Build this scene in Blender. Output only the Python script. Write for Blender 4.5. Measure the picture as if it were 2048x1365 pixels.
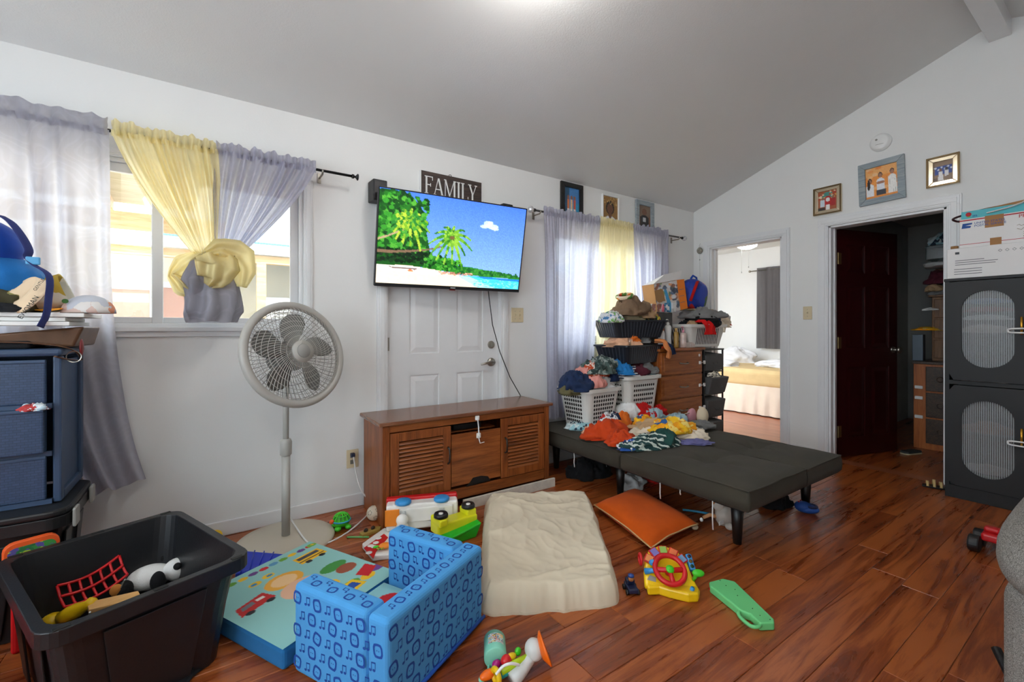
import bpy, bmesh, math, random
import numpy as np
from mathutils import Vector, Matrix, noise as NZ, Euler
for _o in list(bpy.data.objects): bpy.data.objects.remove(_o)
scn = bpy.context.scene
COL = scn.collection
PI = math.pi
# ------------------------------------------------------------------ camera, sky, sun, exposure
FPX, CXP, CYP = 881.0, 1024.0, 657.0          # focal length and optical axis in the 2048x1365 frame
CAM = Vector((-4.40, -2.90, 1.14)); YAW = math.radians(34.2)
cam_d = bpy.data.cameras.new('camera'); cam = bpy.data.objects.new('camera', cam_d); COL.objects.link(cam)
cam.location = CAM; cam.rotation_euler = (PI/2, 0, -YAW)
cam_d.sensor_width = 36; cam_d.lens = 36*FPX/2048; cam_d.shift_y = (CYP-682.5)/2048; cam_d.clip_start = .02
scn.camera = cam
world = bpy.data.worlds.new('sky'); scn.world = world; world.use_nodes = True
_bg = world.node_tree.nodes['Background']; _bg.inputs[0].default_value = (.80, .90, 1.0, 1); _bg.inputs[1].default_value = 7.0
sun_d = bpy.data.lights.new('sun', 'SUN'); sun_d.energy = 9.0; sun_d.angle = .01; sun_d.color = (1, .95, .86)
sun = bpy.data.objects.new('sun', sun_d); COL.objects.link(sun); sun.rotation_euler = (math.radians(38), math.radians(12), 0)
scn.view_settings.view_transform = 'Standard'; scn.view_settings.look = 'None'
scn.view_settings.gamma = 1; scn.view_settings.use_curve_mapping = False
scn.view_settings.exposure = 0.15
LAMP_W = 34.0                                   # emission strength of the added lamp globes and the fan dome

def ray(px, py):
    f = Vector((math.sin(YAW), math.cos(YAW), 0)); r = Vector((math.cos(YAW), -math.sin(YAW), 0))
    return f + r*((px-CXP)/FPX) + Vector((0, 0, (CYP-py)/FPX))
def FL(px, py, z=0):
    d = ray(px, py); return CAM + d*((z-CAM.z)/d.z)
def WL(px, py, y=0):
    d = ray(px, py); return CAM + d*((y-CAM.y)/d.y)
def WR(px, py, x=0):
    d = ray(px, py); return CAM + d*((x-CAM.x)/d.x)
# ------------------------------------------------------------------ helpers: colour and material
def S(r, g, b):
    f = lambda c: (c/255/12.92) if c/255 <= .04045 else ((c/255+.055)/1.055)**2.4
    return (f(r), f(g), f(b), 1)
MC = {}
class NT:
    def __init__(s, name):
        s.m = bpy.data.materials.new(name); s.m.use_nodes = True; s.t = s.m.node_tree; s.N = s.t.nodes; s.L = s.t.links
        s.b = s.N['Principled BSDF']; s.out = s.N['Material Output']
    def n(s, typ, **k):
        x = s.N.new(typ)
        for a, v in k.items(): setattr(x, a, v)
        return x
    def l(s, a, b): s.L.new(a, b)
    def coord(s, scale=(1, 1, 1), rand=True, rot=(0, 0, 0)):
        tc = s.n('ShaderNodeTexCoord'); mp = s.n('ShaderNodeMapping'); mp.inputs['Scale'].default_value = scale
        mp.inputs['Rotation'].default_value = rot
        s.l(tc.outputs['Object'], mp.inputs['Vector'])
        if rand:
            oi = s.n('ShaderNodeObjectInfo'); v = s.n('ShaderNodeVectorMath', operation='SCALE')
            cb = s.n('ShaderNodeCombineXYZ'); s.l(oi.outputs['Random'], cb.inputs[0]); s.l(oi.outputs['Random'], cb.inputs[1])
            s.l(cb.outputs[0], v.inputs[0]); v.inputs['Scale'].default_value = 37.0; s.l(v.outputs[0], mp.inputs['Location'])
        return mp.outputs[0]
    def noise(s, vec, scale, detail=4, rough=.55, dist=0):
        x = s.n('ShaderNodeTexNoise'); x.inputs['Scale'].default_value = scale; x.inputs['Detail'].default_value = detail
        x.inputs['Roughness'].default_value = rough; x.inputs['Distortion'].default_value = dist
        s.l(vec, x.inputs['Vector']); return x
    def ramp(s, fac, stops, interp='LINEAR'):
        r = s.n('ShaderNodeValToRGB'); r.color_ramp.interpolation = interp; e = r.color_ramp.elements
        while len(e) < len(stops): e.new(.5)
        for i, (p, c) in enumerate(stops): e[i].position = p; e[i].color = c
        s.l(fac, r.inputs[0]); return r.outputs[0]
    def bump(s, h, strength, dist=.01):
        b = s.n('ShaderNodeBump'); b.inputs['Strength'].default_value = strength; b.inputs['Distance'].default_value = dist
        s.l(h, b.inputs['Height']); s.l(b.outputs[0], s.b.inputs['Normal'])
    def set(s, rough=.5, metal=0, **k):
        s.b.inputs['Roughness'].default_value = rough; s.b.inputs['Metallic'].default_value = metal
        for a, v in k.items(): s.b.inputs[a.replace('_', ' ')].default_value = v
def dk(c, f): return (c[0]*f, c[1]*f, c[2]*f, 1)
def mat(name, c, rough=.5, metal=0, var=.08, vs=6., bump=0., bs=60., sheen=0, coat=0, emit=0):
    if name in MC: return MC[name]
    t = NT(name); v = t.coord(); n = t.noise(v, vs, 3)
    col = t.ramp(n.outputs[0], [(.3, dk(c, 1-var)), (.7, dk(c, 1+var))]); t.l(col, t.b.inputs['Base Color']); t.set(rough, metal)
    if bump: t.bump(t.noise(v, bs, 5).outputs[0], bump, .01)
    if sheen: t.b.inputs['Sheen Weight'].default_value = sheen
    if coat: t.b.inputs['Coat Weight'].default_value = coat
    if emit: t.l(col, t.b.inputs['Emission Color']); t.b.inputs['Emission Strength'].default_value = emit
    MC[name] = t.m; return t.m
def wood(name, c1, c2, c3, axis=0, rough=.35, gs=1., spec=.5, bump=.05):
    if name in MC: return MC[name]
    t = NT(name); sc = [14*gs]*3; sc[axis] = 1.1*gs; v = t.coord(tuple(sc))
    n = t.noise(v, 1.6, 7, .62, 1.2); n2 = t.noise(v, 9, 4, .6, .3)
    mx = t.n('ShaderNodeMath', operation='MULTIPLY_ADD'); t.l(n2.outputs[0], mx.inputs[0]); mx.inputs[1].default_value = .35; t.l(n.outputs[0], mx.inputs[2])
    col = t.ramp(mx.outputs[0], [(.42, c1), (.62, c2), (.85, c3)]); t.l(col, t.b.inputs['Base Color']); t.set(rough)
    t.bump(n2.outputs[0], bump, .004); MC[name] = t.m; return t.m
def fabric(name, c, var=.15, rough=.95, weave=900, bump=.25, c2=None, vs=9):
    if name in MC: return MC[name]
    t = NT(name); v = t.coord(); n = t.noise(v, vs, 4)
    col = t.ramp(n.outputs[0], [(.3, dk(c, 1-var)), (.7, c2 or dk(c, 1+var))]); t.l(col, t.b.inputs['Base Color']); t.set(rough)
    t.b.inputs['Sheen Weight'].default_value = .04; t.b.inputs['Specular IOR Level'].default_value = .25
    w = t.noise(v, weave, 2); t.bump(w.outputs[0], bump, .002); MC[name] = t.m; return t.m
def splotch(name, cols, scale=18, rough=.9, stops=None):
    """all-over print: voronoi cells in a few colours"""
    if name in MC: return MC[name]
    t = NT(name); v = t.coord(); d = t.noise(v, scale*.7, 3)
    ad = t.n('ShaderNodeMixRGB'); ad.inputs[0].default_value = .12; t.l(v, ad.inputs[1]); t.l(d.outputs['Color'], ad.inputs[2])
    vo = t.n('ShaderNodeTexVoronoi'); vo.inputs['Scale'].default_value = scale; t.l(ad.outputs[0], vo.inputs['Vector'])
    sp = t.n('ShaderNodeSeparateColor'); t.l(vo.outputs['Color'], sp.inputs[0])
    k = len(cols); st = [(stops[i] if stops else i/k, c) for i, c in enumerate(cols)]
    col = t.ramp(sp.outputs[0], st, 'CONSTANT'); t.l(col, t.b.inputs['Base Color']); t.set(rough); MC[name] = t.m; return t.m
def stripes(name, c1, c2, scale=30, axis='X', rough=.9, duty=.5):
    if name in MC: return MC[name]
    t = NT(name); v = t.coord(); w = t.n('ShaderNodeTexWave', bands_direction=axis); w.inputs['Scale'].default_value = scale
    w.inputs['Distortion'].default_value = 1.2; w.inputs['Detail Scale'].default_value = .5; t.l(v, w.inputs['Vector'])
    col = t.ramp(w.outputs[0], [(0, c1), (duty, c2)], 'CONSTANT'); t.l(col, t.b.inputs['Base Color']); t.set(rough); MC[name] = t.m; return t.m
def attr_mat(name, rough=.5, emit=0, spec=.5):
    if name in MC: return MC[name]
    t = NT(name); a = t.n('ShaderNodeAttribute', attribute_name='Col'); t.l(a.outputs[0], t.b.inputs['Base Color']); t.set(rough)
    t.b.inputs['Specular IOR Level'].default_value = spec
    if emit: t.l(a.outputs[0], t.b.inputs['Emission Color']); t.b.inputs['Emission Strength'].default_value = emit
    MC[name] = t.m; return t.m
def glassy(name, tint=(1, 1, 1, 1), gloss=.06, rough=.02):
    if name in MC: return MC[name]
    t = NT(name); tr = t.n('ShaderNodeBsdfTransparent'); tr.inputs[0].default_value = tint
    gl = t.n('ShaderNodeBsdfGlossy'); gl.inputs['Roughness'].default_value = rough
    n = t.noise(t.coord(), 3.); gl.inputs[0].default_value = (.9, .9, .9, 1); mx = t.n('ShaderNodeMixShader')
    mp = t.n('ShaderNodeMapRange'); t.l(n.outputs[0], mp.inputs[0]); mp.inputs[3].default_value = gloss*.8; mp.inputs[4].default_value = gloss*1.2
    t.l(mp.outputs[0], mx.inputs[0]); t.l(tr.outputs[0], mx.inputs[1]); t.l(gl.outputs[0], mx.inputs[2]); t.l(mx.outputs[0], t.out.inputs[0])
    MC[name] = t.m; return t.m
def sheer(name, c, trans=.5, clear=.0, scroll=0, c2=None, tint=None):
    """curtain cloth: diffuse + translucent, with a woven scroll figure"""
    if name in MC: return MC[name]
    t = NT(name); v = t.coord(rand=False); nd = t.noise(v, 7, 2, .5, 1.5)
    w = t.n('ShaderNodeTexWave', wave_type='RINGS'); w.inputs['Scale'].default_value = 3; w.inputs['Distortion'].default_value = 26
    w.inputs['Detail'].default_value = 0.5; w.inputs['Detail Scale'].default_value = 2.6; t.l(v, w.inputs['Vector'])
    col = t.ramp(w.outputs[0], [(.7, c), (.9, c2 or dk(c, 1.12))]) if scroll else t.ramp(nd.outputs[0], [(.3, dk(c, .94)), (.7, dk(c, 1.06))])
    df = t.n('ShaderNodeBsdfDiffuse'); tl = t.n('ShaderNodeBsdfTranslucent'); tp = t.n('ShaderNodeBsdfTransparent'); gl = t.n('ShaderNodeBsdfGlossy')
    gl.inputs['Roughness'].default_value = .38
    for x in (df, gl): t.l(col, x.inputs[0])
    mw = t.n('ShaderNodeMixRGB'); mw.inputs[0].default_value = .55; t.l(col, mw.inputs[1]); mw.inputs[2].default_value = (1, 1, 1, 1) if not tint else tint; t.l(mw.outputs[0], tl.inputs[0])
    m1 = t.n('ShaderNodeMixShader'); m1.inputs[0].default_value = trans; t.l(df.outputs[0], m1.inputs[1]); t.l(tl.outputs[0], m1.inputs[2])
    m2 = t.n('ShaderNodeMixShader'); m2.inputs[0].default_value = clear; t.l(m1.outputs[0], m2.inputs[1]); t.l(tp.outputs[0], m2.inputs[2])
    m3 = t.n('ShaderNodeMixShader'); m3.inputs[0].default_value = .10; t.l(m2.outputs[0], m3.inputs[1]); t.l(gl.outputs[0], m3.inputs[2])
    t.l(m3.outputs[0], t.out.inputs[0]); MC[name] = t.m; return t.m
# ------------------------------------------------------------------ helpers: meshes and objects
class MB:
    def __init__(s, o=(0, 0, 0)): s.v = []; s.f = []; s.o = Vector(o); s.M = None
    def pt(s, p):
        p = Vector(p)
        if s.M is not None: p = s.M @ p
        s.v.append(p - s.o); return len(s.v)-1
    def face(s, *i): s.f.append(tuple(i))
    def bb(s, x0, y0, z0, x1, y1, z1):
        i = [s.pt((x, y, z)) for z in (z0, z1) for y in (y0, y1) for x in (x0, x1)]
        for q in ((0, 2, 3, 1), (4, 5, 7, 6), (0, 1, 5, 4), (2, 6, 7, 3), (0, 4, 6, 2), (1, 3, 7, 5)): s.face(*[i[k] for k in q])
        return s
    def box(s, cx, cy, cz, sx, sy, sz): return s.bb(cx-sx/2, cy-sy/2, cz-sz/2, cx+sx/2, cy+sy/2, cz+sz/2)
    def hexa(s, p):
        i = [s.pt(q) for q in p]     # 4 bottom (ccw from above) + 4 top
        s.face(i[3], i[2], i[1], i[0]); s.face(*i[4:8])
        for k in range(4): s.face(i[k], i[(k+1) % 4], i[4+(k+1) % 4], i[4+k])
        return s
    def prism(s, poly, h0, h1, ax='z'):
        g = {'z': lambda a, b, h: (a, b, h), 'y': lambda a, b, h: (a, h, b), 'x': lambda a, b, h: (h, a, b)}[ax]
        lo = [s.pt(g(a, b, h0)) for a, b in poly]; hi = [s.pt(g(a, b, h1)) for a, b in poly]; n = len(poly)
        s.face(*lo[::-1]); s.face(*hi)
        for k in range(n): s.face(lo[k], lo[(k+1) % n], hi[(k+1) % n], hi[k])
        return s
    def tube(s, pts, r, n=8, caps=True, flat=1.0):
        pts = [Vector(p) for p in pts]; m = len(pts); R = r if isinstance(r, (list, tuple)) else [r]*m
        prev = None; rings = []
        for i, p in enumerate(pts):
            t = (pts[min(i+1, m-1)]-pts[max(i-1, 0)]).normalized()
            if prev is None:
                a = Vector((0, 0, 1)) if abs(t.z) < .9 else Vector((1, 0, 0)); u = t.cross(a).normalized()
            else:
                u = (prev - t*prev.dot(t)).normalized()
            prev = u; w = t.cross(u)
            rings.append([s.pt(p+u*(R[i]*math.cos(2*PI*k/n))+w*(R[i]*flat*math.sin(2*PI*k/n))) for k in range(n)])
        for a, b in zip(rings, rings[1:]):
            for k in range(n): s.face(a[k], a[(k+1) % n], b[(k+1) % n], b[k])
        if caps: s.face(*rings[0][::-1]); s.face(*rings[-1])
        return s
    def cyl(s, p0, p1, r0, r1=None, n=20): return s.tube([p0, p1], [r0, r0 if r1 is None else r1], n)
    def ring(s, c, R, r, axis='z', n=40, m=8):
        c = Vector(c); pts = []
        ax = {'z': (Vector((1, 0, 0)), Vector((0, 1, 0))), 'y': (Vector((1, 0, 0)), Vector((0, 0, 1))), 'x': (Vector((0, 1, 0)), Vector((0, 0, 1)))}[axis]
        nn = ax[0].cross(ax[1]); rr = []
        for k in range(n):
            a = 2*PI*k/n; d = ax[0]*math.cos(a)+ax[1]*math.sin(a)
            rr.append([s.pt(c+d*(R+r*math.cos(2*PI*j/m))+nn*(r*math.sin(2*PI*j/m))) for j in range(m)])
        for k in range(n):
            a, b = rr[k], rr[(k+1) % n]
            for j in range(m): s.face(a[j], b[j], b[(j+1) % m], a[(j+1) % m])
        return s
    def lathe(s, prof, n=32, c=(0, 0, 0)):
        c = Vector(c); rings = []
        for r, z in prof:
            rings.append([s.pt(c)]*1 if False else ([s.pt(c+Vector((0, 0, z)))] if r < 1e-6 else [s.pt(c+Vector((r*math.cos(2*PI*k/n), r*math.sin(2*PI*k/n), z))) for k in range(n)]))
        for a, b in zip(rings, rings[1:]):
            for k in range(n):
                k2 = (k+1) % n
                if len(a) == 1 and len(b) == 1: continue
                if len(a) == 1: s.face(a[0], b[k2], b[k])
                elif len(b) == 1: s.face(a[k], a[k2], b[0])
                else: s.face(a[k], a[k2], b[k2], b[k])
        return s
    def ell(s, c, r, nu=24, nv=14, fn=None):
        c = Vector(c); rings = []
        for j in range(nv+1):
            th = PI*j/nv; row = []
            for k in range(1 if j in (0, nv) else nu):
                a = 2*PI*k/nu; d = Vector((math.sin(th)*math.cos(a), math.sin(th)*math.sin(a), -math.cos(th)))
                p = Vector((d.x*r[0], d.y*r[1], d.z*r[2]))
                if fn: p = fn(d, p)
                row.append(s.pt(c+p))
            rings.append(row)
        for a, b in zip(rings, rings[1:]):
            for k in range(nu):
                k2 = (k+1) % nu
                if len(a) == 1: s.face(a[0], b[k2], b[k])
                elif len(b) == 1: s.face(a[k], a[k2], b[0])
                else: s.face(a[k], a[k2], b[k2], b[k])
        return s
    def grid(s, fn, nu, nv, closeu=False):
        g = [[s.pt(fn(i/nu, j/nv)) for i in range(nu if closeu else nu+1)] for j in range(nv+1)]
        for j in range(nv):
            for i in range(nu):
                i2 = (i+1) % nu if closeu else i+1
                s.face(g[j][i], g[j][i2], g[j+1][i2], g[j+1][i])
        return s
    def mesh(s, name, smooth=False):
        me = bpy.data.meshes.new(name); me.from_pydata([tuple(p) for p in s.v], [], s.f); me.update()
        if smooth: me.polygons.foreach_set('use_smooth', [True]*len(me.polygons))
        return me
    def build(s, name, m, parent=None, smooth=False, bevel=0, seg=2, solid=0, label=None, sub=0):
        return obj(name, s.mesh(name, smooth), m, parent, bevel, seg, solid, label, sub, smooth)
def obj(name, me, m, parent=None, bevel=0, seg=2, solid=0, label=None, sub=0, smooth=False):
    o = bpy.data.objects.new(name, me); COL.objects.link(o)
    if m is not None and not me.materials: me.materials.append(m)
    if parent is not None: o.parent = parent
    if solid: md = o.modifiers.new('thick', 'SOLIDIFY'); md.thickness = solid; md.offset = 0
    if bevel:
        md = o.modifiers.new('bevel', 'BEVEL'); md.width = bevel; md.segments = seg; md.limit_method = 'ANGLE'; md.angle_limit = math.radians(40); md.harden_normals = False
    if sub: md = o.modifiers.new('sub', 'SUBSURF'); md.levels = sub; md.render_levels = sub
    if label: o['label'] = label
    return o
def thing(name, label, cat, loc=(0, 0, 0), rotz=0, group=None, rot=None):
    o = bpy.data.objects.new(name, None); COL.objects.link(o); o.location = loc
    o.rotation_euler = rot if rot is not None else (0, 0, rotz); o.empty_display_size = .05
    return tag(o, label, cat, group)
def tag(o, label, cat, group=None, kind=None):
    if label: o['label'] = label
    if cat: o['category'] = cat
    if group: o['group'] = group
    if kind: o['kind'] = kind
    return o
def struct(o, label=None, cat=None): return tag(o, label, cat, None, 'structure')
def rr(w, h, r, n=5, cx=0, cy=0):
    """rounded rectangle outline, ccw"""
    p = []
    for sx, sy, a0 in ((1, 1, 0), (-1, 1, 90), (-1, -1, 180), (1, -1, 270)):
        for k in range(n+1):
            a = math.radians(a0+90*k/n); p.append((cx+sx*(w/2-r)+r*math.cos(a), cy+sy*(h/2-r)+r*math.sin(a)))
    return p
def stadium(cx, cz, w, h, n=14):
    r = w/2; p = []
    for k in range(n+1): a = PI*k/n; p.append((cx+r*math.cos(a), cz+h/2-r+r*math.sin(a)))
    for k in range(n+1): a = PI+PI*k/n; p.append((cx+r*math.cos(a), cz-h/2+r+r*math.sin(a)))
    return p
def plate_hole(mb, outer, inner, h0, h1, ax):
    """plate with one hole; outer and inner have equal counts and matching order"""
    g = {'z': lambda a, b, h: (a, b, h), 'y': lambda a, b, h: (a, h, b), 'x': lambda a, b, h: (h, a, b)}[ax]; n = len(outer)
    I = [[mb.pt(g(a, b, h)) for a, b in L] for h in (h0, h1) for L in (outer, inner)]
    ol, il, oh, ih = I
    for k in range(n):
        j = (k+1) % n
        mb.face(ol[k], ol[j], oh[j], oh[k]); mb.face(il[j], il[k], ih[k], ih[j]); mb.face(ol[j], ol[k], il[k], il[j]); mb.face(oh[k], oh[j], ih[j], ih[k])
def rect_as(poly, cx, cz, w, h):
    """points on a rectangle in the directions of poly's points"""
    out = []
    for a, b in poly:
        dx, dz = (a-cx)/(w/2), (b-cz)/(h/2); m = max(abs(dx), abs(dz)) or 1; out.append((cx+(a-cx)/m, cz+(b-cz)/m))
    return out
def text_mesh(s, size, ext=.0006, align='CENTER'):
    cu = bpy.data.curves.new('lettering', 'FONT'); cu.body = s; cu.size = size; cu.extrude = ext; cu.align_x = align; cu.align_y = 'CENTER'; cu.resolution_u = 3
    o = bpy.data.objects.new('lettering', cu); COL.objects.link(o); bpy.context.view_layer.update()
    me = bpy.data.meshes.new_from_object(o.evaluated_get(bpy.context.evaluated_depsgraph_get())); bpy.data.objects.remove(o); bpy.data.curves.remove(cu); return me
def lettering(s, size, m, parent, loc, rot=(PI/2, 0, 0), sx=1, ext=.0006, align='CENTER'):
    o = obj('lettering', text_mesh(s, size, ext, align), m, parent); o.location = loc; o.rotation_euler = rot; o.scale = (sx, 1, 1); return o
class Paint:
    def __init__(s, w, h, c=(255, 255, 255)): s.w, s.h = w, h; s.a = np.zeros((h, w, 3)); s.a[:] = c; s.X, s.Y = np.meshgrid((np.arange(w)+.5)/w, (np.arange(h)+.5)/h); s.asp = w/h
    def put(s, m, c, al=1): s.a[m] = s.a[m]*(1-al)+np.array(c)*al; return s
    def rect(s, x0, y0, x1, y1, c, al=1): return s.put((s.X >= x0) & (s.X <= x1) & (s.Y >= y0) & (s.Y <= y1), c, al)
    def ell(s, cx, cy, rx, ry, c, rot=0, al=1):
        dx, dy = (s.X-cx)*s.asp, s.Y-cy; ca, sa = math.cos(rot), math.sin(rot)
        return s.put(((dx*ca+dy*sa)/(rx*s.asp))**2+((-dx*sa+dy*ca)/ry)**2 <= 1, c, al)
    def poly(s, pts, c, al=1):
        m = np.zeros_like(s.X, bool); n = len(pts)
        for i in range(n):
            (x0, y0), (x1, y1) = pts[i], pts[(i+1) % n]
            if y0 == y1: continue
            m ^= ((s.Y >= min(y0, y1)) & (s.Y < max(y0, y1))) & (s.X < x0+(s.Y-y0)*(x1-x0)/(y1-y0))
        return s.put(m, c, al)
    def line(s, p0, p1, w, c, al=1):
        ax, ay = p0[0]*s.asp, p0[1]; bx, by = p1[0]*s.asp, p1[1]; px, py = s.X*s.asp, s.Y
        t = np.clip(((px-ax)*(bx-ax)+(py-ay)*(by-ay))/max((bx-ax)**2+(by-ay)**2, 1e-9), 0, 1)
        return s.put((px-ax-t*(bx-ax))**2+(py-ay-t*(by-ay))**2 <= (w/2)**2, c, al)
    def speck(s, amt, seed=0):
        r = np.random.RandomState(seed); s.a = np.clip(s.a*(1+(r.rand(s.h, s.w, 1)-.5)*amt), 0, 255); return s
    def mesh(s, name, W, H):
        """grid in the local XZ plane, facing -Y, lower left at the origin"""
        w, h = s.w, s.h; x = np.linspace(0, W, w); z = np.linspace(H, 0, h); XX, ZZ = np.meshgrid(x, z)
        co = np.stack([XX, np.zeros_like(XX), ZZ], -1).reshape(-1, 3); i = np.arange(w*h).reshape(h, w)
        q = np.stack([i[:-1, :-1], i[1:, :-1], i[1:, 1:], i[:-1, 1:]], -1).reshape(-1, 4)
        me = bpy.data.meshes.new(name); me.from_pydata(co.tolist(), [], q.tolist()); me.update()
        c = s.a/255.; lin = np.where(c <= .04045, c/12.92, ((c+.055)/1.055)**2.4); rgba = np.concatenate([lin, np.ones((h, w, 1))], -1).astype(np.float32)
        at = me.color_attributes.new('Col', 'FLOAT_COLOR', 'POINT'); at.data.foreach_set('color', rgba.ravel()); return me
def crumple_mesh(size, seed, folds=1.0, flat=.12, nu=64, nv=34, fs=1.0):
    """a heaped, creased piece of cloth sitting on z=0"""
    rs = random.Random(seed); ov = Vector((rs.uniform(-50, 50), rs.uniform(-50, 50), rs.uniform(-50, 50))); mb = MB(); mx = max(size)
    th = rs.uniform(0, PI); ct, st = math.cos(th), math.sin(th); hm = min(size[2], mx*.35)
    def rg(q): return max(0, 1-abs(NZ.noise(q))*1.9)**1.4
    def fn(d, p):
        k = 1+.45*NZ.noise(d*1.6+ov)+.16*NZ.noise(d*4.1+ov)
        p = Vector((p.x*k, p.y*k, p.z*.72))
        if p.z < 0: p.z *= flat
        x, y, z = p.x/mx*3.0*fs, p.y/mx*3.0*fs, p.z/mx*2.0*fs; x, y = x*ct+y*st, (-x*st+y*ct)*1.9
        wq = Vector((x, y, z))+ov; w = Vector((NZ.noise(wq*.8), NZ.noise(wq*.8+Vector((7, 3, 1))), 0))*.9; q = wq+w
        a = folds*hm*(.46*rg(q*.8)+.20*rg(q*1.8+Vector((3, 3, 3)))+.05*rg(q*3.6)); up = max(d.z+.2, 0)
        p += Vector((d.x*.45, d.y*.45, .85*up))*a
        if p.z < 0: p.z = max(p.z, -.02*mx)
        return p
    mb.ell((0, 0, 0), (size[0]/2, size[1]/2, size[2]), nu, nv, fn); return mb.mesh('cloth', True)
def heap(name, label, cat, loc, size, m, seed, rotz=0, group=None, folds=1.0, rot=None, fs=1.0):
    o = obj(name, crumple_mesh(size, seed, folds, fs=fs), m); o.location = loc; o.rotation_euler = rot or (0, 0, rotz); return tag(o, label, cat, group)
def drape_mesh(path, width, seed, amp=.012, nu=22, nv=None, taper=.25):
    """a strip of cloth that follows a path of points (over an edge, down a side)"""
    pts = [Vector(p) for p in path]; L = [0]
    for a, b in zip(pts, pts[1:]): L.append(L[-1]+(b-a).length)
    rs = random.Random(seed); ov = Vector((rs.uniform(-40, 40), rs.uniform(-40, 40), 0)); nv = nv or 24; mb = MB()
    side = None
    def at(t):
        d = t*L[-1]
        for i in range(len(pts)-1):
            if d <= L[i+1] or i == len(pts)-2:
                k = (d-L[i])/max(L[i+1]-L[i], 1e-6); return pts[i].lerp(pts[i+1], k), (pts[i+1]-pts[i]).normalized()
    a, b = pts[0], pts[-1]; hd = Vector((b.x-a.x, b.y-a.y, 0))
    hd = hd.normalized() if hd.length > 1e-4 else Vector((0, -1, 0)); side = Vector((hd.y, -hd.x, 0))
    def fn(u, v):
        p, t = at(v); nrm = side.cross(t).normalized()
        w = width*(1-taper*v)*(1+.25*NZ.noise(Vector((v*3, u*.5, 1))+ov)); f = NZ.noise(Vector((u*5, v*1.6, 2))+ov)*2+NZ.noise(Vector((u*11, v*2.5, 5))+ov)
        return p+side*((u-.5)*w)+nrm*(amp*f)
    mb.grid(fn, nu, nv); return mb.mesh('cloth', True)
def drape(name, label, cat, path, width, m, seed, group=None, amp=.012, taper=.25):
    o = obj(name, drape_mesh(path, width, seed, amp, taper=taper), m, solid=.006); return tag(o, label, cat, group)
# ------------------------------------------------------------------ materials of the room
WHITE = S(236, 236, 234)
m_wall = mat('wall_paint', S(233, 233, 231), .55, var=.012, vs=2.5, bump=.05, bs=90)
m_ceil = mat('ceiling_paint', S(224, 224, 222), .5, var=.012, vs=2, bump=.12, bs=120)
m_trim = mat('trim_gloss_white', S(230, 231, 232), .32, var=.02, vs=5, bump=.02, bs=30)
m_dim = mat('closet_dim_white', S(200, 200, 195), .7, var=.03, vs=3)  # white walls, greyed to hold the closet's dim light
m_black = mat('black_plastic', S(22, 23, 25), .42, var=.12, bump=.05, bs=150)
m_blackm = mat('black_metal', S(20, 20, 21), .35, var=.1)
m_gray = mat('grey_plastic', S(150, 148, 143), .42, var=.03)
m_white = mat('white_plastic', S(238, 238, 236), .35, var=.02)
m_almond = mat('almond_plastic', S(216, 200, 165), .4, var=.02)
m_chrome = mat('satin_nickel', S(170, 165, 155), .28, .95, var=.05)
m_gold = mat('brass_gold', S(214, 160, 60), .25, .9, var=.05)
def floor_mat():
    t = NT('floor_laminate'); v = t.coord((1.0, 13, 13)); n = t.noise(v, 1.5, 8, .62, 1.1); n2 = t.noise(v, 7, 5, .65, .6); v2 = t.coord((.5, 2.2, 1)); n3 = t.noise(v2, 2.2, 3, .5, .5)
    mx = t.n('ShaderNodeMath', operation='MULTIPLY_ADD'); t.l(n2.outputs[0], mx.inputs[0]); mx.inputs[1].default_value = .3; t.l(n.outputs[0], mx.inputs[2])
    m2 = t.n('ShaderNodeMath', operation='MULTIPLY_ADD'); t.l(n3.outputs[0], m2.inputs[0]); m2.inputs[1].default_value = .45; t.l(mx.outputs[0], m2.inputs[2])
    oi = t.n('ShaderNodeObjectInfo'); m3 = t.n('ShaderNodeMath', operation='MULTIPLY_ADD'); t.l(oi.outputs['Random'], m3.inputs[0]); m3.inputs[1].default_value = .10; t.l(m2.outputs[0], m3.inputs[2])
    col = t.ramp(m3.outputs[0], [(.54, S(58, 24, 10)), (.72, S(104, 46, 19)), (.88, S(136, 64, 27)), (1.0, S(168, 90, 42))]); t.l(col, t.b.inputs['Base Color'])
    t.set(.27); t.b.inputs['Specular IOR Level'].default_value = .5
    rg = t.n('ShaderNodeMapRange'); t.l(n.outputs[0], rg.inputs[0]); rg.inputs[3].default_value = .2; rg.inputs[4].default_value = .38; t.l(rg.outputs[0], t.b.inputs['Roughness'])
    t.bump(n2.outputs[0], .06, .003); return t.m
m_floor = floor_mat()
# ------------------------------------------------------------------ floor: base slab and single planks
RX0, RY0, SL = -6.40, -4.58, .352            # rear wall, back wall, roof slope
CH = lambda y: 2.42 + SL*(-y if y > -2.29 else 4.58+y)
fl = struct(MB().bb(RX0, RY0, -.12, 0, 0, -.012).build('floor', mat('subfloor', S(40, 18, 8), .8)))
PW, PL = .1252, 1.22
full = None; rng = random.Random(5); k = 0
for r in range(int(math.ceil(-RY0/PW))):
    y1 = -r*PW; y0 = max(y1-PW, RY0); x = RX0 - rng.uniform(.05, PL-.1)
    while x < 0:
        a, b = max(x, RX0), min(x+PL, 0.0); x += PL
        if b-a < .03: continue
        if b-a > PL-1e-4 and y1-y0 > PW-1e-4:
            if full is None: full = MB().bb(0, -PW+.0006, -.012, PL-.0008, -.0006, 0).mesh('plank')
            me = full
        else: me = MB().bb(0, y0-y1+.0006, -.012, b-a-.0008, -.0006, 0).mesh('plank')
        o = obj('plank', me, m_floor, fl, bevel=.0016, seg=1); o.location = (a, y1, 0)
def wall_strip(mb, a0, a1, z0, z1, ax):
    if ax == 'x': mb.bb(a0, 0, z0, a1, .12, z1)
    else: mb.bb(0, a0, z0, .12, a1, z1)
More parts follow.
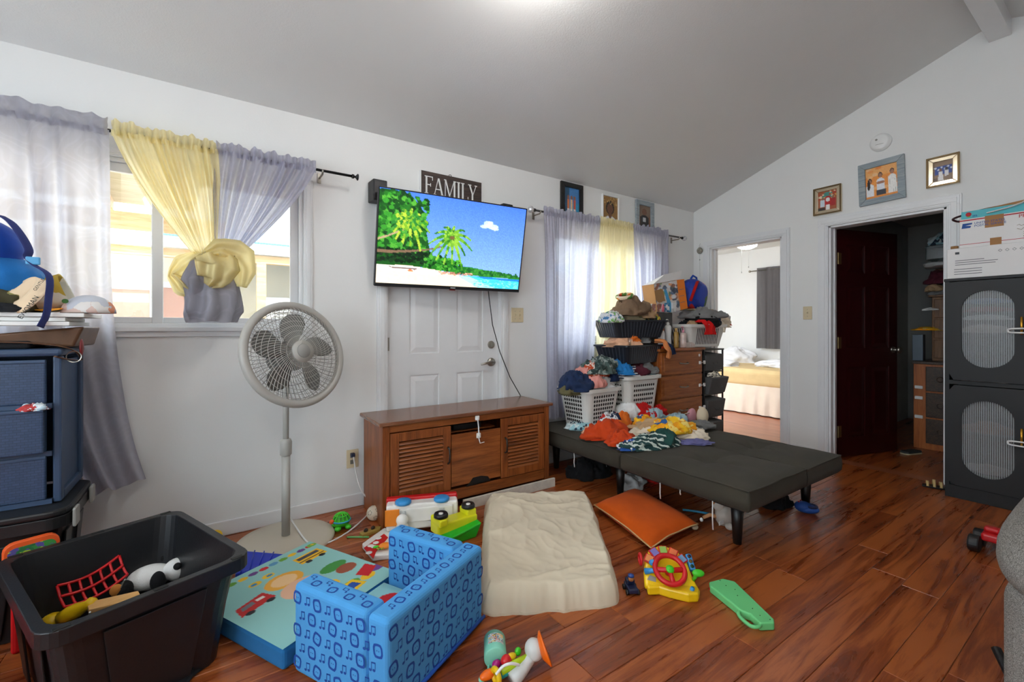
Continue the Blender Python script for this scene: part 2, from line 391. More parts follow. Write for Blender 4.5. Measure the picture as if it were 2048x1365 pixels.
# left wall (window wall), plane y=0
W1 = (-5.75, -3.947, 1.146, 1.99); W2 = (-2.02, -.72, 1.02, 1.99); D1 = (-3.44, -2.538, 0, 2.03)
mb = MB()
for a0, a1, z0, z1 in ((RX0-.12, W1[0], 0, 2.42), (W1[0], W1[1], 0, W1[2]), (W1[0], W1[1], W1[3], 2.42), (W1[1], D1[0], 0, 2.42), (D1[0], D1[1], D1[3], 2.42),
                       (D1[1], W2[0], 0, 2.42), (W2[0], W2[1], 0, W2[2]), (W2[0], W2[1], W2[3], 2.42), (W2[1], .12, 0, 2.42)): wall_strip(mb, a0, a1, z0, z1, 'x')
struct(mb.build('wall_left', m_wall))
# right wall (doorways), plane x=0, gabled
BD = (-.914, -.193, 2.0); CD = (-2.032, -1.29, 2.022)
mb = MB(); ys = [0, BD[1], BD[0], CD[1], CD[0], -2.29, RY0]
for a, b in zip(ys, ys[1:]):
    zb = BD[2] if a == BD[1] else CD[2] if a == CD[1] else 0
    mb.hexa([(0, b, zb), (.12, b, zb), (.12, a, zb), (0, a, zb), (0, b, CH(b)), (.12, b, CH(b)), (.12, a, CH(a)), (0, a, CH(a))])
struct(mb.build('wall_right', m_wall))
# back and rear walls; the rear wall has an added, unseen window for soft sky fill
struct(MB().bb(RX0, RY0-.12, 0, .12, RY0, 2.42).build('wall_back', m_wall))
mb = MB(); RW = (-3.9, -.9, .75, 2.15)
for b, a, z0, z1 in ((-4.58, RW[0], 0, None), (RW[0], RW[1], 0, RW[2]), (RW[0], -2.29, RW[3], None), (-2.29, RW[1], RW[3], None), (RW[1], 0, 0, None)):
    t0, t1 = (CH(b), CH(a)) if z1 is None else (z1, z1)
    if b == RW[0] and z0 == 0 and z1 is None: t0 = t1 = RW[2]
    mb.hexa([(RX0-.12, b, z0), (RX0, b, z0), (RX0, a, z0), (RX0-.12, a, z0), (RX0-.12, b, t0), (RX0, b, t0), (RX0, a, t1), (RX0-.12, a, t1)])
struct(mb.build('wall_rear', m_wall))
# ceiling: two slopes and the ridge beam
mb = MB(); z = CH
for a, b in ((.14, -2.29), (-2.29, RY0-.14)):
    za, zb = (2.42-SL*.14, CH(b)) if a > 0 else (CH(a), 2.42-SL*.14)
    mb.hexa([(RX0-.13, b, zb), (.13, b, zb), (.13, a, za), (RX0-.13, a, za), (RX0-.13, b, zb+.1), (.13, b, zb+.1), (.13, a, za+.1), (RX0-.13, a, za+.1)])
struct(mb.build('ceiling', m_ceil))
bm_ = MB(); bm_.bb(RX0, -2.345, 3.095, -.002, -2.24, CH(-2.24)+.01); struct(bm_.build('trim_5', m_trim, bevel=.004), 'white ridge beam under the peak of the ceiling', 'beam')
# baseboards
def board(name, x0, y0, x1, y1):
    struct(MB().bb(x0, y0, 0, x1, y1, .082).build(name, m_trim, bevel=.004))
board('baseboard_left', RX0, -.014, D1[0]-.075, -.0005); board('baseboard_left.001', D1[1]+.09, -.014, -.001, -.0005)
board('baseboard_right', -.014, CD[1]+.1, -.0005, BD[0]-.072); board('baseboard_right.001', -.014, RY0, -.0005, CD[0]-.075)
# door and window casings: stepped flat moulding
def casing(name, axis, a0, a1, ztop, w, off=0.0, zbot=0, sill=False):
    """axis 'x': on wall y=0 facing -y; axis 'y': on wall x=0 facing -x"""
    mb = MB()
    for st, (i0, i1, th) in enumerate(((0, 1, .012), (.12, .88, .016), (.3, .7, .02))):
        for side in (0, 1):
            if side == 0: p, q = a0-w*i1, a0-w*i0
            else: p, q = a1+w*i0, a1+w*i1
            zt = ztop+w*i0
            if axis == 'x': mb.bb(p, -th, zbot, q, -.0006, zt)
            else: mb.bb(-th, p, zbot, -.0006, q, zt)
        p, q = a0-w*i1, a1+w*i1
        if axis == 'x': mb.bb(p, -th, ztop+w*i0, q, -.0006, ztop+w*i1)
        else: mb.bb(-th, p, ztop+w*i0, -.0006, q, ztop+w*i1)
    if sill: mb.bb(a0-w, -.03, zbot-.022, a1+w, -.0006, zbot); mb.bb(a0-w, -.014, zbot-.05, a1+w, -.0006, zbot-.022)
    return struct(mb.build(name, m_trim, bevel=.002))
casing('trim_1', 'x', D1[0]+.004, D1[1]-.004, 2.03, .072)
casing('trim_2', 'y', BD[0], BD[1], BD[2], .07)
casing('trim_3', 'y', CD[0], CD[1], CD[2], .078)
def jamb(name, y0, y1, zt):
    mb = MB(); mb.bb(0, y1-.018, 0, .12, y1-.0005, zt).bb(0, y0+.0005, 0, .12, y0+.018, zt).bb(0, y0, zt-.018, .12, y1, zt-.0005)
    mb.bb(.05, y1-.03, 0, .07, y1-.018, zt-.018).bb(.05, y0+.018, 0, .07, y0+.03, zt-.018); struct(mb.build(name, m_trim, bevel=.002))
jamb('trim_6', BD[0], BD[1], BD[2]); jamb('trim_7', CD[0], CD[1], CD[2])
# ------------------------------------------------------------------ windows
m_glass = glassy('window_glass', (.97, .985, .98, 1), .07)
m_screen = glassy('insect_screen', (.80, .80, .80, 1), .02, .4)
def window(name, x0, x1, z0, z1, y=.06, mull=.5, screen=True):
    root = bpy.data.objects.new(name, None); COL.objects.link(root); root.location = ((x0+x1)/2, y, z0); struct(root)
    o = root.location; w = .045
    fr = MB(o); fr.bb(x0, y-.05, z0, x0+.02, y+.05, z1).bb(x1-.02, y-.05, z0, x1, y+.05, z1).bb(x0, y-.05, z1-.02, x1, y+.05, z1).bb(x0, y-.05, z0, x1, y+.05, z0+.02)
    fr.build('window_frame', m_trim, root, bevel=.003); xm = x0+(x1-x0)*mull
    for i, (a, b, dy) in enumerate(((x0+.02, xm+.025, -.015), (xm-.025, x1-.02, .015))):
        s = MB(o); yy = y+dy
        s.bb(a, yy-.013, z0+.02, a+w, yy+.013, z1-.02).bb(b-w, yy-.013, z0+.02, b, yy+.013, z1-.02).bb(a+w, yy-.013, z0+.02, b-w, yy+.013, z0+.02+w*.7).bb(a+w, yy-.013, z1-.02-w, b-w, yy+.013, z1-.02)
        sa = s.build('sash', m_trim, root, bevel=.003)
        g = MB(o); g.bb(a+w, yy-.002, z0+.02+w*.7, b-w, yy+.002, z1-.02-w); g.build('pane', m_glass, sa)
    if screen:
        g = MB(o); g.bb(xm, y+.04, z0+.02, x1-.02, y+.041, z1-.02); g.build('insect_screen', m_screen, root)
    # stool and casing inside
    s = MB(o); s.bb(x0, -.0, z0-.001, x1, y-.05, z0+.004); s.build('inner_sill', m_trim, root)
    return root
window('window_1', *W1, mull=(-4.64-W1[0])/(W1[1]-W1[0])); window('window_2', *W2, screen=False)
casing('trim_4', 'x', W1[0], W1[1], W1[3], .05, zbot=W1[2], sill=True); casing('trim_8', 'x', W2[0], W2[1], W2[3], .05, zbot=W2[2], sill=True)
def added_rear_window():  # unseen window, put in for soft fill light
    root = bpy.data.objects.new('added_window', None); COL.objects.link(root); root.location = (RX0-.06, -2.4, RW[2]); struct(root); o = root.location
    fr = MB(o)
    for a, b in ((RW[0], RW[0]+.05), (-2.43, -2.37), (RW[1]-.05, RW[1])): fr.bb(RX0-.1, a, RW[2], RX0-.02, b, RW[3])
    fr.bb(RX0-.1, RW[0], RW[2], RX0-.02, RW[1], RW[2]+.05).bb(RX0-.1, RW[0], RW[3]-.05, RX0-.02, RW[1], RW[3]); fr.build('window_frame', m_trim, root, bevel=.003)
    for a, b in ((RW[0]+.05, -2.43), (-2.37, RW[1]-.05)):
        g = MB(o); g.bb(RX0-.062, a, RW[2]+.05, RX0-.058, b, RW[3]-.05); g.build('pane', m_glass, root)
added_rear_window()
# ------------------------------------------------------------------ door 1: white six-panel door behind the media console
def panel_door(name, w, h, th, m, cols, rows, root_loc, rotz, edge=None, knob=True):
    """slab in local x (0..w), z (0..h), front at y=0 facing -y, back at y=th; every moulded panel is its own part"""
    root = bpy.data.objects.new(name, None); COL.objects.link(root); root.location = root_loc; root.rotation_euler = (0, 0, rotz); struct(root)
    xs = [0]+[v for c in cols for v in c]+[w]; zs = [0]+[v for r in rows for v in r]+[h]; mb = MB()
    for i in range(len(xs)-1):
        for j in range(len(zs)-1):
            hole = (i % 2 == 1) and (j % 2 == 1); d = .008 if hole else 0
            mb.bb(xs[i], d, zs[j], xs[i+1], th-d, zs[j+1])
    mb.build('slab', m, root)
    for c in cols:
        for r in rows:
            cw, rh = c[1]-c[0], r[1]-r[0]
            for y0, y1, yy in ((.008, .001, 1), (th-.008, th-.001, -1)):
                p = MB(); e = .035; x0, x1, z0, z1 = c[0]+.008, c[1]-.008, r[0]+.008, r[1]-.008
                q = [(x0, y0, z0), (x1, y0, z0), (x1, y0, z1), (x0, y0, z1), (x0+e, y1, z0+e), (x1-e, y1, z0+e), (x1-e, y1, z1-e), (x0+e, y1, z1-e)]
                i = [p.pt(v) for v in q]; p.face(i[4], i[5], i[6], i[7])
                for k in range(4): p.face(i[k], i[(k+1) % 4], i[4+(k+1) % 4], i[4+k])
                p.build('panel', m, root)
    return root
struct(MB().bb(D1[0], 0, 0, D1[1], .12, .012).build('added_threshold', m_chrome))  # threshold strip added to stop light leaking under the door
d1 = panel_door('door_1', D1[1]-D1[0]-.012, 2.0, .04, m_trim, ((.165, .39), (.53, .755)), ((.2, .80), (.95, 1.55), (1.67, 1.9)), (D1[0]+.006, .03, .012), 0)
def lever(root, x, z, y=0, m=m_chrome):
    mb = MB(); mb.cyl((x, y, z), (x, y-.014, z), .034, .031, 28).cyl((x, y-.014, z), (x, y-.045, z), .012, .011).tube([(x+.005, y-.045, z), (x-.03, y-.052, z+.004), (x-.075, y-.05, z-.004), (x-.115, y-.046, z-.012)], [.012, .011, .009, .007], 10)
    mb.build('lever_handle', m, root, True)
lever(d1, D1[1]-D1[0]-.075, .865)
mb = MB(); x = D1[1]-D1[0]-.075; mb.cyl((x, 0, 1.0), (x, -.012, 1.0), .031, .028, 26).box(x, -.02, 1.0, .012, .016, .034); mb.build('deadbolt', m_chrome, d1, bevel=.002)
for zz in (.28, 1.02, 1.78): MB().cyl((-.004, -.004, zz-.045), (-.004, -.004, zz+.045), .006).box(.012, -.001, zz, .02, .002, .09).build('hinge', m_chrome, d1)
# door 2: dark red six-panel door, open into the closet
m_red = mat('oxblood_paint', S(54, 10, 12), .3, var=.12, vs=4, bump=.03, bs=60)
hp = FL(1668, 907, .008); ang = math.atan2(-1.56-(-1.305), .985-.135)
d2 = panel_door('door_2', .75, 2.0, .036, m_red, ((.105, .335), (.415, .645)), ((.16, .78), (.95, 1.50), (1.62, 1.87)), (.135, -1.312, .012), ang)
for y0, s in ((0, -1), (.036, 1)):
    mb = MB(); mb.cyl((.69, y0, .93), (.69, y0+s*.012, .93), .03, .027, 24).cyl((.69, y0, .93), (.69, y0+s*.04, .93), .011).ell((.69, y0+s*.055, .93), (.028, .022, .028), 20, 12); mb.build('knob', m_chrome, d2, True)
for zz in (.22, 1.0, 1.74): MB().cyl((-.006, -.006, zz-.05), (-.006, -.006, zz+.05), .007).box(.018, -.0015, zz, .04, .003, .1).build('hinge', mat('aged_brass', S(150, 128, 88), .4, .8), d2)
# ------------------------------------------------------------------ bedroom and closet behind the right wall
m_bfloor = wood('bedroom_laminate', S(120, 66, 42), S(158, 92, 62), S(180, 112, 80), 1, .3, .6)
struct(MB().bb(.12, -1.02, -.12, 2.9, 2.0, 0).build('floor_bedroom', m_bfloor)); struct(MB().bb(0, BD[0], -.12, .12, BD[1], .001).bb(0, CD[0], -.12, .12, CD[1], .001).build('floor_thresholds', m_bfloor))
struct(MB().bb(2.9, -1.02, 0, 3.0, 2.0, 2.5).bb(.12, 2.0, 0, 3.0, 2.1, 2.5).build('wall_bedroom', m_wall))
struct(MB().bb(.12, -1.02, 2.42, 3.0, 2.1, 2.5).build('ceiling_bedroom', m_wall))
struct(MB().bb(.12, -1.1, 0, 3.0, -1.02, 2.5).build('wall_partition', m_dim))
struct(MB().bb(.12, -3.1, -.12, 3.0, -1.1, 0).build('floor_closet', m_floor)); struct(MB().bb(2.9, -3.1, 0, 3.0, -1.1, 2.5).bb(.12, -3.2, 0, 3.0, -3.1, 2.5).build('wall_closet', m_dim))
struct(MB().bb(.12, -3.2, 2.42, 3.0, -1.1, 2.5).build('ceiling_closet', m_dim))
# ------------------------------------------------------------------ ceiling lamps (added and unseen: one stands in for bounced flash, one for fill)
m_globe = NT('lit_globe'); m_globe.set(.4); m_globe.l(m_globe.ramp(m_globe.noise(m_globe.coord(), 4).outputs[0], [(.2, (1, .97, .93, 1)), (.8, (1, .985, .96, 1))]), m_globe.b.inputs['Emission Color']); m_globe.b.inputs['Emission Strength'].default_value = LAMP_W; m_globe = m_globe.m
def added_lamp(loc, label):
    t = thing('added_lamp', label, 'added lamp', loc); zc = CH(loc[1])-loc[2]
    MB().lathe([(0, zc+.02), (.075, zc+.02), (.075, zc-.03), (.02, zc-.045), (.012, zc-.05), (.012, .15), (.05, .145), (.085, .11), (.085, .095)], 28).build('stem', m_white, t, True)
    MB().lathe([(.085, .1), (.125, .075), (.14, .03), (.125, -.03), (.08, -.07), (0, -.085)], 32).build('globe', m_globe, t, True)
added_lamp((-3.2, -1.48, 2.79), 'white pendant globe lamp standing in for bounced flash above the television')
added_lamp((-4.9, -3.4, 2.55), 'white pendant globe lamp added for fill behind the ridge beam')
# ------------------------------------------------------------------ outside the windows: porch roof, neighbouring house
struct(MB().bb(-14, .14, -.4, 8, 14, -.32).build('ground', mat('concrete_yard', S(196, 190, 178), .9, var=.1, vs=2)))
m_hw = mat('neighbour_siding', S(214, 204, 182), .85, var=.04); m_pine = wood('pine_timber', S(196, 150, 98), S(226, 186, 136), S(240, 210, 166), 0, .7)
nh = thing('neighbour_house', 'pale house with blue metal roof and white framed pink panels beyond the window', 'building', (-3, 3.4, -.32))
o = nh.location; Y = 3.2
def pxbox(mb, x0, y0, x1, y1, Y, th, ext=0):
    a = WL(x0, y0, Y); b = WL(x1, y1, Y); mb.bb(a.x, Y, min(a.z, b.z), b.x, Y+th, max(a.z, b.z)); return a, b
zb = WL(300, 505, 2.7).z
mb = MB(o); mb.bb(-9, 3.2, -.32, 3, 3.4, zb+.2); mb.build('wall', m_hw, nh)
zf = WL(300, 480, 2.7)
mb = MB(o); mb.bb(-9, 2.66, zb-.035, 3, 2.74, zb+.05); mb.build('wood_beam', m_pine, nh)
mb = MB(o); mb.bb(-9, 2.60, zb+.055, 3, 2.66, zb+.15); mb.build('white_fascia', m_trim, nh)
m_blue = stripes('blue_ribbed_metal', S(92, 142, 196), S(120, 168, 214), 12, 'X', .5)
mb = MB(o); mb.hexa([(-4.8, 2.58, zb+.16), (3, 2.58, zb+.16), (3, 6.5, zb+1.0), (-4.8, 6.5, zb+1.0), (-4.8, 2.58, zb+.18), (3, 2.58, zb+.18), (3, 6.5, zb+1.02), (-4.8, 6.5, zb+1.02)]); mb.build('roof', m_blue, nh)
m_pink = mat('pink_panel', S(206, 158, 140), .7, var=.04)
for xa, xb in ((150, 300), (318, 372)):
    a = WL(xa, 575, 3.15); b = WL(xb, 668, 3.15)
    fr = MB(o); x0, x1, z0, z1 = a.x, b.x, b.z-.2, a.z
    fr.bb(x0-.06, 3.13, z0-.06, x0, 3.19, z1+.06).bb(x1, 3.13, z0-.06, x1+.06, 3.19, z1+.06).bb(x0, 3.13, z1, x1, 3.19, z1+.06).bb(x0, 3.13, z0-.06, x1, 3.19, z0)
    w = fr.build('window', m_trim, nh); g = MB(o); g.bb(x0, 3.16, z0, x1, 3.19, z1); g.build('pane', m_pink, w)
a = WL(528, 596, 3.1); ac = MB(o); ac.bb(a.x, 2.95, a.z-.5, a.x+.75, 3.2, a.z); acp = ac.build('air_conditioner', m_white, nh, bevel=.01)
for i in range(8): MB(o).bb(a.x+.08, 2.935, a.z-.1-.045*i, a.x+.67, 2.95, a.z-.085-.045*i).build('slat', m_gray, acp)
for xx in (-6.2, -4.0, -1.6): MB(o).bb(xx, 2.66, -.32, xx+.09, 2.75, zb-.036).build('post', m_pine, nh)
pr = thing('porch_roof', 'beige board porch roof with pale rafters outside the knotted curtains', 'porch roof', (-6.2, 1.2, 2.3)); o = pr.location
m_board = wood('porch_boards', S(160, 148, 118), S(182, 170, 140), S(196, 186, 160), 0, .8)
pz = lambda y: 2.56-.14*(y-.14)
mb = MB(o); mb.hexa([(-9, .14, pz(.14)), (-4.30, .14, pz(.14)), (-4.55, 2.3, pz(2.3)), (-9, 2.3, pz(2.3)), (-9, .14, pz(.14)+.02), (-4.30, .14, pz(.14)+.02), (-4.55, 2.3, pz(2.3)+.02), (-9, 2.3, pz(2.3)+.02)]); mb.build('roof_boards', m_board, pr)
for i in range(8):
    x = -4.62-i*.5; mb = MB(o); mb.hexa([(x-.04, .14, pz(.14)-.09), (x, .14, pz(.14)-.09), (x, 2.3, pz(2.3)-.09), (x-.04, 2.3, pz(2.3)-.09), (x-.04, .14, pz(.14)), (x, .14, pz(.14)), (x, 2.3, pz(2.3)), (x-.04, 2.3, pz(2.3))]); mb.build('rafter', m_pine, pr)
mb = MB(o); mb.bb(-9, 2.25, pz(2.25)-.24, -4.3, 2.31, pz(2.25)-.09); mb.build('header_beam', m_pine, pr)
# ------------------------------------------------------------------ curtain rods and curtains
def rod(name, label, x0, x1, z, y, crystal=False, br=()):
    t = thing(name, label, 'curtain rod', ((x0+x1)/2, y, z)); o = t.location
    MB(o).cyl((x0, y, z), (x1, y, z), .008, n=14).build('rod', m_blackm, t, True)
    for x, s in ((x0, -1), (x1, 1)):
        m = MB(o); m.cyl((x, y, z), (x+s*.012, y, z), .013, .013, 16).cyl((x+s*.012, y, z), (x+s*.022, y, z), .007, .007, 12)
        if crystal: m.build('finial_collar', m_blackm, t, True); m2 = MB(o); m2.ell((x+s*.045, y, z), (.026, .026, .026), 12, 8); m2.build('crystal_finial', mat('crystal', S(220, 222, 225), .08, .35, var=.2, vs=60), t)
        else: m.cyl((x+s*.022, y, z), (x+s*.032, y, z), .007, .02, 16).cyl((x+s*.032, y, z), (x+s*.037, y, z), .02, .02, 16); m.build('finial', m_blackm, t, True)
    for x in br:
        m = MB(o); m.tube([(x, -.002, z-.02), (x, y, z-.022), (x, y-.012, z-.012), (x, y-.013, z)], .006, 8).box(x, -.004, z-.02, .02, .006, .06); m.build('bracket', m_chrome, t)
    return t
rod('curtain_rod', 'long black metal curtain rod over the window beside the floor fan', -5.9, -3.69, 2.078, -.10, br=(-3.86, -5.2))
rod('curtain_rod', 'black curtain rod with crystal ball ends over the corner window', -2.265, -.345, 2.085, -.09, True, br=(-2.22, -.40))
m_cg = sheer('grey_damask_sheer', S(160, 159, 172), .82, .03, 1, S(168, 167, 181), (.93, .93, 1, 1)); m_cgd = sheer('grey_satin', S(150, 148, 158), .35, 0, 1, S(160, 158, 168)); m_cy = sheer('yellow_voile', S(246, 234, 186), .74, .04, tint=(1, .95, .74, 1)); m_cl = sheer('lavender_voile', S(176, 175, 192), .78, .03, 1, S(184, 183, 199), (.92, .92, 1, 1))
def pleat(u, n, seed): return math.sin(2*PI*(n*u+.35*math.sin(2*PI*u*2.3+seed)+seed))+.4*math.sin(2*PI*(n*2.1*u+seed*1.7))
def curtain(name, label, xt0, xt1, xb0, xb1, zt, zb, y, n, amp, seed, m, ruf=.045, sag=0, skew=0, group=None, fl=.8):
    t = thing(name, label, 'curtain', ((xb0+xb1)/2, y, zb), group=group); o = t.location; rs = random.Random(seed)
    def fn(u, v):
        k = v**fl; x = (xt0+(xt1-xt0)*u)*(1-k)+(xb0+(xb1-xb0)*u)*k; a = amp*(.2+.8*min(1, v*4))
        zz = zt+(zb-zt)*v+skew*v*(u-.5); hf = math.sin(2*PI*n*3.3*u+seed)*.006*max(0, 1-v*5)
        return (x+.012*NZ.noise(Vector((u*4, v*3, seed))), y+a*pleat(u, n, seed)+hf+.01*NZ.noise(Vector((u*3, v*4, seed+9))), zz)
    mb = MB(o); mb.grid(fn, 130, 44); mb.build('cloth', m, t, True)
    def fr(u, v):
        x = xt0+(xt1-xt0)*u; r = NZ.noise(Vector((u*n*2.2, 0, seed+3)))
        w = math.sin(2*PI*n*2.6*u+seed*2)*.012+.012*NZ.noise(Vector((u*n*4, v*2, seed+5)))
        return (x+.008*NZ.noise(Vector((u*40, v*3, 2))), y-.004+w*.7, zt-.03+v*(ruf+.03+.022*r*v))
    mb = MB(o); mb.grid(fr, 150, 10); mb.build('ruffle', m, t, True)
    return t
YC = -.122
curtain('curtain', 'long grey damask curtain hanging to the floor behind the blue drawers', -5.85, WL(216, 270, YC).x, -5.45, WL(292, 970, YC).x, 2.075, .34, YC-.005, 7, .03, 1.3, m_cg, .055, skew=.12, fl=3.2)
# knotted pair: fans of cloth that gather into one knot
KN = WL(432, 508, -.14)
def fan_curtain(label, px0, px1, seed, n, m, kx, kw, amp=.02):
    x0, x1 = WL(px0, 290, YC).x, WL(px1, 320, YC).x; t = thing('curtain', label, 'curtain', (KN.x, YC, KN.z)); o = t.location
    def fn(u, v):
        xt = x0+(x1-x0)*u; xk = KN.x+kx+(u-.5)*kw; s = v**1.15; bow = .05*math.sin(PI*v)*(u-.5)*1.2
        a = amp*(.5+.8*math.sin(PI*min(v*1.1, 1)))*(1-.5*v)
        return (xt*(1-s)+xk*s+bow*.5, YC+a*pleat(u, n, seed)-.04*s+.008*math.sin(2*PI*n*3*u)*max(0, 1-v*6), 2.075*(1-v)+(KN.z-.01)*v)
    mb = MB(o); mb.grid(fn, 120, 40); mb.build('cloth', m, t, True)
    def fr(u, v):
        x = x0+(x1-x0)*u
        return (x+.006*NZ.noise(Vector((u*40, v*3, 2))), YC+math.sin(2*PI*n*2.4*u+seed*2)*.012+.012*NZ.noise(Vector((u*n*4, v*2, seed+5))), 2.05+v*(.07+.02*NZ.noise(Vector((u*n*2, 1, seed)))))
    mb = MB(o); mb.grid(fr, 130, 8); mb.build('ruffle', m, t, True); return t
ty = fan_curtain('sheer yellow curtain gathered into a knot with the grey one', 222, 436, .4, 6, m_cy, -.05, .10, .032)
tg = fan_curtain('grey satin curtain gathered into a knot with the yellow one', 432, 632, 2.1, 6, m_cl, .05, .10, .032)
def tail(parent, m, pth, rad, name, seed, flat=.5, rid=9):
    o = parent.location; pts = [Vector(p) for p in pth]; mb = MB(o); n = len(pts)-1
    def fn(u, v):
        i = min(int(v*n), n-1); k = v*n-i; p = pts[i].lerp(pts[i+1], k); r = rad[i]*(1-k)+rad[i+1]*k; a = 2*PI*u
        rr_ = r*(1+.16*math.cos(rid*a+3*v+seed)+.22*NZ.noise(Vector((math.cos(a)*1.5, math.sin(a)*1.5, v*3+seed))))
        return p+Vector((math.cos(a)*rr_, math.sin(a)*rr_*flat, .012*NZ.noise(Vector((a, v*5, seed)))))
    mb.grid(fn, 56, 30, True); return mb.build(name, m, parent, True)
W_ = lambda px, py, y=-.14: WL(px, py, y)
tail(tg, m_cgd, [W_(432, 500), W_(425, 540), W_(422, 585), W_(428, 622), W_(425, 645)], [.045, .085, .115, .12, .105], 'knot_tail', 3.1, .55, 7)
tail(tg, m_cgd, [W_(400, 515, -.16), W_(392, 560, -.16), W_(396, 640, -.16)], [.03, .05, .035], 'knot_tail', 1.1, .5, 5)
def loop(parent, m, pth, w, seed, name='knot_loop'):
    o = parent.location; pts = [Vector(p) for p in pth]; n = len(pts)-1; mb = MB(o)
    def fn(u, v):
        i = min(int(v*n), n-1); k = v*n-i; p = pts[i].lerp(pts[i+1], k); t = (pts[i+1]-pts[i]).normalized(); sd = Vector((t.z, 0, -t.x))
        ww = w[i]*(1-k)+w[i+1]*k; f = .010*math.sin(14*u+seed+3*v)+.02*NZ.noise(Vector((u*4, v*3, seed))); return p+sd*((u-.5)*ww)+Vector((0, f-.03*math.sin(PI*u), 0))
    mb.grid(fn, 30, 26); return mb.build(name, m, parent, True, solid=.002)
loop(ty, m_cy, [W_(412, 508, -.18), W_(440, 500, -.20), W_(475, 512, -.20), W_(488, 540, -.18), W_(482, 575, -.16)], [.05, .13, .17, .12, .05], 1)
loop(ty, m_cy, [W_(425, 505, -.20), W_(436, 530, -.23), W_(428, 560, -.22), W_(415, 572, -.19)], [.16, .20, .14, .05], 2)
loop(ty, m_cy, [W_(402, 510, -.15), W_(370, 530, -.13), W_(345, 550, -.12), W_(368, 575, -.13), W_(392, 590, -.14)], [.05, .11, .05, .10, .04], 3)
# corner-window curtains
Y2 = -.112
def x2(px, py=440): return WL(px, py, Y2).x
curtain('curtain', 'long lavender grey curtain on the corner rod nearest the media console', x2(1088), x2(1201), x2(1092, 850)+.02, x2(1135, 855)+.25, 2.082, .40, Y2, 7, .02, .7, m_cl)
curtain('curtain', 'sheer yellow curtain hanging between two grey ones at the corner window', x2(1199), x2(1266), x2(1195), x2(1262), 2.082, .62, Y2-.004, 6, .016, 1.9, m_cy)
curtain('curtain', 'lavender grey curtain on the corner rod behind the dresser top', x2(1264), x2(1337), x2(1278), x2(1330), 2.082, .98, Y2, 7, .018, 3.3, m_cl)
# ------------------------------------------------------------------ television on the wall
p = Paint(220, 124, (92, 140, 228))
g = p.Y; sky = np.stack([70+75*g, 118+70*g, 226+14*g], -1); p.a[:] = sky
for cx, cy, rx, ry in ((.715, .235, .03, .035), (.75, .26, .045, .03), (.69, .27, .03, .02), (.77, .285, .03, .018), (.735, .22, .02, .02)): p.ell(cx, cy, rx, ry, (226, 234, 250), al=.7)
rs = random.Random(3)
def blob(x0, x1, ytop, ybot, cols, n, r):
    for _ in range(n):
        x = rs.uniform(x0, x1); yt = ytop(x); y = rs.uniform(yt, ybot); s = rs.uniform(.6, 1.3)*r; p.ell(x, y, s, s*1.5, rs.choice(cols))
G1 = [(20, 74, 24), (34, 108, 30), (52, 140, 40), (16, 56, 22), (78, 160, 52)]
p.poly([(0, .02), (.08, .0), (.2, .05), (.29, .22), (.30, .42), (.33, .62), (.40, .78), (.40, .80), (0, .80)], (24, 80, 26))
blob(0, .30, lambda x: .02+.5*max(0, x-.18), .66, G1, 420, .014)
blob(0, .34, lambda x: .62, .76, [(10, 32, 16), (18, 52, 22), (14, 40, 20)], 120, .012)
p.poly([(.30, .70), (.36, .66), (.45, .70), (.52, .76), (.62, .76), (.72, .78), (.85, .80), (1, .84), (1, .87), (.70, .86), (.55, .85), (.40, .82), (.30, .80)], (46, 130, 40))
blob(.3, .55, lambda x: .66+.25*abs(x-.38), .82, G1[1:], 160, .011); blob(.5, .98, lambda x: .77+.08*(x-.5), .85, [(36, 110, 40), (60, 140, 52), (28, 92, 40)], 160, .009)
p.poly([(0, .80), (.2, .79), (.38, .82), (.52, .86), (.60, .885), (.75, 1), (0, 1)], (248, 230, 202)); p.poly([(0, .80), (.25, .80), (.48, .86), (.3, .865), (0, .84)], (252, 244, 228))
p.poly([(.07, .81), (.26, .815), (.24, .835), (.10, .83)], (120, 104, 104)); p.ell(.21, .845, .018, .012, (214, 120, 80))
for _ in range(60): p.ell(rs.uniform(.40, .63), rs.uniform(.835, .865), .008, .008, rs.choice([(206, 150, 128), (226, 180, 160), (160, 110, 92)]))
p.poly([(.54, .868), (.7, .862), (1, .875), (1, 1), (.72, 1)], (70, 200, 232)); p.poly([(.52, .87), (.62, .875), (.82, 1), (.68, 1)], (178, 232, 236)); p.poly([(.66, .864), (1, .872), (1, .90), (.72, .885)], (40, 132, 206))
for _ in range(160): x = rs.uniform(.65, 1); p.ell(x, rs.uniform(.90, .99), .008, .004, rs.choice([(120, 222, 240), (60, 186, 226), (150, 232, 242)]))
def trunk(pts, w0, w1, c):
    n = len(pts)-1
    for i in range(n): p.line(pts[i], pts[i+1], w0+(w1-w0)*i/n, c)
trunk([(0, .655), (.10, .65), (.2, .632), (.3, .605), (.40, .555)], .030, .014, (122, 96, 76)); trunk([(0, .53), (.06, .49), (.15, .41)], .022, .012, (176, 150, 118))
def palm(cx, cy, L, cols):
    for i in range(17):
        a = -PI*1.1+i*PI*1.25/8; l = L*rs.uniform(.75, 1.1); px_, py_ = cx, cy
        for k in range(9):
            t = k/8; nx = cx+math.cos(a)*l*t/1.77; ny = cy+math.sin(a)*l*t+.55*l*t*t; p.line((px_, py_), (nx, ny), .05*(1-.7*t)+.006, rs.choice(cols)); px_, py_ = nx, ny
palm(.19, .29, .22, [(70, 150, 52), (120, 170, 40), (40, 120, 44), (170, 196, 60)]); palm(.47, .43, .25, [(66, 140, 36), (110, 168, 50), (140, 186, 60), (48, 110, 34)])
p.ell(.47, .44, .016, .024, (108, 90, 50)); p.speck(.14, 4)
tv = thing('television', 'wall mounted flat television showing a palm beach, tilted forward', 'television', (-3.0082, -.16, 1.7197))
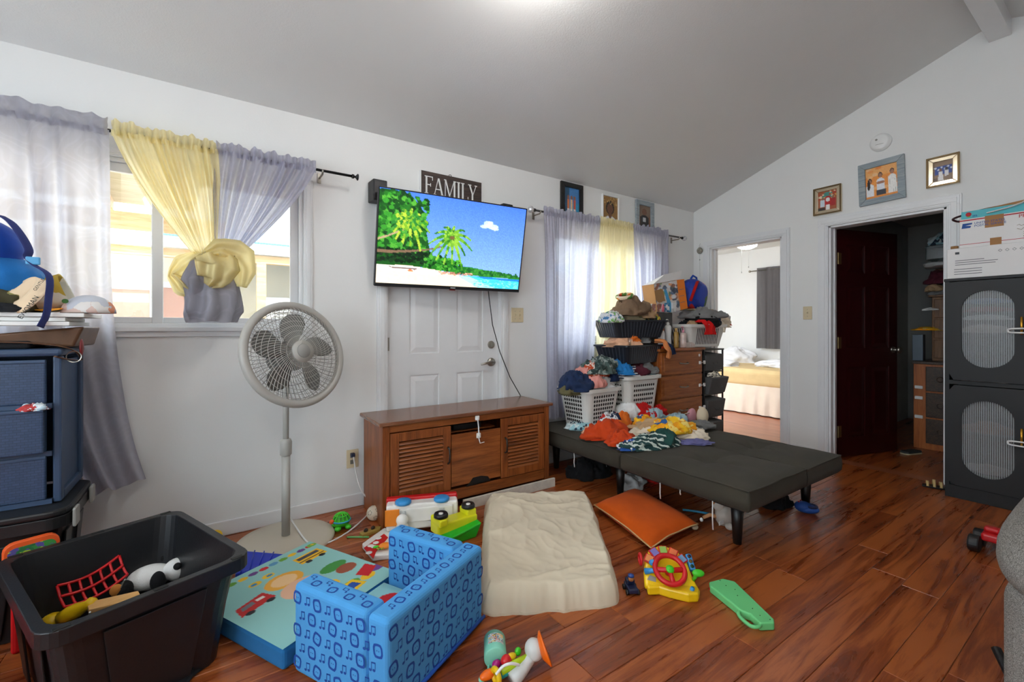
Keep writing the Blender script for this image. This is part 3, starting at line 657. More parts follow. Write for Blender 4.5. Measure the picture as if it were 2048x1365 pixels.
yw, tl = -.0836, .2071; tv.rotation_euler = (-tl*-1, 0, yw); TWd, THt = 1.0774, .6227
tv.rotation_mode = 'QUATERNION'; tv.rotation_quaternion = (Matrix.Rotation(yw, 3, 'Z') @ Matrix.Rotation(tl, 3, 'X')).to_quaternion()
MB().bb(-TWd/2, .0, -THt/2, TWd/2, .028, THt/2).bb(-.3, .028, -.25, .3, .06, .12).build('housing', m_black, tv, bevel=.004)
b = .008; MB().bb(-TWd/2, -.006, -THt/2+.022, -TWd/2+b, 0, THt/2).bb(TWd/2-b, -.006, -THt/2+.022, TWd/2, 0, THt/2).bb(-TWd/2+b, -.006, THt/2-b, TWd/2-b, 0, THt/2).bb(-TWd/2, -.008, -THt/2, TWd/2, 0, -THt/2+.022).build('bezel', mat('dark_bezel', S(40, 42, 46), .3, .3), tv, bevel=.002)
sc_ = obj('screen', p.mesh('screen', TWd-2*b, THt-b-.022), attr_mat('lit_screen', .12, .95), tv); sc_.location = (-TWd/2+b, -.003, -THt/2+.022)
MB().bb(-.018, -.0092, -THt/2+.008, .018, -.0078, -THt/2+.013).build('maker_mark', m_white, tv); MB().bb(-.02, -.004, -THt/2-.008, .02, .01, -THt/2).build('sensor', mat('red_sensor', S(120, 30, 24), .3), tv)
MB().bb(-.04, .06, -.1, .04, .075, .1).build('mount_arm', m_blackm, tv)
cpts = [tv.matrix_basis @ Vector((.29, .014, -THt/2-.004))]
cpts += [WL(985, 650, -.05), WL(1000, 705, -.04), WL(1020, 755, -.04), WL(1041, 792, -.04)]
tag(MB().tube(cpts, .0035, 6).build('power_cable', m_black, None, True), 'thin black cable running down the white door from the television', 'cable')
# ------------------------------------------------------------------ sign, loudspeakers, picture frames
m_sign = wood('dark_sign_wood', S(36, 28, 26), S(58, 46, 42), S(82, 66, 58), 0, .6, 2)
sg = thing('wall_sign', 'dark wood plank sign with white serif lettering above the television', 'sign', (-2.97, -.012, 2.04)); o = sg.location
x0, x1, z0, z1 = -3.205, -2.722, 1.985, 2.238
MB(o).bb(x0, -.022, z0, x1, -.002, z1).build('board', m_sign, sg, bevel=.001); MB(o).bb(x0-.006, -.023, z0, x0, -.001, z1).build('edge', m_white, sg); MB(o).bb(x1, -.023, z0, x1+.004, -.001, z1).build('edge', m_white, sg)
def serif_family(o):
    mb = MB(o); mb.M = Matrix.Translation((x0+.002, 0, 0)) @ Matrix.Diagonal((.9, 1, 1, 1)) @ Matrix.Translation((-x0, 0, 0)); y0, y1 = -.0245, -.0215; H = .118; zb = z1-.035-H; X = x0+.026
    def st(x, w, za=0, zc=1): mb.bb(x, y0, zb+H*za, x+w, y1, zb+H*zc)
    def sf(x, w, z): mb.bb(x, y0, zb+H*z-.003, x+w, y1, zb+H*z+.003)
    def dg(xa, za, xb, zc, w): mb.prism([(xa, zb+H*za), (xa+w, zb+H*za), (xb+w, zb+H*zc), (xb, zb+H*zc)], y0, y1, 'y')
    T, t = .014, .005
    st(X+.008, T); sf(X, .03, 0); sf(X, .068, 1); st(X+.063, t, .8, 1); sf(X+.015, .035, .52); st(X+.047, t, .42, .62); X += .074
    dg(X+.006, 0, X+.038, 1, t); dg(X+.068, 0, X+.036, 1, T); sf(X, .022, 0); sf(X+.06, .032, 0); sf(X+.018, .045, .33); X += .09
    st(X+.008, t); sf(X, .022, 0); sf(X, .018, 1); dg(X+.045, 0, X+.008, 1, T*.8); dg(X+.045, 0, X+.085, 1, t); st(X+.085, T); sf(X+.077, .03, 0); sf(X+.083, .024, 1); X += .114
    st(X+.008, T); sf(X, .03, 0); sf(X, .03, 1); X += .038
    st(X+.008, T); sf(X, .03, 1); sf(X, .066, 0); st(X+.061, t, 0, .22); X += .066
    st(X+.032, T, 0, .45); sf(X+.024, .03, 0); dg(X+.034, .42, X+.006, 1, T*.9); dg(X+.042, .42, X+.07, 1, t); sf(X-.002, .03, 1); sf(X+.06, .022, 1)
    mb.build('lettering', m_white, sg)
serif_family(o); MB(o).tube([(-2.99, -.01, z1), (-2.985, -.012, z1+.012), (-2.975, -.012, z1+.014), (-2.965, -.01, z1+.004)], .002, 6).build('hanger', m_blackm, sg)
mb = MB(o); mb.ring((-2.955, -.023, z0+.075), .012, .0018, 'y', 16, 5); mb.build('ampersand_loop', m_white, sg)
m_spk = mat('speaker_black', S(30, 30, 31), .5, var=.1, bump=.15, bs=400)
for x, z, lb in ((-3.515, 1.955, 'small black satellite speaker at the upper left corner of the television'), (-2.535, 1.955, 'small black satellite speaker half hidden behind the television beside the sign')):
    t = thing('satellite_speaker', lb, 'speaker', (x, -.055, z)); mb = MB(); mb.prism([(-.045, -.05), (.045, -.05), (.05, .053), (-.05, .053)], 0, .135, 'z'); mb.build('cabinet', m_spk, t, bevel=.006); MB().bb(-.038, -.053, .012, .038, -.05, .123).build('grille', m_black, t, bevel=.002)
m_ph = attr_mat('photo_print', .35)
def photo(kind):
    if kind == 'group': q = Paint(30, 40, (70, 130, 190)); q.rect(0, .55, 1, 1, (60, 150, 190)); q.rect(0, 0, .35, 1, (50, 90, 120))
    if kind == 'group':
        for i, c in enumerate(((210, 120, 70), (230, 190, 150), (200, 90, 70))): q.ell(.3+.2*i, .38, .08, .07, (150, 96, 70)); q.rect(.22+.2*i, .44, .38+.2*i, .8, c); q.rect(.24+.2*i, .8, .36+.2*i, 1, (235, 225, 215))
    elif kind == 'girl':
        q = Paint(30, 40, (150, 112, 60)); q.ell(.5, .42, .26, .26, (28, 20, 18)); q.ell(.5, .45, .19, .20, (112, 74, 52)); q.rect(.40, .6, .60, .78, (112, 74, 52)); q.poly([(.0, 1), (.1, .82), (.4, .72), (.5, .86), (.6, .72), (.9, .82), (1, 1)], (226, 226, 230))
        for i in range(26): q.ell(rs.random(), rs.random()*.3, .03, .02, (210, 176, 110))
    elif kind == 'boy': q = Paint(26, 36, (130, 110, 92)); q.ell(.5, .3, .19, .15, (120, 82, 60)); q.poly([(.1, 1), (.15, .55), (.35, .45), (.65, .45), (.85, .55), (.9, 1)], (24, 24, 26)); q.rect(.4, .55, .6, .75, (200, 200, 200)); q.rect(0, .5, .14, 1, (140, 96, 70)); q.rect(.86, .5, 1, 1, (140, 96, 70))
    elif kind == 'trio':
        q = Paint(54, 48, (240, 150, 60)); q.rect(0, 0, 1, .3, (250, 205, 150), .5)
        for i in range(20): q.ell(rs.random(), rs.random(), .09, .05, rs.choice([(248, 170, 80), (250, 220, 180), (236, 130, 50)]), al=.5)
        for x, y, sh in ((.14, .42, (240, 240, 242)), (.47, .28, (236, 238, 244)), (.83, .24, (245, 243, 238))): q.ell(x, y, .065, .085, (36, 26, 24)); q.ell(x, y+.02, .05, .065, (170, 116, 90)); q.poly([(x-.13, 1), (x-.12, y+.16), (x-.04, y+.1), (x+.04, y+.1), (x+.12, y+.16), (x+.13, 1)], sh)
        q.ell(.1, .55, .05, .16, (36, 26, 24)); q.rect(.33, .74, .63, 1, (44, 46, 56)); q.ell(.47, .52, .13, .05, (170, 116, 90)); q.rect(0, .92, 1, 1, (240, 150, 60)); [q.line((.75+.05*i, .5), (.74+.06*i, .92), .008, (190, 186, 180)) for i in range(5)]
    elif kind == 'santa':
        q = Paint(30, 34, (176, 96, 60)); q.ell(.5, .3, .3, .25, (70, 150, 140)); [q.ell(rs.random(), rs.random()*.5, .05, .04, rs.choice([(230, 170, 90), (190, 60, 40), (240, 220, 190)])) for i in range(30)]
        q.ell(.5, .55, .2, .3, (190, 36, 36)); q.ell(.5, .45, .11, .1, (240, 238, 236)); q.rect(.1, .45, .34, .8, (206, 220, 230)); q.rect(.66, .4, .9, .8, (176, 44, 44)); q.ell(.22, .38, .07, .07, (150, 104, 80)); q.ell(.78, .34, .07, .07, (150, 104, 80)); q.rect(.4, .7, .6, .98, (240, 236, 232)); q.rect(0, .82, .38, 1, (60, 48, 44))
    elif kind == 'couple':
        q = Paint(30, 34, (150, 124, 100)); q.rect(.08, .24, .94, .66, (36, 70, 150)); [q.ell(.1+.16*i, .3+.1*(i % 2), .06, .04, (214, 224, 240)) for i in range(6)]; q.ell(.36, .42, .07, .07, (120, 86, 66)); q.poly([(.22, .95), (.28, .5), (.46, .5), (.52, .95)], (240, 238, 236)); q.ell(.66, .40, .08, .08, (40, 30, 30)); q.poly([(.56, .78), (.58, .46), (.76, .46), (.78, .72)], (232, 230, 232)); q.rect(.0, .78, .2, 1, (120, 98, 80))
    return q.speck(.08)
def frame(name, label, w, h, fw_, kind, m_f, loc, rotz=0, roll=0, th=.022, mat_c=None, lip=False):
    """hangs on a wall; local x right, z up, faces -y; origin at the lower left of the frame"""
    t = thing(name, label, 'picture frame', loc); t.rotation_euler = (0, roll, rotz)
    for i, q in enumerate(([(0, 0), (w, 0), (w-fw_, fw_), (fw_, fw_)], [(w, 0), (w, h), (w-fw_, h-fw_), (w-fw_, fw_)], [(w, h), (0, h), (fw_, h-fw_), (w-fw_, h-fw_)], [(0, h), (0, 0), (fw_, fw_), (fw_, h-fw_)])):
        MB().prism(q[::-1], -th, 0, 'y').build('frame_rail', m_f, t, bevel=.003)
    if lip:
        e = fw_*.32
        for q in ([(0, 0), (w, 0), (w-e, e), (e, e)], [(w, 0), (w, h), (w-e, h-e), (w-e, e)], [(w, h), (0, h), (e, h-e), (w-e, h-e)], [(0, h), (0, 0), (e, e), (e, h-e)]): MB().prism(q[::-1], -th-.007, -th, 'y').build('outer_bead', lip, t, bevel=.002)
    o = obj('photo', photo(kind).mesh('photo', w-2*fw_, h-2*fw_), m_ph, t); o.location = (fw_, -.006, fw_)
    MB().bb(fw_, -.005, fw_, w-fw_, 0, h-fw_).build('backing', m_black, t)
    return t
m_fgray = wood('weathered_grey_frame', S(120, 132, 138), S(146, 158, 164), S(170, 178, 180), 0, .7, 2.5)
frame('picture_frame', 'black framed beach group photo above the corner curtain rod', .255, .305, .04, 'group', mat('black_frame', S(24, 22, 22), .35), (-1.935, -.004, 2.10))
frame('picture_frame', 'thin white framed portrait of a child in a white top', .225, .27, .012, 'girl', m_white, (-1.44, -.004, 2.11))
frame('picture_frame', 'grey framed portrait of a child in a black shirt', .27, .30, .045, 'boy', m_fgray, (-.975, -.004, 2.105))
m_champ = mat('champagne_mirror', S(226, 212, 184), .14, .85, var=.06); m_brz = mat('bronze_edge', S(110, 90, 60), .35, .7)
frame('picture_frame', 'small champagne mirrored frame with a festive red family photo', .209, .236, .036, 'santa', m_champ, (-.003, -1.183, 2.126), -PI/2, lip=m_brz)
frame('picture_frame', 'wide weathered grey frame with an orange portrait of three people in white', .293, .338, .046, 'trio', m_fgray, (-.003, -1.515, 2.134), -PI/2, roll=-.03)
frame('picture_frame', 'small champagne mirrored frame with two people in white by water', .178, .219, .038, 'couple', m_champ, (-.003, -1.925, 2.174), -PI/2, lip=m_brz)
sd = thing('smoke_detector', 'round white smoke detector high on the gable wall', 'smoke detector', (-.001, -1.651, 2.619)); sd.rotation_euler = (0, -PI/2, 0)
MB().lathe([(0, .034), (.05, .033), (.062, .026), (.066, .012), (.07, .010), (.07, 0), (0, 0)], 36).build('housing', m_white, sd, True)
MB().cyl((.02, .02, .030), (.02, .02, .036), .008).build('test_button', m_gray, sd); mb = MB(); [mb.box(-.02, 0, .0335, .003, .05, .002) for i in range(1)]; mb.build('slot', m_gray, sd)
or_ = thing('hanging_ornament', 'small silver shell ornament hanging on a string by the bedroom doorway', 'ornament', (-.02, -.085, 1.93)); o = or_.location
MB(o).ell((-.02, -.085, 1.985), (.02, .032, .036), 16, 10, lambda d, p_: p_*(1+.2*NZ.noise(d*5))).build('shell', mat('silver_shell', S(150, 146, 136), .3, .5, var=.4, vs=60), or_, True)
MB(o).tube([(-.004, -.085, 2.065), (-.01, -.075, 2.04), (-.02, -.085, 2.02)], .0015, 5).tube([(-.02, -.085, 1.95), (-.02, -.085, 1.87), (-.012, -.085, 1.70)], .001, 5).ell((-.02, -.085, 1.885), (.005, .005, .008), 8, 6).build('string', m_gray, or_)
# ------------------------------------------------------------------ switches and outlets
def plate(name, label, loc, rotz, w, kind):
    t = thing(name, label, 'switch' if 'tog' in kind else 'outlet', loc, rotz); h = .116
    MB().bb(-w/2, -.006, -h/2, w/2, 0, h/2).build('cover_plate', m_almond, t, bevel=.003)
    if 'tog' in kind:
        for x in ((-.023, .023) if kind == 'tog2' else (0,)): MB().box(x, -.007, 0, .012, .003, .026).build('toggle_slot', m_almond, t); MB().hexa([(x-.004, -.018, .002), (x+.004, -.018, .002), (x+.004, -.006, -.006), (x-.004, -.006, -.006), (x-.004, -.018, .009), (x+.004, -.018, .009), (x+.004, -.006, .008), (x-.004, -.006, .008)]).build('toggle', m_almond, t)
        for x in ((-.023, .023) if kind == 'tog2' else (0,)):
            for z in (-.03, .03): MB().cyl((x, -.006, z), (x, -.0075, z), .003, n=10).build('screw', m_chrome, t)
    else:
        for z in (-.02, .02): MB().box(0, -.0075, z, .03, .003, .026).build('receptacle', mat('grey_receptacle', S(120, 116, 106), .5), t, bevel=.003)
    return t
plate('light_switch', 'almond double toggle switch plate between door and corner curtains', (-2.38, -.0005, 1.246), 0, .118, 'tog2')
plate('light_switch', 'almond single toggle switch plate between the two doorways', (-.0005, -1.129, 1.277), -PI/2, .072, 'tog1')
plate('wall_outlet', 'almond wall outlet low on the wall beside the media console', (-3.662, -.0005, .308), 0, .074, 'out')
# ------------------------------------------------------------------ media console
m_oak = wood('cherry_console', S(84, 40, 16), S(128, 66, 28), S(160, 90, 42), 2, .38, 1.2); m_oakx = wood('cherry_console_across', S(88, 42, 17), S(132, 70, 31), S(164, 94, 46), 0, .34, 1.2)
m_top = wood('walnut_console_top', S(96, 58, 40), S(120, 76, 54), S(140, 94, 70), 0, .22, .8); m_hdl = mat('dark_bronze', S(60, 56, 52), .35, .7)
CX0, CX1, CY0, CY1, CZ = -3.60, -2.385, -.40, -.035, .585
mc = thing('media_console', 'low cherry wood media console with louvred doors below the television', 'cabinet', ((CX0+CX1)/2, -.2, 0)); o = mc.location
MB(o).bb(CX0-.025, CY0-.03, CZ-.006, CX1+.025, CY1+.005, CZ+.016).build('top', m_top, mc, bevel=.006)
MB(o).bb(CX0, CY0, 0, CX0+.02, CY1, CZ-.006).build('side_panel', m_oak, mc, bevel=.002); MB(o).bb(CX1-.02, CY0, 0, CX1, CY1, CZ-.006).build('side_panel', m_oak, mc, bevel=.002)
MB(o).bb(CX0+.02, CY1-.012, .06, CX1-.02, CY1, CZ-.006).build('back_panel', m_oak, mc); MB(o).bb(CX0+.02, CY0+.01, .10, CX1-.02, CY1-.012, .118).build('bottom_panel', m_oakx, mc)
DW = .385; fy = CY0-.001
for x in (CX0, CX1-.042): MB(o).bb(x, CY0-.012, 0, x+.042, CY0, CZ-.006).build('stile', m_oak, mc, bevel=.002)
MB(o).bb(CX0+.042, CY0-.008, .06, CX1-.042, CY0+.008, .125).build('base_rail', m_oakx, mc, bevel=.002)
MB(o).bb(CX0+.042, CY0-.006, CZ-.05, CX1-.042, CY0+.01, CZ-.006).build('top_rail', m_oakx, mc, bevel=.002)
def louvre(x0, x1, hx):
    z0, z1, w = .13, CZ-.055, .052; y = CY0-.014
    d = MB(o).bb(x0, y, z0, x0+w, CY0+.004, z1).bb(x1-w, y, z0, x1, CY0+.004, z1).bb(x0+w, y, z0, x1-w, CY0+.004, z0+w).bb(x0+w, y, z1-w, x1-w, CY0+.004, z1).build('door', m_oak, mc, bevel=.003)
    n = 13; dz = (z1-z0-2*w)/n
    for i in range(n):
        za = z0+w+i*dz; mb = MB(o); mb.hexa([(x0+w, y-.001, za+.0015), (x1-w, y-.001, za+.0015), (x1-w, y+.008, za+.0015), (x0+w, y+.008, za+.0015), (x0+w, y+.013, za+dz-.006), (x1-w, y+.013, za+dz-.006), (x1-w, y+.0155, za+dz-.006), (x0+w, y+.0155, za+dz-.006)]); mb.build('slat', m_oakx, d)
    MB(o).bb(x0+w, y+.016, z0+w, x1-w, y+.018, z1-w).build('louvre_shade_back', mat('louvre_gap_shade', S(24, 12, 6), .8), d)  # near-black sheet paints the shade in the gaps between slats
    MB(o).tube([(hx, y, .30), (hx, y-.02, .31), (hx, y-.024, .35), (hx, y-.02, .39), (hx, y, .40)], [.007, .006, .005, .006, .007], 8).build('handle', m_hdl, d, True)
louvre(CX0+.045, CX0+.045+DW, CX0+.045+DW-.02); louvre(CX1-.045-DW+.02, CX1-.045, CX1-.045-DW+.05)
a, b = CX0+.05+DW, CX1-.05-DW+.02
MB(o).bb(a, CY0-.010, .145, b, CY0+.006, CZ-.115).build('drop_front', m_oakx, mc, bevel=.002)
mb = MB(o); mb.prism([(a+.10, .128), (b-.08, .134), (b-.10, .165), ((a+b)/2+.03, .178), ((a+b)/2-.03, .176), (a+.13, .15)], CY0-.0115, CY0-.0095, 'y'); mb.build('broken_notch', m_black, mc)
MB(o).bb(a, CY0+.06, CZ-.118, b, CY0+.3, CZ-.113).build('shelf', m_oakx, mc); MB(o).bb(a+.06, CY0+.08, CZ-.112, b-.1, CY0+.28, CZ-.075).build('set_top_box', m_black, mc, bevel=.004)
def child_lock(root, o, p, q, y):
    MB(o).box(p[0], y-.006, p[1], .03, .012, .03).build('lock_pad', m_white, root, bevel=.005); MB(o).box(q[0], y-.006, q[1], .03, .012, .034).build('lock_pad', m_white, root, bevel=.005)
    MB(o).tube([(p[0], y-.01, p[1]), ((p[0]+q[0])/2, y-.014, (p[1]+q[1])/2), (q[0], y-.01, q[1])], .008, 6, flat=.3).build('lock_strap', m_white, root)
child_lock(mc, o, (-2.985, CZ-.025), (-2.975, CZ-.14), CY0-.012); MB(o).tube([(-2.975, CY0-.02, CZ-.155), (-2.968, CY0-.026, CZ-.19), (-2.94, CY0-.03, CZ-.185)], .006, 6, flat=.4).build('lock_tab', m_white, mc)
tag(MB().bb(-3.1, -.452, 0, -2.36, -.434, .062).build('loose_board', mat('scuffed_white_paint', S(214, 208, 196), .6, var=.1, vs=20), bevel=.002), 'scuffed white painted board on the floor along the console front', 'board')
# ------------------------------------------------------------------ pedestal fan
m_fan = mat('fan_grey', S(176, 173, 166), .4, var=.02); m_fand = mat('fan_blade_grey', S(112, 112, 108), .4, var=.04); m_fanb = mat('fan_base_beige', S(198, 188, 170), .45, var=.02)
fc = Vector((-4.075, -.265, 0)); fan = thing('pedestal_fan', 'grey pedestal floor fan with a round wire cage and disc base', 'fan', fc)
MB().lathe([(0, .032), (.06, .03), (.2, .022), (.235, .016), (.243, .008), (.243, 0), (0, 0)], 56).build('base', m_fanb, fan, True)
MB().cyl((0, 0, .028), (0, 0, .47), .021, .021, 20).build('outer_pole', m_fan, fan, True); MB().cyl((0, 0, .44), (0, 0, .9), .0145, .0145, 18).build('inner_pole', m_fan, fan, True)
MB().lathe([(.021, .455), (.029, .465), (.03, .53), (.024, .545), (.0145, .548)], 24).build('height_collar', m_fan, fan, True)
hd = bpy.data.objects.new('head_frame', None); HM = Matrix.Translation((.03, -.125, 1.008)) @ Matrix.Scale(1.1, 4) @ Matrix.Rotation(math.radians(24), 4, 'Z') @ Matrix.Rotation(math.radians(-14), 4, 'X')
bpy.data.objects.remove(hd)
def hb(): m = MB(); m.M = HM; return m       # head space: faces -y
hb().ring((0, 0, 0), .235, .019, 'y', 64, 10).build('cage_rim', m_fan, fan, True)
hb().cyl((0, .03, 0), (0, .15, 0), .075, .06, 28).build('motor', m_fand, fan, True); hb().tube([(0, .10, -.03), (-.02, .13, -.09)], .02, 10).build('tilt_joint', m_fan, fan, True)
w = hb()
for k in range(72):
    a = 2*PI*k/72; pts = []
    for j in range(9): t = j/8; r = .05+(.225-.05)*t; aa = a+.55*t; y = -.052*(1-(r/.235)**2)-.006; pts.append((r*math.cos(aa), y, r*math.sin(aa)))
    w.tube(pts, .0013, 4, False)
for r in (.075, .10, .125, .15, .175, .195, .213): w.ring((0, -.052*(1-(r/.235)**2)-.006, 0), r, .0012, 'y', 60, 4)
cg = w.build('front_cage', m_fan, fan); cg['kind'] = 'stuff'
w = hb()
for k in range(60):
    a = 2*PI*k/60; w.tube([(r*math.cos(a-.25*r), .07*(1-(r/.235)**2)**.6+.004, r*math.sin(a-.25*r)) for r in (.07, .12, .17, .21, .228)], .0013, 4, False)
for r in (.1, .14, .18, .21): w.ring((0, .07*(1-(r/.235)**2)**.6+.004, 0), r, .0012, 'y', 50, 4)
cg = w.build('rear_cage', m_fand, fan); cg['kind'] = 'stuff'
for k in range(5):
    m = hb(); a0 = PI/2+.1+k*2*PI/5
    def bl(u, v, a0=a0):
        r = .03+v*.168; wd = (.20+.36*math.sin(PI*min(v*.9+.08, 1))**.8)*(1 if v < .85 else 1-(v-.85)*2.2); a = a0+(u-.5)*wd*1.5-.25*v; return (r*math.cos(a), .012+.03*(u-.5), r*math.sin(a))
    m.grid(bl, 10, 12); m.build('blade', m_fand, fan, True, solid=.003)
hb().cyl((0, -.045, 0), (0, .02, 0), .03, .03, 20).build('hub', m_fand, fan, True)
m = hb(); m.lathe([(0, 0)]) if False else m.cyl((0, -.066, 0), (0, -.05, 0), .05, .052, 36); m.build('badge_ring', m_fan, fan, True); hb().cyl((0, -.069, 0), (0, -.066, 0), .031, .033, 30).build('badge', m_gray, fan, True)
cord = [WL(707, 912, -.028), WL(712, 945, -.03)]+[FL(722, 980, .12), FL(742, 1010, .02), FL(735, 1030, .004), FL(700, 1062, .004), FL(660, 1085, .004), FL(630, 1092, .004), FL(612, 1082, .03), FL(590, 1052, .05), FL(576, 1030, .12)]
def smooth_path(p, k=6):
    out = []
    for i in range(len(p)-1):
        a, b, c, d = p[max(i-1, 0)], p[i], p[i+1], p[min(i+2, len(p)-1)]
        for j in range(k): t = j/k; out.append(.5*((2*b)+(c-a)*t+(2*a-5*b+4*c-d)*t*t+(3*b-a-3*c+d)*t**3))
    return out+[p[-1]]
pc = thing('fan_extension_lead', 'white power cord from the wall outlet to the fan base', 'cord', FL(700, 1062, 0)); o = pc.location
MB(o).tube(smooth_path(cord), .0045, 8).build('cord', m_white, pc, True); q = WL(705, 910, -.02); MB(o).box(q.x, -.025, q.z, .026, .03, .022).build('plug', mat('navy_plug', S(30, 40, 66), .5), pc, bevel=.004)
# ------------------------------------------------------------------ futon sofa bed laid flat
m_fut = fabric('charcoal_microfibre', S(66, 62, 53), .14, .95, 700, .2, vs=5); m_leg = mat('black_leg', S(20, 20, 20), .4)
FX0, FX1, FY0, FY1, FZ = -2.27, -1.19, -1.79, -.05, .355
fu = thing('futon', 'charcoal flat futon sofa bed with tufted cushions and black legs', 'futon', (-1.73, -.92, 0)); o = fu.location
def cushion(x0, x1, y0, y1, seed, tuft):
    z0, z1, r = .245, FZ, .03; nu, nv = 48, 48; mb = MB(o)
    def top(u, v):
        x, y = x0+(x1-x0)*u, y0+(y1-y0)*v; e = min(u, 1-u)*(x1-x0); e2 = min(v, 1-v)*(y1-y0); d = min(e, e2); z = z1+.022*min(1, d/.12)**.6-.004
        for tx, ty in tuft: dd = math.hypot(x-tx, y-ty); z -= .034*math.exp(-(dd/.075)**2); a = math.atan2(y-ty, x-tx); z -= .011*math.exp(-(dd/.2)**2)*max(0, math.cos(a*5+seed))**3
        return (x, y, z+.005*NZ.noise(Vector((x*6, y*6, seed))))
    mb.grid(top, nu, nv); n0 = len(mb.v)
    per = [(u/nu, 0) for u in range(nu)]+[(1, v/nv) for v in range(nv)]+[(1-u/nu, 1) for u in range(nu)]+[(0, 1-v/nv) for v in range(nv)]
    rows = []
    for zz, ins in ((None, 0), (z1-.02, -.004), ((z0+z1)/2, -.008), (z0+.02, -.004), (z0, .012)):
        row = []
        for u, v in per:
            p = Vector(top(u, v)); c = Vector(((x0+x1)/2, (y0+y1)/2, 0)); dx = (1 if u == 1 else -1 if u == 0 else 0); dy = (1 if v == 1 else -1 if v == 0 else 0)
            row.append(mb.pt((p.x-dx*ins, p.y-dy*ins, p.z if zz is None else zz)))
        rows.append(row)
    for a, b in zip(rows, rows[1:]):
        for k in range(len(per)): j = (k+1) % len(per); mb.face(a[j], a[k], b[k], b[j])
    mb.face(*rows[-1][::-1]); c = mb.build('cushion', m_fut, fu, True)
    pp = [Vector(top(u, v))+Vector(((.002 if u == 1 else -.002 if u == 0 else 0), (.002 if v == 1 else -.002 if v == 0 else 0), .001)) for u, v in per[::2]]; pp.append(pp[0])
    MB(o).tube(pp, .0045, 6, False).build('piping', m_fut, c, True)
HX, HY = -1.665, -.985
cushion(FX0, HX, FY0, HY, 1.1, [(-1.97, -1.39)]); cushion(HX, FX1, FY0, HY, 2.3, [(-1.43, -1.39)]); cushion(FX0, HX, HY, FY1, 3.7, [(-1.97, -.5)]); cushion(HX, FX1, HY, FY1, 4.2, [(-1.43, -.5)])
MB(o).bb(FX0+.05, FY0+.05, .225, FX1-.05, FY1-.03, .246).build('frame', m_leg, fu)
for x, y in ((-2.10, -1.64), (-1.30, -1.64), (-2.10, -.83), (-1.30, -.83), (-2.08, -.13), (-1.30, -.13)): MB(o).cyl((x, y, .226), (x, y, 0), .034, .021, 20).build('leg', m_leg, fu, True)
# ------------------------------------------------------------------ oak dresser and grey fabric drawer tower
m_drs = wood('golden_oak', S(112, 58, 20), S(150, 82, 32), S(176, 104, 48), 0, .35, 1.3); m_drv = wood('golden_oak_upright', S(108, 56, 20), S(144, 78, 32), S(170, 100, 46), 2, .35, 1.3)
DX0, DX1, DY, DZ = -1.185, -.53, -.455, .955
dr = thing('dresser', 'oak chest of drawers with white child locks beside the laundry baskets', 'dresser', ((DX0+DX1)/2, -.25, 0)); o = dr.location
MB(o).bb(DX0, DY+.02, 0, DX1, -.05, DZ-.02).build('body', m_drv, dr, bevel=.003); MB(o).bb(DX0-.015, DY-.012, DZ-.02, DX1+.015, -.045, DZ+.004).build('top', m_drs, dr, bevel=.006)
for i in range(4):
    z0 = .09+i*.212; d = MB(o).bb(DX0+.025, DY, z0, DX1-.025, DY+.022, z0+.196).build('drawer', m_drs, dr, bevel=.003); e = .028
    MB(o).bb(DX0+.025+e, DY-.006, z0+e, DX1-.025-e, DY, z0+.196-e).build('drawer_panel', m_drs, d, bevel=.004)
    xm = (DX0+DX1)/2; zc = z0+.1; MB(o).tube([(xm-.055, DY-.004, zc), (xm-.05, DY-.026, zc-.004), (xm, DY-.03, zc-.008), (xm+.05, DY-.026, zc-.004), (xm+.055, DY-.004, zc)], .006, 8).build('pull', m_chrome, d, True)
    child_lock(dr, o, (DX1-.075, zc-.01), (DX1-.005, zc-.01), DY-.004)
    if i in (0, 3): MB(o).cyl((DX1-.08, DY-.004, zc+.06), (DX1-.08, DY-.01, zc+.06), .014).build('lock_pad', m_white, dr, True)
m_gfab = fabric('grey_bin_fabric', S(88, 88, 88), .1, .95, 600)
tw = thing('drawer_tower', 'narrow black framed tower of grey fabric drawers beside the oak dresser', 'drawer unit', (-.33, -.29, 0)); o = tw.location; TX0, TX1 = -.495, -.175
for x in (TX0, TX1):
    for y in (-.435, -.13): MB(o).cyl((x, y, 0), (x, y, .93), .009, n=10).build('upright', m_blackm, tw)
for i in range(4):
    z0 = .06+i*.22; MB(o).bb(TX0, -.435, z0-.012, TX1, -.13, z0).build('shelf', m_blackm, tw)
    mb = MB(o); a, b = TX0+.014, TX1-.014; f = [0, .012, .03, .0][i]
    mb.hexa([(a, -.44-f, z0+.004), (b, -.44-f, z0+.004), (b, -.14, z0+.004), (a, -.14, z0+.004), (a-.004, -.455-f*2, z0+.165), (b+.004, -.455-f*2, z0+.165), (b, -.14, z0+.19), (a, -.14, z0+.19)]); d = mb.build('fabric_drawer', m_gfab, tw, bevel=.01)
    MB(o).tube([(-.37, -.452-f*1.6, z0+.09), (-.37, -.465-f*1.6, z0+.07), (-.30, -.465-f*1.6, z0+.07), (-.30, -.452-f*1.6, z0+.09)], .006, 6, flat=.4).build('pull_tab', m_gfab, d)
MB(o).bb(TX0-.01, -.445, .925, TX1+.01, -.12, .94).build('tower_top', m_blackm, tw)
heap('garment', 'cream print cloth poking out of a grey fabric drawer', 'clothes', (-.36, -.45, .66), (.16, .07, .05), splotch('cream_black_print', [S(228, 220, 200), S(60, 56, 54), S(236, 230, 214)], 40), 91)
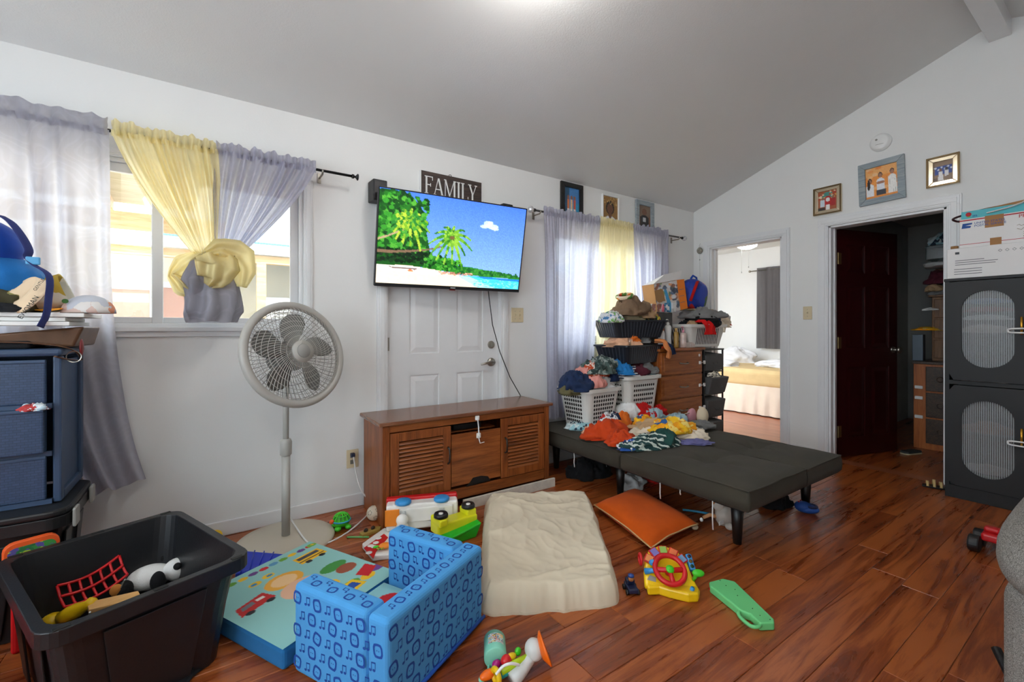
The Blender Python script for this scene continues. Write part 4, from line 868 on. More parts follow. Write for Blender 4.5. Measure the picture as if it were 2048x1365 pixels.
# ------------------------------------------------------------------ black cabinet with reeded glass doors, boxes on it
m_cab = mat('black_cabinet', S(25, 26, 28), .55, var=.06, bump=.08, bs=300)
KX, KY1, KY0, KZ = -.275, -2.075, -2.83, 1.475
cb = thing('display_cabinet', 'tall black metal cabinet with arched reeded glass doors and gold handles', 'cabinet', (-.14, -2.45, 0)); o = cb.location
MB(o).bb(KX+.02, KY1-.02, 0, -.02, KY1, KZ-.02).build('side_panel', m_cab, cb, bevel=.002); MB(o).bb(KX+.02, KY0, 0, -.02, KY0+.02, KZ-.02).build('side_panel', m_cab, cb, bevel=.002)
MB(o).bb(KX, KY0-.005, KZ-.02, -.018, KY1+.005, KZ).build('top', m_cab, cb, bevel=.004); MB(o).bb(-.03, KY0+.02, .02, -.022, KY1-.02, KZ-.02).build('back_panel', m_cab, cb)
for z in (.09, .44, .775, 1.10): MB(o).bb(KX+.022, KY0+.02, z-.008, -.03, KY1-.02, z+.008).build('shelf', m_cab, cb)
MB(o).bb(KX+.002, KY0, 0, KX+.022, KY1, .085).build('plinth', m_cab, cb, bevel=.002); MB(o).bb(KX+.002, KY1-.022, .085, KX+.02, KY1, KZ-.02).build('corner_post', m_cab, cb); MB(o).bb(KX+.002, KY0+.02, .765, KX+.02, KY1-.022, .79).build('mid_rail', m_cab, cb)
t = NT('reeded_glass'); wv = t.n('ShaderNodeTexWave', bands_direction='Y', wave_profile='SIN'); wv.inputs['Scale'].default_value = 32; t.l(t.coord(rand=False), wv.inputs['Vector']); t.set(.3); t.l(t.ramp(wv.outputs[0], [(0, S(120, 122, 124)), (1, S(206, 208, 210))]), t.b.inputs['Base Color']); tp_ = t.n('ShaderNodeBsdfTransparent'); tp_.inputs[0].default_value = (.95, .96, .96, 1); mx_ = t.n('ShaderNodeMixShader'); mx_.inputs[0].default_value = .6; t.l(t.b.outputs[0], mx_.inputs[1]); t.l(tp_.outputs[0], mx_.inputs[2]); t.l(mx_.outputs[0], t.out.inputs[0]); m_reed = t.m  # light and dark rib shading painted as bands on flat glass
YM = (KY0+KY1-.022)/2+.01
for (ya, yb) in ((YM+.0015, KY1-.024), (KY0+.004, YM-.0015)):
    for z0, z1, gz, gh in ((.09, .76, .42, .50), (.795, KZ-.024, 1.135, .50)):
        cy = (ya+yb)/2; w_, h_ = yb-ya, z1-z0; cz = (z0+z1)/2; inner = stadium(cy, gz, .235, gh); mb = MB(o)
        plate_hole(mb, rect_as(inner, cy, cz, w_, h_), inner, KX-.014, KX+.001, 'x'); d = mb.build('door', m_cab, cb)
        mb = MB(o); mb.prism(stadium(cy, gz, .243, gh+.008), KX+.002, KX+.006, 'x'); mb.build('reeded_pane', m_reed, d)
        hy = ya+.028 if ya > YM else yb-.028; hz = (.47 if z0 < .5 else 1.155)
        MB(o).cyl((KX-.035, hy, hz-.055), (KX-.035, hy, hz+.055), .006, n=12).cyl((KX-.035, hy, hz-.045), (KX-.012, hy, hz-.045), .004, n=8).cyl((KX-.035, hy, hz+.045), (KX-.012, hy, hz+.045), .004, n=8).build('bar_handle', m_gold, d, True)
for hz in (.43, 1.125):
    pl = [(KX-.036, YM+.085, hz), (KX-.04, YM+.07, hz+.012), (KX-.04, YM-.06, hz+.012), (KX-.036, YM-.075, hz), (KX-.04, YM-.06, hz-.012), (KX-.04, YM+.07, hz-.012), (KX-.036, YM+.085, hz)]
    MB(o).tube(smooth_path([Vector(v) for v in pl], 3), .005, 6, False).build('handle_lock_loop', m_white, cb, True)
G = 'folded linens inside the black cabinet'
for i, (z, h, c, lb) in enumerate(((1.11, .08, S(214, 196, 190), 'folded pale pink linen on the lower shelf behind upper cabinet glass'), (1.108+.085, .05, S(236, 236, 240), 'folded white linen behind the upper reeded glass'), (1.108+.14, .05, S(170, 60, 70), 'folded rose cloth near the top of the cabinet'), (1.108+.195, .05, S(120, 150, 200), 'folded blue cloth on top of the cabinet linens'), (.785, .13, S(226, 196, 186), 'rumpled pink sheet at the bottom of the upper cabinet'), (.45, .1, S(150, 100, 70), 'brown parcel on the middle shelf of the lower cabinet'), (.10, .08, S(150, 170, 120), 'folded green cloth at the bottom of the lower cabinet'), (.185, .07, S(200, 180, 170), 'folded beige cloth above the green one in the cabinet'))):
    heap('folded_linen', lb, 'linen', (-.15, -2.255, z+.004), (.16, .22, h*.75), fabric('linen%d' % i, c, .1), 60+i, group=None, folds=.35)
# boxes on the cabinet
m_cart = mat('white_carton', S(238, 236, 234), .75, var=.02); m_brn = mat('brown_cardboard', S(170, 124, 78), .8, var=.06); m_ink = mat('grey_ink', S(120, 120, 124), .8); m_blueink = mat('blue_ink', S(40, 86, 160), .7); m_redink = mat('red_ink', S(190, 40, 50), .7)
RT = (PI/2, 0, -PI/2)
c1 = thing('carton', 'long white shipping carton lying on the black cabinet', 'box', (-.17, -2.42, KZ)); o = c1.location
zt = 1.675; MB(o).bb(-.27, -2.80, KZ, -.06, -2.085, zt).build('box_body', m_cart, c1, bevel=.003)
for i in range(3): MB(o).bb(-.2712, -2.13-(.13, .19, .18)[i], 1.59-.014*i, -.2705, -2.125, 1.594-.014*i).build('printed_rule', m_ink, c1)
for i in range(3): MB(o).bb(-.2712, -2.25, 1.50+.016*i, -.2705, -2.12, 1.504+.016*i).build('printed_rule', m_ink, c1)
for i in range(5): MB(o).ring((-.271, -2.33-.03*i, 1.635), .008, .0012, 'x', 4, 4).build('handling_mark', m_ink, c1)
MB(o).bb(-.2712, -2.145, 1.635, -.2705, -2.125, 1.65).build('printed_mark', m_black, c1)
c2 = thing('carton', 'white priority mail carton with brown tape stacked on the cabinet', 'box', (-.17, -2.45, zt)); o = c2.location; zu = 1.865
MB(o).bb(-.265, -2.80, zt, -.05, -2.145, zu).build('box_body', m_cart, c2, bevel=.003)
MB(o).bb(-.2662, -2.80, zu-.014, -.2648, -2.145, zu-.007).build('red_stripe', m_redink, c2); MB(o).bb(-.2662, -2.80, zt+.02, -.2648, -2.145, zt+.023).build('red_rule', m_redink, c2)
lettering('UNITED STATES', .019, m_blueink, c2, (-.2665-o.x, -2.214-o.y, zu-.036-o.z), RT, align='LEFT'); lettering('POSTAL SERVICE', .019, m_blueink, c2, (-.2665-o.x, -2.214-o.y, zu-.054-o.z), RT, align='LEFT')
lettering('PRIORITY', .03, m_redink, c2, (-.2665-o.x, -2.47-o.y, zu-.03-o.z), RT); lettering('MAIL', .026, m_redink, c2, (-.2665-o.x, -2.46-o.y, zu-.056-o.z), RT)
mb = MB(o); mb.prism([(-2.155, zu-.062), (-2.195, zu-.062), (-2.20, zu-.05), (-2.172, zu-.045), (-2.203, zu-.040), (-2.205, zu-.03), (-2.16, zu-.03)], -.2665, -.2648, 'x'); mb.build('eagle_emblem', m_blueink, c2)
m_pen = mat('pen_ink', S(130, 96, 60), .8)
for i in range(2): MB(o).tube([(-.2662, -2.40-.009*k, zu-.085-.024*i+.006*math.sin(k*2.1+i)) for k in range(11)], .001, 4).build('handwriting', m_pen, c2)
for i, s_ in enumerate(('2/20', '9/12')): lettering(s_, .022, m_pen, c2, (-.2665-o.x, -2.445-o.y, zu-.135-.024*i-o.z), RT)
MB(o).bb(-.2668, -2.345, zu-.075, -.2648, -2.262, zu).build('packing_tape', m_brn, c2); MB(o).bb(-.2668, -2.335, zt, -.2648, -2.285, zt+.045).build('packing_tape', m_brn, c2); MB(o).bb(-.2668, -2.345, zu, -.06, -2.262, zu+.001).build('packing_tape', m_brn, c2)
c3 = thing('carton', 'teal and brown hanger box with a round red fruit logo', 'box', (-.15, -2.42, zu+.002)); o = c3.location
MB(o).bb(-.25, -2.80, zu+.002, -.06, -2.15, zu+.052).build('box_body', mat('teal_card', S(88, 186, 196), .6), c3, bevel=.002); MB(o).hexa([(-.25, -2.8, zu+.052), (-.06, -2.8, zu+.052), (-.06, -2.25, zu+.052), (-.25, -2.25, zu+.052), (-.23, -2.8, zu+.115), (-.08, -2.8, zu+.115), (-.08, -2.27, zu+.058), (-.23, -2.27, zu+.058)]).build('lid', m_brn, c3)
mb = MB(o); mb.prism([(-2.185+.014*math.cos(a*PI/8), zu+.03+.014*math.sin(a*PI/8)) for a in range(16)], -.2515, -.2495, 'x'); mb.build('fruit_logo', m_redink, c3); mb = MB(o); mb.prism([(-2.175, zu+.012), (-2.198, zu+.012), (-2.187, zu+.02)], -.2515, -.2495, 'x'); mb.build('leaf_logo', mat('leaf_ink', S(140, 190, 60), .6), c3)
lettering('m', .03, m_blueink, c3, (-.252-o.x, -2.215-o.y, zu+.017-o.z), RT)
tag(MB().tube([(-.262, -2.27, zu+.02), (-.262, -2.36, zu+.034), (-.262, -2.42, zu+.052), (-.262, -2.55, zu+.14)], .011, 8, flat=.4).build('white_hanger', m_white, bevel=0), 'white plastic hanger lying across the teal box', 'hanger')
tag(MB().tube(smooth_path([Vector(v) for v in ((-.14, -2.36, zu+.075), (-.18, -2.25, zu+.062), (-.2, -2.15, zu+.04), (-.22, -2.105, zu+.02), (-.2, -2.12, zu+.004), (-.14, -2.13, zu+.012))]), .011, 8, flat=.6).build('belt', mat('maroon_leather', S(58, 18, 24), .35), None, True), 'dark maroon leather belt coiled over the end of the teal box', 'belt')
tag(MB().cyl((-.15, -2.1, zt), (-.15, -2.1, zt+.032), .02, .02, 20).build('tape_roll', m_brn, None, True), 'small brown tape roll on the white shipping carton', 'tape')
# ------------------------------------------------------------------ blue drawer unit on a black tote, left corner
m_nv = mat('navy_plastic', S(52, 72, 100), .4, var=.05)
t = NT('navy_woven_plastic'); v = t.coord((1, 1, 1), rand=False); bk = t.n('ShaderNodeTexBrick'); bk.inputs['Scale'].default_value = 26; bk.inputs['Mortar Size'].default_value = .035; bk.inputs['Mortar Smooth'].default_value = 1
mp = t.n('ShaderNodeMapping'); mp.inputs['Rotation'].default_value = (PI/2, 0, 0); t.l(v, mp.inputs[0]); t.l(mp.outputs[0], bk.inputs['Vector']); bk.inputs['Color1'].default_value = S(54, 74, 104); bk.inputs['Color2'].default_value = S(46, 66, 94); bk.inputs['Mortar'].default_value = S(34, 50, 74)
t.l(bk.outputs['Color'], t.b.inputs['Base Color']); t.set(.4); t.bump(bk.outputs['Fac'], -.6, .004); m_wv = t.m
UX1, UX0, UY0, UY1, UZ0, UZ1 = -4.885, -5.33, -.515, -.15, .468, 1.062
ud = thing('drawer_unit', 'navy plastic drawer unit with woven drawer fronts in the corner', 'drawer unit', (-5.1, -.33, UZ0)); o = ud.location
MB(o).bb(UX0, UY0+.015, UZ0, UX0+.03, UY1, UZ1-.03).bb(UX0+.03, UY1-.015, UZ0, UX1-.025, UY1, UZ1-.03).build('carcass', m_nv, ud)
mb = MB(o); mb.bb(UX1-.022, UY0+.05, UZ0+.03, UX1-.012, UY1-.04, UZ1-.05); mb.build('side_panel', m_nv, ud)
MB(o).bb(UX1-.025, UY0+.012, UZ0, UX1, UY0+.055, UZ1-.03).build('corner_post', m_nv, ud, bevel=.006); MB(o).bb(UX1-.025, UY1-.045, UZ0, UX1, UY1, UZ1-.03).build('corner_post', m_nv, ud, bevel=.006); MB(o).bb(UX1-.025, UY0+.055, UZ0, UX1, UY1-.045, UZ0+.035).build('side_rail', m_nv, ud, bevel=.004)
MB(o).bb(UX0, UY0, UZ1-.03, UX1+.004, UY1+.004, UZ1).build('top', m_nv, ud, bevel=.012)
for i in range(3):
    z0 = UZ0+.018+i*.183; f = .028 if i == 1 else .0; d = MB(o).bb(UX0+.03, UY0-f, z0, UX1-.04, UY0+.016, z0+.165).build('drawer', m_wv, ud, bevel=.006)
    MB(o).bb(UX0+.03, UY0-f-.004, z0+.155, UX1-.04, UY0+.012, z0+.168).build('drawer_lip', m_nv, d, bevel=.003); MB(o).bb(UX0+.02, UY0+.004, z0-.018, UX1-.025, UY0+.02, z0).build('rail', m_nv, ud)
heap('garment', 'white and red cloth poking out of the middle navy drawer', 'clothes', (-4.955, -.525, UZ0+.018+.183+.164), (.07, .06, .022), splotch('white_red_blue', [S(230, 238, 240), S(180, 60, 60), S(190, 214, 226)], 40), 33)
tag(MB().bb(-5.2, UY0-.006, UZ1-.026, -5.06, UY0-.001, UZ1-.012).build('paper_label', m_white), 'white paper slip on the top edge of the navy drawers', 'paper')
def tote(t, w, l, h, m, rim=.03, taper=.86, th=.006, slots=True, lid=False):
    def ring(mb, f, z, e=0, r=.06): return [mb.pt((a, b, z)) for a, b in rr(2*(w*f+e), 2*(l*f+e), r)]
    mb = MB(); L = [ring(mb, taper, 0), ring(mb, taper+(1-taper)*.55, h*.55), ring(mb, 1, h-.045), ring(mb, 1, h-.045, rim), ring(mb, 1, h, rim), ring(mb, 1, h, 0), ring(mb, taper, th, -th)]
    for a, b in zip(L, L[1:]):
        for k in range(len(a)): j = (k+1) % len(a); mb.face(a[k], a[j], b[j], b[k])
    mb.face(*L[0][::-1]); mb.face(*L[-1]); mb.build('tub', m, t, False, bevel=.003)
    for sx in (-1, 1):      # moulded side ribs
        for yy in (-.5, .5):
            f0, f1 = taper+.03, .985; x0_, x1_ = sx*(w*f0+.004), sx*(w*f1+.004); p = [(x0_, l*(yy-.16)*.9, .05*h), (x0_, l*(yy+.16)*.9, .05*h), (x1_, l*(yy+.24), h*.82), (x1_, l*(yy-.24), h*.82)]
            q = [(a+sx*.006, b, c) for a, b, c in p]; mb = MB(); mb.hexa([p[0], p[1], q[1], q[0], p[3], p[2], q[2], q[3]]); mb.build('moulded_rib', m, t, bevel=.003)
    for sy in (-1, 1):
        mb = MB(); y0_, y1_ = sy*(l*(taper+.03)+.004), sy*(l*.985+.004); p = [(-w*.4, y0_, .05*h), (w*.4, y0_, .05*h), (w*.55, y1_, h*.82), (-w*.55, y1_, h*.82)]; q = [(a, b+sy*.006, c) for a, b, c in p]; mb.hexa([p[0], p[1], q[1], q[0], p[3], p[2], q[2], q[3]]); mb.build('moulded_rib', m, t, bevel=.003)
    if slots:
        ms = mat('slot_black', S(6, 6, 7), .6)
        for sx, sy in ((-1, -1), (-1, 0), (-1, 1), (1, -1), (1, 0), (1, 1)):
            for nm in ('x',): MB().box(sy*(w-.02) if abs(sy) else 0, sx*(l+rim*.5), h+.0005, .035, .016, .003).build('rim_slot', ms, t, bevel=.001)
tb = thing('storage_tote', 'closed black storage tote under the navy drawer unit', 'storage tote', (-5.13, -.40, 0)); tote(tb, .26, .185, .44, m_black, .025, .86, slots=False)
MB().prism(rr(.57, .42, .06), .441, .466, 'z').build('lid', m_black, tb, bevel=.008); MB().box(.295, -.15, .42, .012, .06, .07).build('latch', m_gray, tb, bevel=.005); MB().box(.295, .12, .42, .012, .06, .07).build('latch', m_gray, tb, bevel=.005)
# pile on top of the drawers
tag(MB().bb(-5.35, -.50, UZ1+.002, -4.97, -.2, UZ1+.03).build('folded_cloth', fabric('black_cloth', S(30, 31, 34), .2), bevel=.012, seg=4), 'folded black cloth on top of the navy drawers', 'clothes')
bg = thing('shoulder_bag', 'flat brown leather shoulder bag hanging over the drawer unit edge', 'bag', (-4.95, -.3, UZ1+.002)); o = bg.location; m_lth = mat('brown_leather', S(96, 66, 44), .35, var=.2, vs=20)
mb = MB(o); mb.hexa([(-5.12, -.5, UZ1+.032), (-4.86, -.46, UZ1+.002), (-4.84, -.2, UZ1+.002), (-5.12, -.2, UZ1+.032), (-5.12, -.5, UZ1+.05), (-4.83, -.45, UZ1+.085), (-4.82, -.2, UZ1+.085), (-5.12, -.2, UZ1+.055)]); mb.build('bag_body', m_lth, bg, bevel=.012, seg=3)
MB(o).tube(smooth_path([Vector(v) for v in ((-5.1, -.51, UZ1+.03), (-4.95, -.50, UZ1+.02), (-4.865, -.47, UZ1-.005), (-4.845, -.42, UZ1-.05), (-4.87, -.48, UZ1-.045), (-4.9, -.52, UZ1-.03))]), .007, 8, flat=.4).build('strap', m_lth, bg, True)
MB(o).ring((-4.855, -.48, UZ1-.035), .022, .0018, 'y', 20, 5).build('metal_ring', m_chrome, bg); MB(o).ell((-4.838, -.45, UZ1+.0), (.006, .02, .035), 12, 8).build('red_tag', mat('red_leather', S(120, 26, 30), .4), bg, True)
ZB = UZ1+.088; m_paper = mat('white_board', S(232, 230, 226), .5, var=.02)
for i, (x1, dy) in enumerate(((-4.86, 0), (-4.875, .02), (-4.82, .01))):
    tag(MB().bb(-5.4, -.52+dy, ZB+i*.017, x1, -.18, ZB+.0155+i*.017).build('flat_box', m_paper, bevel=.002), ('lowest white flat box stacked over the brown bag', 'middle white flat box in the stack over the brown bag', 'top white flat box under the caps and backpack')[i], 'box')
ZP = ZB+.052
heap('garment', 'olive and cream camouflage garment under the blue backpack', 'clothes', (-5.14, -.38, ZP), (.30, .26, .12), splotch('olive_camo', [S(120, 110, 40), S(206, 200, 180), S(70, 64, 40), S(150, 140, 80)], 16), 41)
heap('garment', 'light blue patterned cloth beside the tan strap loop', 'clothes', (-5.22, -.47, ZP), (.16, .1, .05), splotch('blue_cloud', [S(110, 170, 210), S(220, 230, 236), S(60, 110, 170)], 22), 42)
heap('garment', 'black cloth at the bottom of the cap pile', 'clothes', (-5.1, -.5, ZP), (.2, .05, .035), MC['black_cloth'], 43)
m_tan = fabric('tan_webbing', S(226, 198, 164), .05); lp = thing('strap_loop', 'tan webbing bag strap loop printed with dark capital letters', 'strap', (-5.0, -.47, ZP)); o = lp.location
cen = WL(52, 590, -.49); ax = Vector((.6, 0, .8)); mb = MB(o); W = .075
def band(u, v): a = 2*PI*u; p = cen+Vector((.6, 0, .8))*(.075*math.cos(a))+Vector((-.5, .6, .35)).normalized()*(.035*math.sin(a)); return p+Vector((.62, -.35, -.25)).normalized()*((v-.5)*.055)
mb.grid(band, 40, 4, True); mb.build('webbing', m_tan, lp, True, solid=.003)
for s_, px, py, sz in (('EWOMAN', 57, 615, .021), ('GENTLE', 78, 570, .014)):
    q = WL(px, py, -.528)-o; lettering(s_, sz, m_black, lp, q, (PI/2, -math.radians(62), 0), 1)
cp = thing('baseball_cap', 'orange brimmed cap with pink and white print on the white boxes', 'hat', WL(160, 633, -.42)); c_ = WL(165, 634, -.42); cp.location = (c_.x, -.42, ZP)
MB().ell((.02, 0, 0), (.085, .075, .075), 28, 16, lambda d, p: Vector((p.x, p.y, max(p.z, 0)))).build('crown', splotch('pink_floral', [S(236, 232, 228), S(232, 160, 128), S(224, 196, 186), S(206, 210, 220)], 22), cp, True)
mb = MB(); mb.grid(lambda u, v: (-.05-.085*v*math.cos((u-.5)*2.2), -.075*math.sin((u-.5)*2.4)*(1.05-.15*v), .012+.006*math.cos((u-.5)*3)-.008*v), 20, 8); mb.build('brim', mat('orange_brim', S(246, 160, 30), .6), cp, True, solid=.004); MB().ell((-.04, -.055, .045), (.010, .003, .009), 12, 8).build('badge', mat('green_badge', S(60, 110, 50), .7), cp, True)
c2_ = thing('bucket_hat', 'cream and yellow print hat lying on its side behind the cap', 'hat', (WL(115, 600, -.36).x, -.36, ZP)); mb = MB(); mb.M = Matrix.Rotation(math.radians(70), 4, 'Y'); mb.lathe([(.055, -.05), (.07, .0), (.075, .06), (.07, .058), (.05, .0), (.04, -.045)], 28, (-.075, 0, 0)); mb.build('crown', splotch('cream_yellow', [S(222, 216, 200), S(190, 160, 60), S(206, 204, 190)], 14), c2_, True)
bp = thing('backpack', 'bright blue mesh backpack lying on the corner pile', 'backpack', (-5.13, -.37, ZP+.10)); m_bb = fabric('azure_mesh', S(34, 120, 196), .15, .6, 300, .5); m_bd = fabric('royal_blue', S(24, 74, 176), .1, .5)
mb = MB(); mb.M = Matrix.Rotation(math.radians(22), 4, 'Y'); mb.ell((.0, 0, .06), (.17, .12, .09), 32, 18, lambda d, p: p*(1+.06*NZ.noise(d*3))); mb.build('body', m_bb, bp, True); mb = MB(); mb.M = Matrix.Rotation(math.radians(20), 4, 'Y'); mb.ell((-.05, -.02, .15), (.12, .1, .10), 28, 16); mb.build('front_pocket', m_bd, bp, True)
o = bp.location; m_ns = fabric('navy_strap', S(54, 64, 122), .08)
path = [WL(2, 432, -.46), WL(22, 445, -.48), WL(42, 470, -.5), WL(58, 500, -.5), WL(55, 515, -.5), WL(68, 530, -.51), WL(98, 552, -.53), WL(97, 600, -.535), WL(92, 632, -.53), WL(80, 655, -.535)]
MB(o).tube(smooth_path(path, 5), [.018]*46, 8, flat=.14).build('shoulder_strap', m_ns, bp, True)
q = WL(66, 522, -.515)-o; MB().box(q.x, q.y, q.z, .04, .008, .03).build('buckle', mat('sky_buckle', S(90, 170, 220), .4), bp, bevel=.004)
# ------------------------------------------------------------------ laundry baskets and bins by the corner window
m_bsk = mat('white_basket', S(228, 226, 220), .4, var=.02)
def basket(name, label, loc, rotz, w, l, h, kind, m=m_bsk, group=None):
    """tapered open basket; the holes or slots are painted openings standing for the shade inside"""
    t = thing(name, label, 'laundry basket', loc, rotz, group); tp = .8; hole = mat('basket_hole_shade', S(46, 42, 40), .9, var=.8, vs=25)
    def ring(mb, f, z, e=0): return [mb.pt((a, b, z)) for a, b in rr(2*(w*f+e), 2*(l*f+e), min(w, l)*.35*f)]
    mb = MB(); L = [ring(mb, tp, 0), ring(mb, 1, h-.03), ring(mb, 1, h-.03, .018), ring(mb, 1, h, .02), ring(mb, 1, h, -.006), ring(mb, tp, .008, -.006)]
    for a, b in zip(L, L[1:]):
        for k in range(len(a)): j = (k+1) % len(a); mb.face(a[k], a[j], b[j], b[k])
    mb.face(*L[0][::-1]); mb.face(*L[-1]); mb.build('shell', m, t, False, bevel=.003)
    for side in range(4):
        W_2, D_2 = (w, l) if side % 2 == 0 else (l, w); n = max(3, int(W_2*1.3/.026))
        rows = 7 if kind == 'round' else 1
        mbh = MB()
        for r_ in range(rows):
            for i in range(n):
                z = h*(.10+.74*(r_+.5)/rows); f = tp+(1-tp)*z/(h-.03); u = (i-(n-1)/2)*(W_2*1.3/n)*f*.98; d = D_2*f+.0012; a = side*PI/2
                if abs(u) > W_2*f*.72: continue
                if kind == 'round': poly = [(u+.0095*math.cos(k*PI/5), z+.0115*math.sin(k*PI/5)) for k in range(10)]
                else: poly = [(u-.0045, h*.12), (u+.0045, h*.12), (u+.0055, h*.82), (u-.0055, h*.82)]
                pts = []
                for pu, pz in poly:
                    ff = tp+(1-tp)*pz/(h-.03); dd = D_2*ff+.0015; q = Vector((pu, -dd, pz)); pts.append(Matrix.Rotation(a, 3, 'Z') @ q)
                mbh.face(*[mbh.pt(v) for v in pts])
        h_ = mbh.build('shade_faces', hole, t); h_['kind'] = 'stuff'  # dark faces on the shell paint the shade inside the holes
    return t
FZT = FZ+.022
g1 = 'clothes heaped on the futon'
basket('laundry_basket', 'white laundry basket with round holes at the curtain end of the futon', (-1.905, -.33, FZT), .05, .195, .16, .30, 'round')
basket('laundry_basket', 'taller white laundry basket with round holes beside the oak dresser', (-1.435, -.33, FZT), -.03, .205, .17, .37, 'round')
R_ = random.Random(8)
C = dict(navy=S(34, 50, 84), pink=S(222, 150, 140), white=S(232, 232, 230), olive=S(106, 100, 70), rust=S(206, 70, 26), peach=S(240, 186, 150), blue=S(40, 130, 200), black=S(26, 26, 28), lime=S(206, 230, 30), red=S(190, 26, 24), ltblue=S(166, 190, 198), tan=S(190, 156, 118), brown=S(128, 104, 82), gray=S(132, 132, 132), green=S(36, 74, 68), cream=S(232, 218, 196), maroon=S(96, 40, 54), orange=S(236, 120, 40), lav=S(106, 104, 150), sand=S(160, 146, 118))
def fb(n): return fabric('cloth_'+n, C[n], .12)
P_ = dict(aqua=splotch('aqua_print', [S(160, 206, 214), S(40, 60, 80), S(220, 232, 232)], 26), yprint=splotch('yellow_print', [S(246, 190, 30), S(240, 160, 20), S(250, 220, 120), S(40, 90, 150)], 22, stops=[0, .4, .75, .92]), gstripe=stripes('green_navy_stripe', S(30, 66, 66), S(206, 216, 206), 9, 'DIAGONAL', duty=.7), bprint=splotch('blue_white_print', [S(40, 90, 170), S(230, 232, 236), S(200, 60, 50), S(30, 50, 90)], 28, stops=[0, .4, .75, .85]), npat=splotch('navy_red_print', [S(30, 44, 76), S(232, 232, 232), S(200, 50, 40)], 24, stops=[0, .5, .8]), oprint=splotch('rust_white_print', [S(190, 74, 36), S(236, 222, 210), S(150, 50, 30)], 34, stops=[0, .55, .8]), nstripe=stripes('navy_white_stripe', S(32, 40, 66), S(230, 230, 232), 16, 'Z'), multi=splotch('red_green_print', [S(200, 50, 40), S(240, 220, 190), S(90, 140, 60), S(240, 140, 40)], 24), wprint=splotch('white_blue_print', [S(230, 230, 232), S(80, 130, 180), S(120, 170, 90)], 30, stops=[0, .6, .82]), gyprint=splotch('green_yellow_print', [S(70, 90, 50), S(220, 210, 60), S(40, 44, 40), S(180, 60, 60)], 26), gpat=splotch('green_grey_print', [S(44, 62, 60), S(150, 160, 154), S(80, 100, 96)], 30))
def gm(k): return P_[k] if k in P_ else fb(k)
def pile(items, z, y=None):
    for i, (px, py, dz, sx, sy, sz, k, lb) in enumerate(items):
        p = FL(px, py, z+dz+sz*.5) if y is None else WL(px, py, y)
        if y is not None: p.z = z+dz
        else: p.z = z+dz
        heap('garment', lb, 'clothes', p, (sx, sy, sz), gm(k), 200+int(px)+i*7, R_.uniform(-.8, .8), folds=1.15, fs=1.2)
# on the futon
pile([(1160, 852, 0, .20, .16, .04, 'aqua', 'pale aqua printed cloth at the futon edge near the curtain'), (1190, 836, 0, .24, .2, .08, 'blue', 'bright blue shirt on the futon in front of the white baskets'), (1198, 815, .02, .16, .14, .11, 'black', 'round black cap in front of the taller white basket'), (1228, 817, .05, .20, .12, .07, 'lime', 'neon lime top on the futon clothes heap'), (1222, 838, .02, .2, .18, .08, 'npat', 'navy and white printed shirt in the futon heap'), (1246, 836, .03, .10, .14, .09, 'orange', 'small orange cloth between navy print and white shirt'), (1258, 824, .03, .14, .22, .11, 'white', 'crumpled white shirt leaning against the taller basket'), (1286, 822, .04, .19, .16, .10, 'red', 'crumpled red shirt in front of the oak dresser'), (1316, 822, .03, .18, .12, .06, 'red', 'second red garment beside the pale blue towel'),
      (1304, 832, .02, .24, .14, .07, 'ltblue', 'pale blue towel on the futon by the dresser'), (1212, 860, .0, .34, .16, .09, 'rust', 'rust orange trousers sprawled across the futon'), (1242, 876, 0, .16, .16, .08, 'rust', 'rolled rust trouser leg hanging toward the futon seam'), (1190, 862, .0, .17, .10, .05, 'peach', 'small peach cloth beside the rust trousers'), (1288, 845, .04, .18, .14, .06, 'yprint', 'yellow and blue printed shorts in the futon heap'), (1312, 853, .02, .36, .16, .07, 'tan', 'tan trousers across the middle of the futon heap'), (1290, 866, .0, .30, .09, .05, 'cream', 'rolled cream cloth below the tan trousers'), (1345, 852, .04, .30, .22, .07, 'yprint', 'yellow printed shirt on top of the futon heap'),
      (1375, 866, .0, .26, .22, .05, 'cream', 'cream shirt spread at the right end of the futon heap'), (1302, 883, .0, .40, .16, .06, 'gstripe', 'dark green striped shirt at the front of the futon heap'), (1330, 873, .02, .2, .13, .06, 'green', 'dark green cloth above the striped shirt'), (1268, 890, .0, .22, .10, .04, 'bprint', 'blue and white printed cloth at the front of the futon heap'), (1390, 884, 0, .22, .10, .02, 'lav', 'lavender cloth under the cream shirt'), (1403, 850, 0, .18, .14, .04, 'gray', 'grey cloth under the bra'), (1355, 838, .02, .22, .12, .06, 'ltblue', 'pale blue shirt beside the bra')], FZT)
br = thing('bra', 'beige moulded bra with a pink cup lining on the clothes heap', 'bra', FL(1392, 838, FZT+.03)); br.location.z = FZT+.03
MB().ell((.045, -.02, .02), (.06, .05, .075), 22, 12, lambda d, p: Vector((p.x, p.y*(.5 if d.y > 0 else 1), p.z))).build('cup', fabric('beige_cup', S(232, 214, 184), .04), br, True); MB().ell((-.05, .0, .025), (.05, .04, .065), 22, 12, lambda d, p: Vector((p.x, p.y*(.35 if d.y < 0 else 1), p.z))).build('cup', fabric('pink_cup', S(222, 160, 172), .08), br, True)
MB().tube([(-.08, 0, .06), (-.16, .01, .05), (-.24, .0, .01)], .006, 6, flat=.4).build('strap', fb('cream'), br, True)
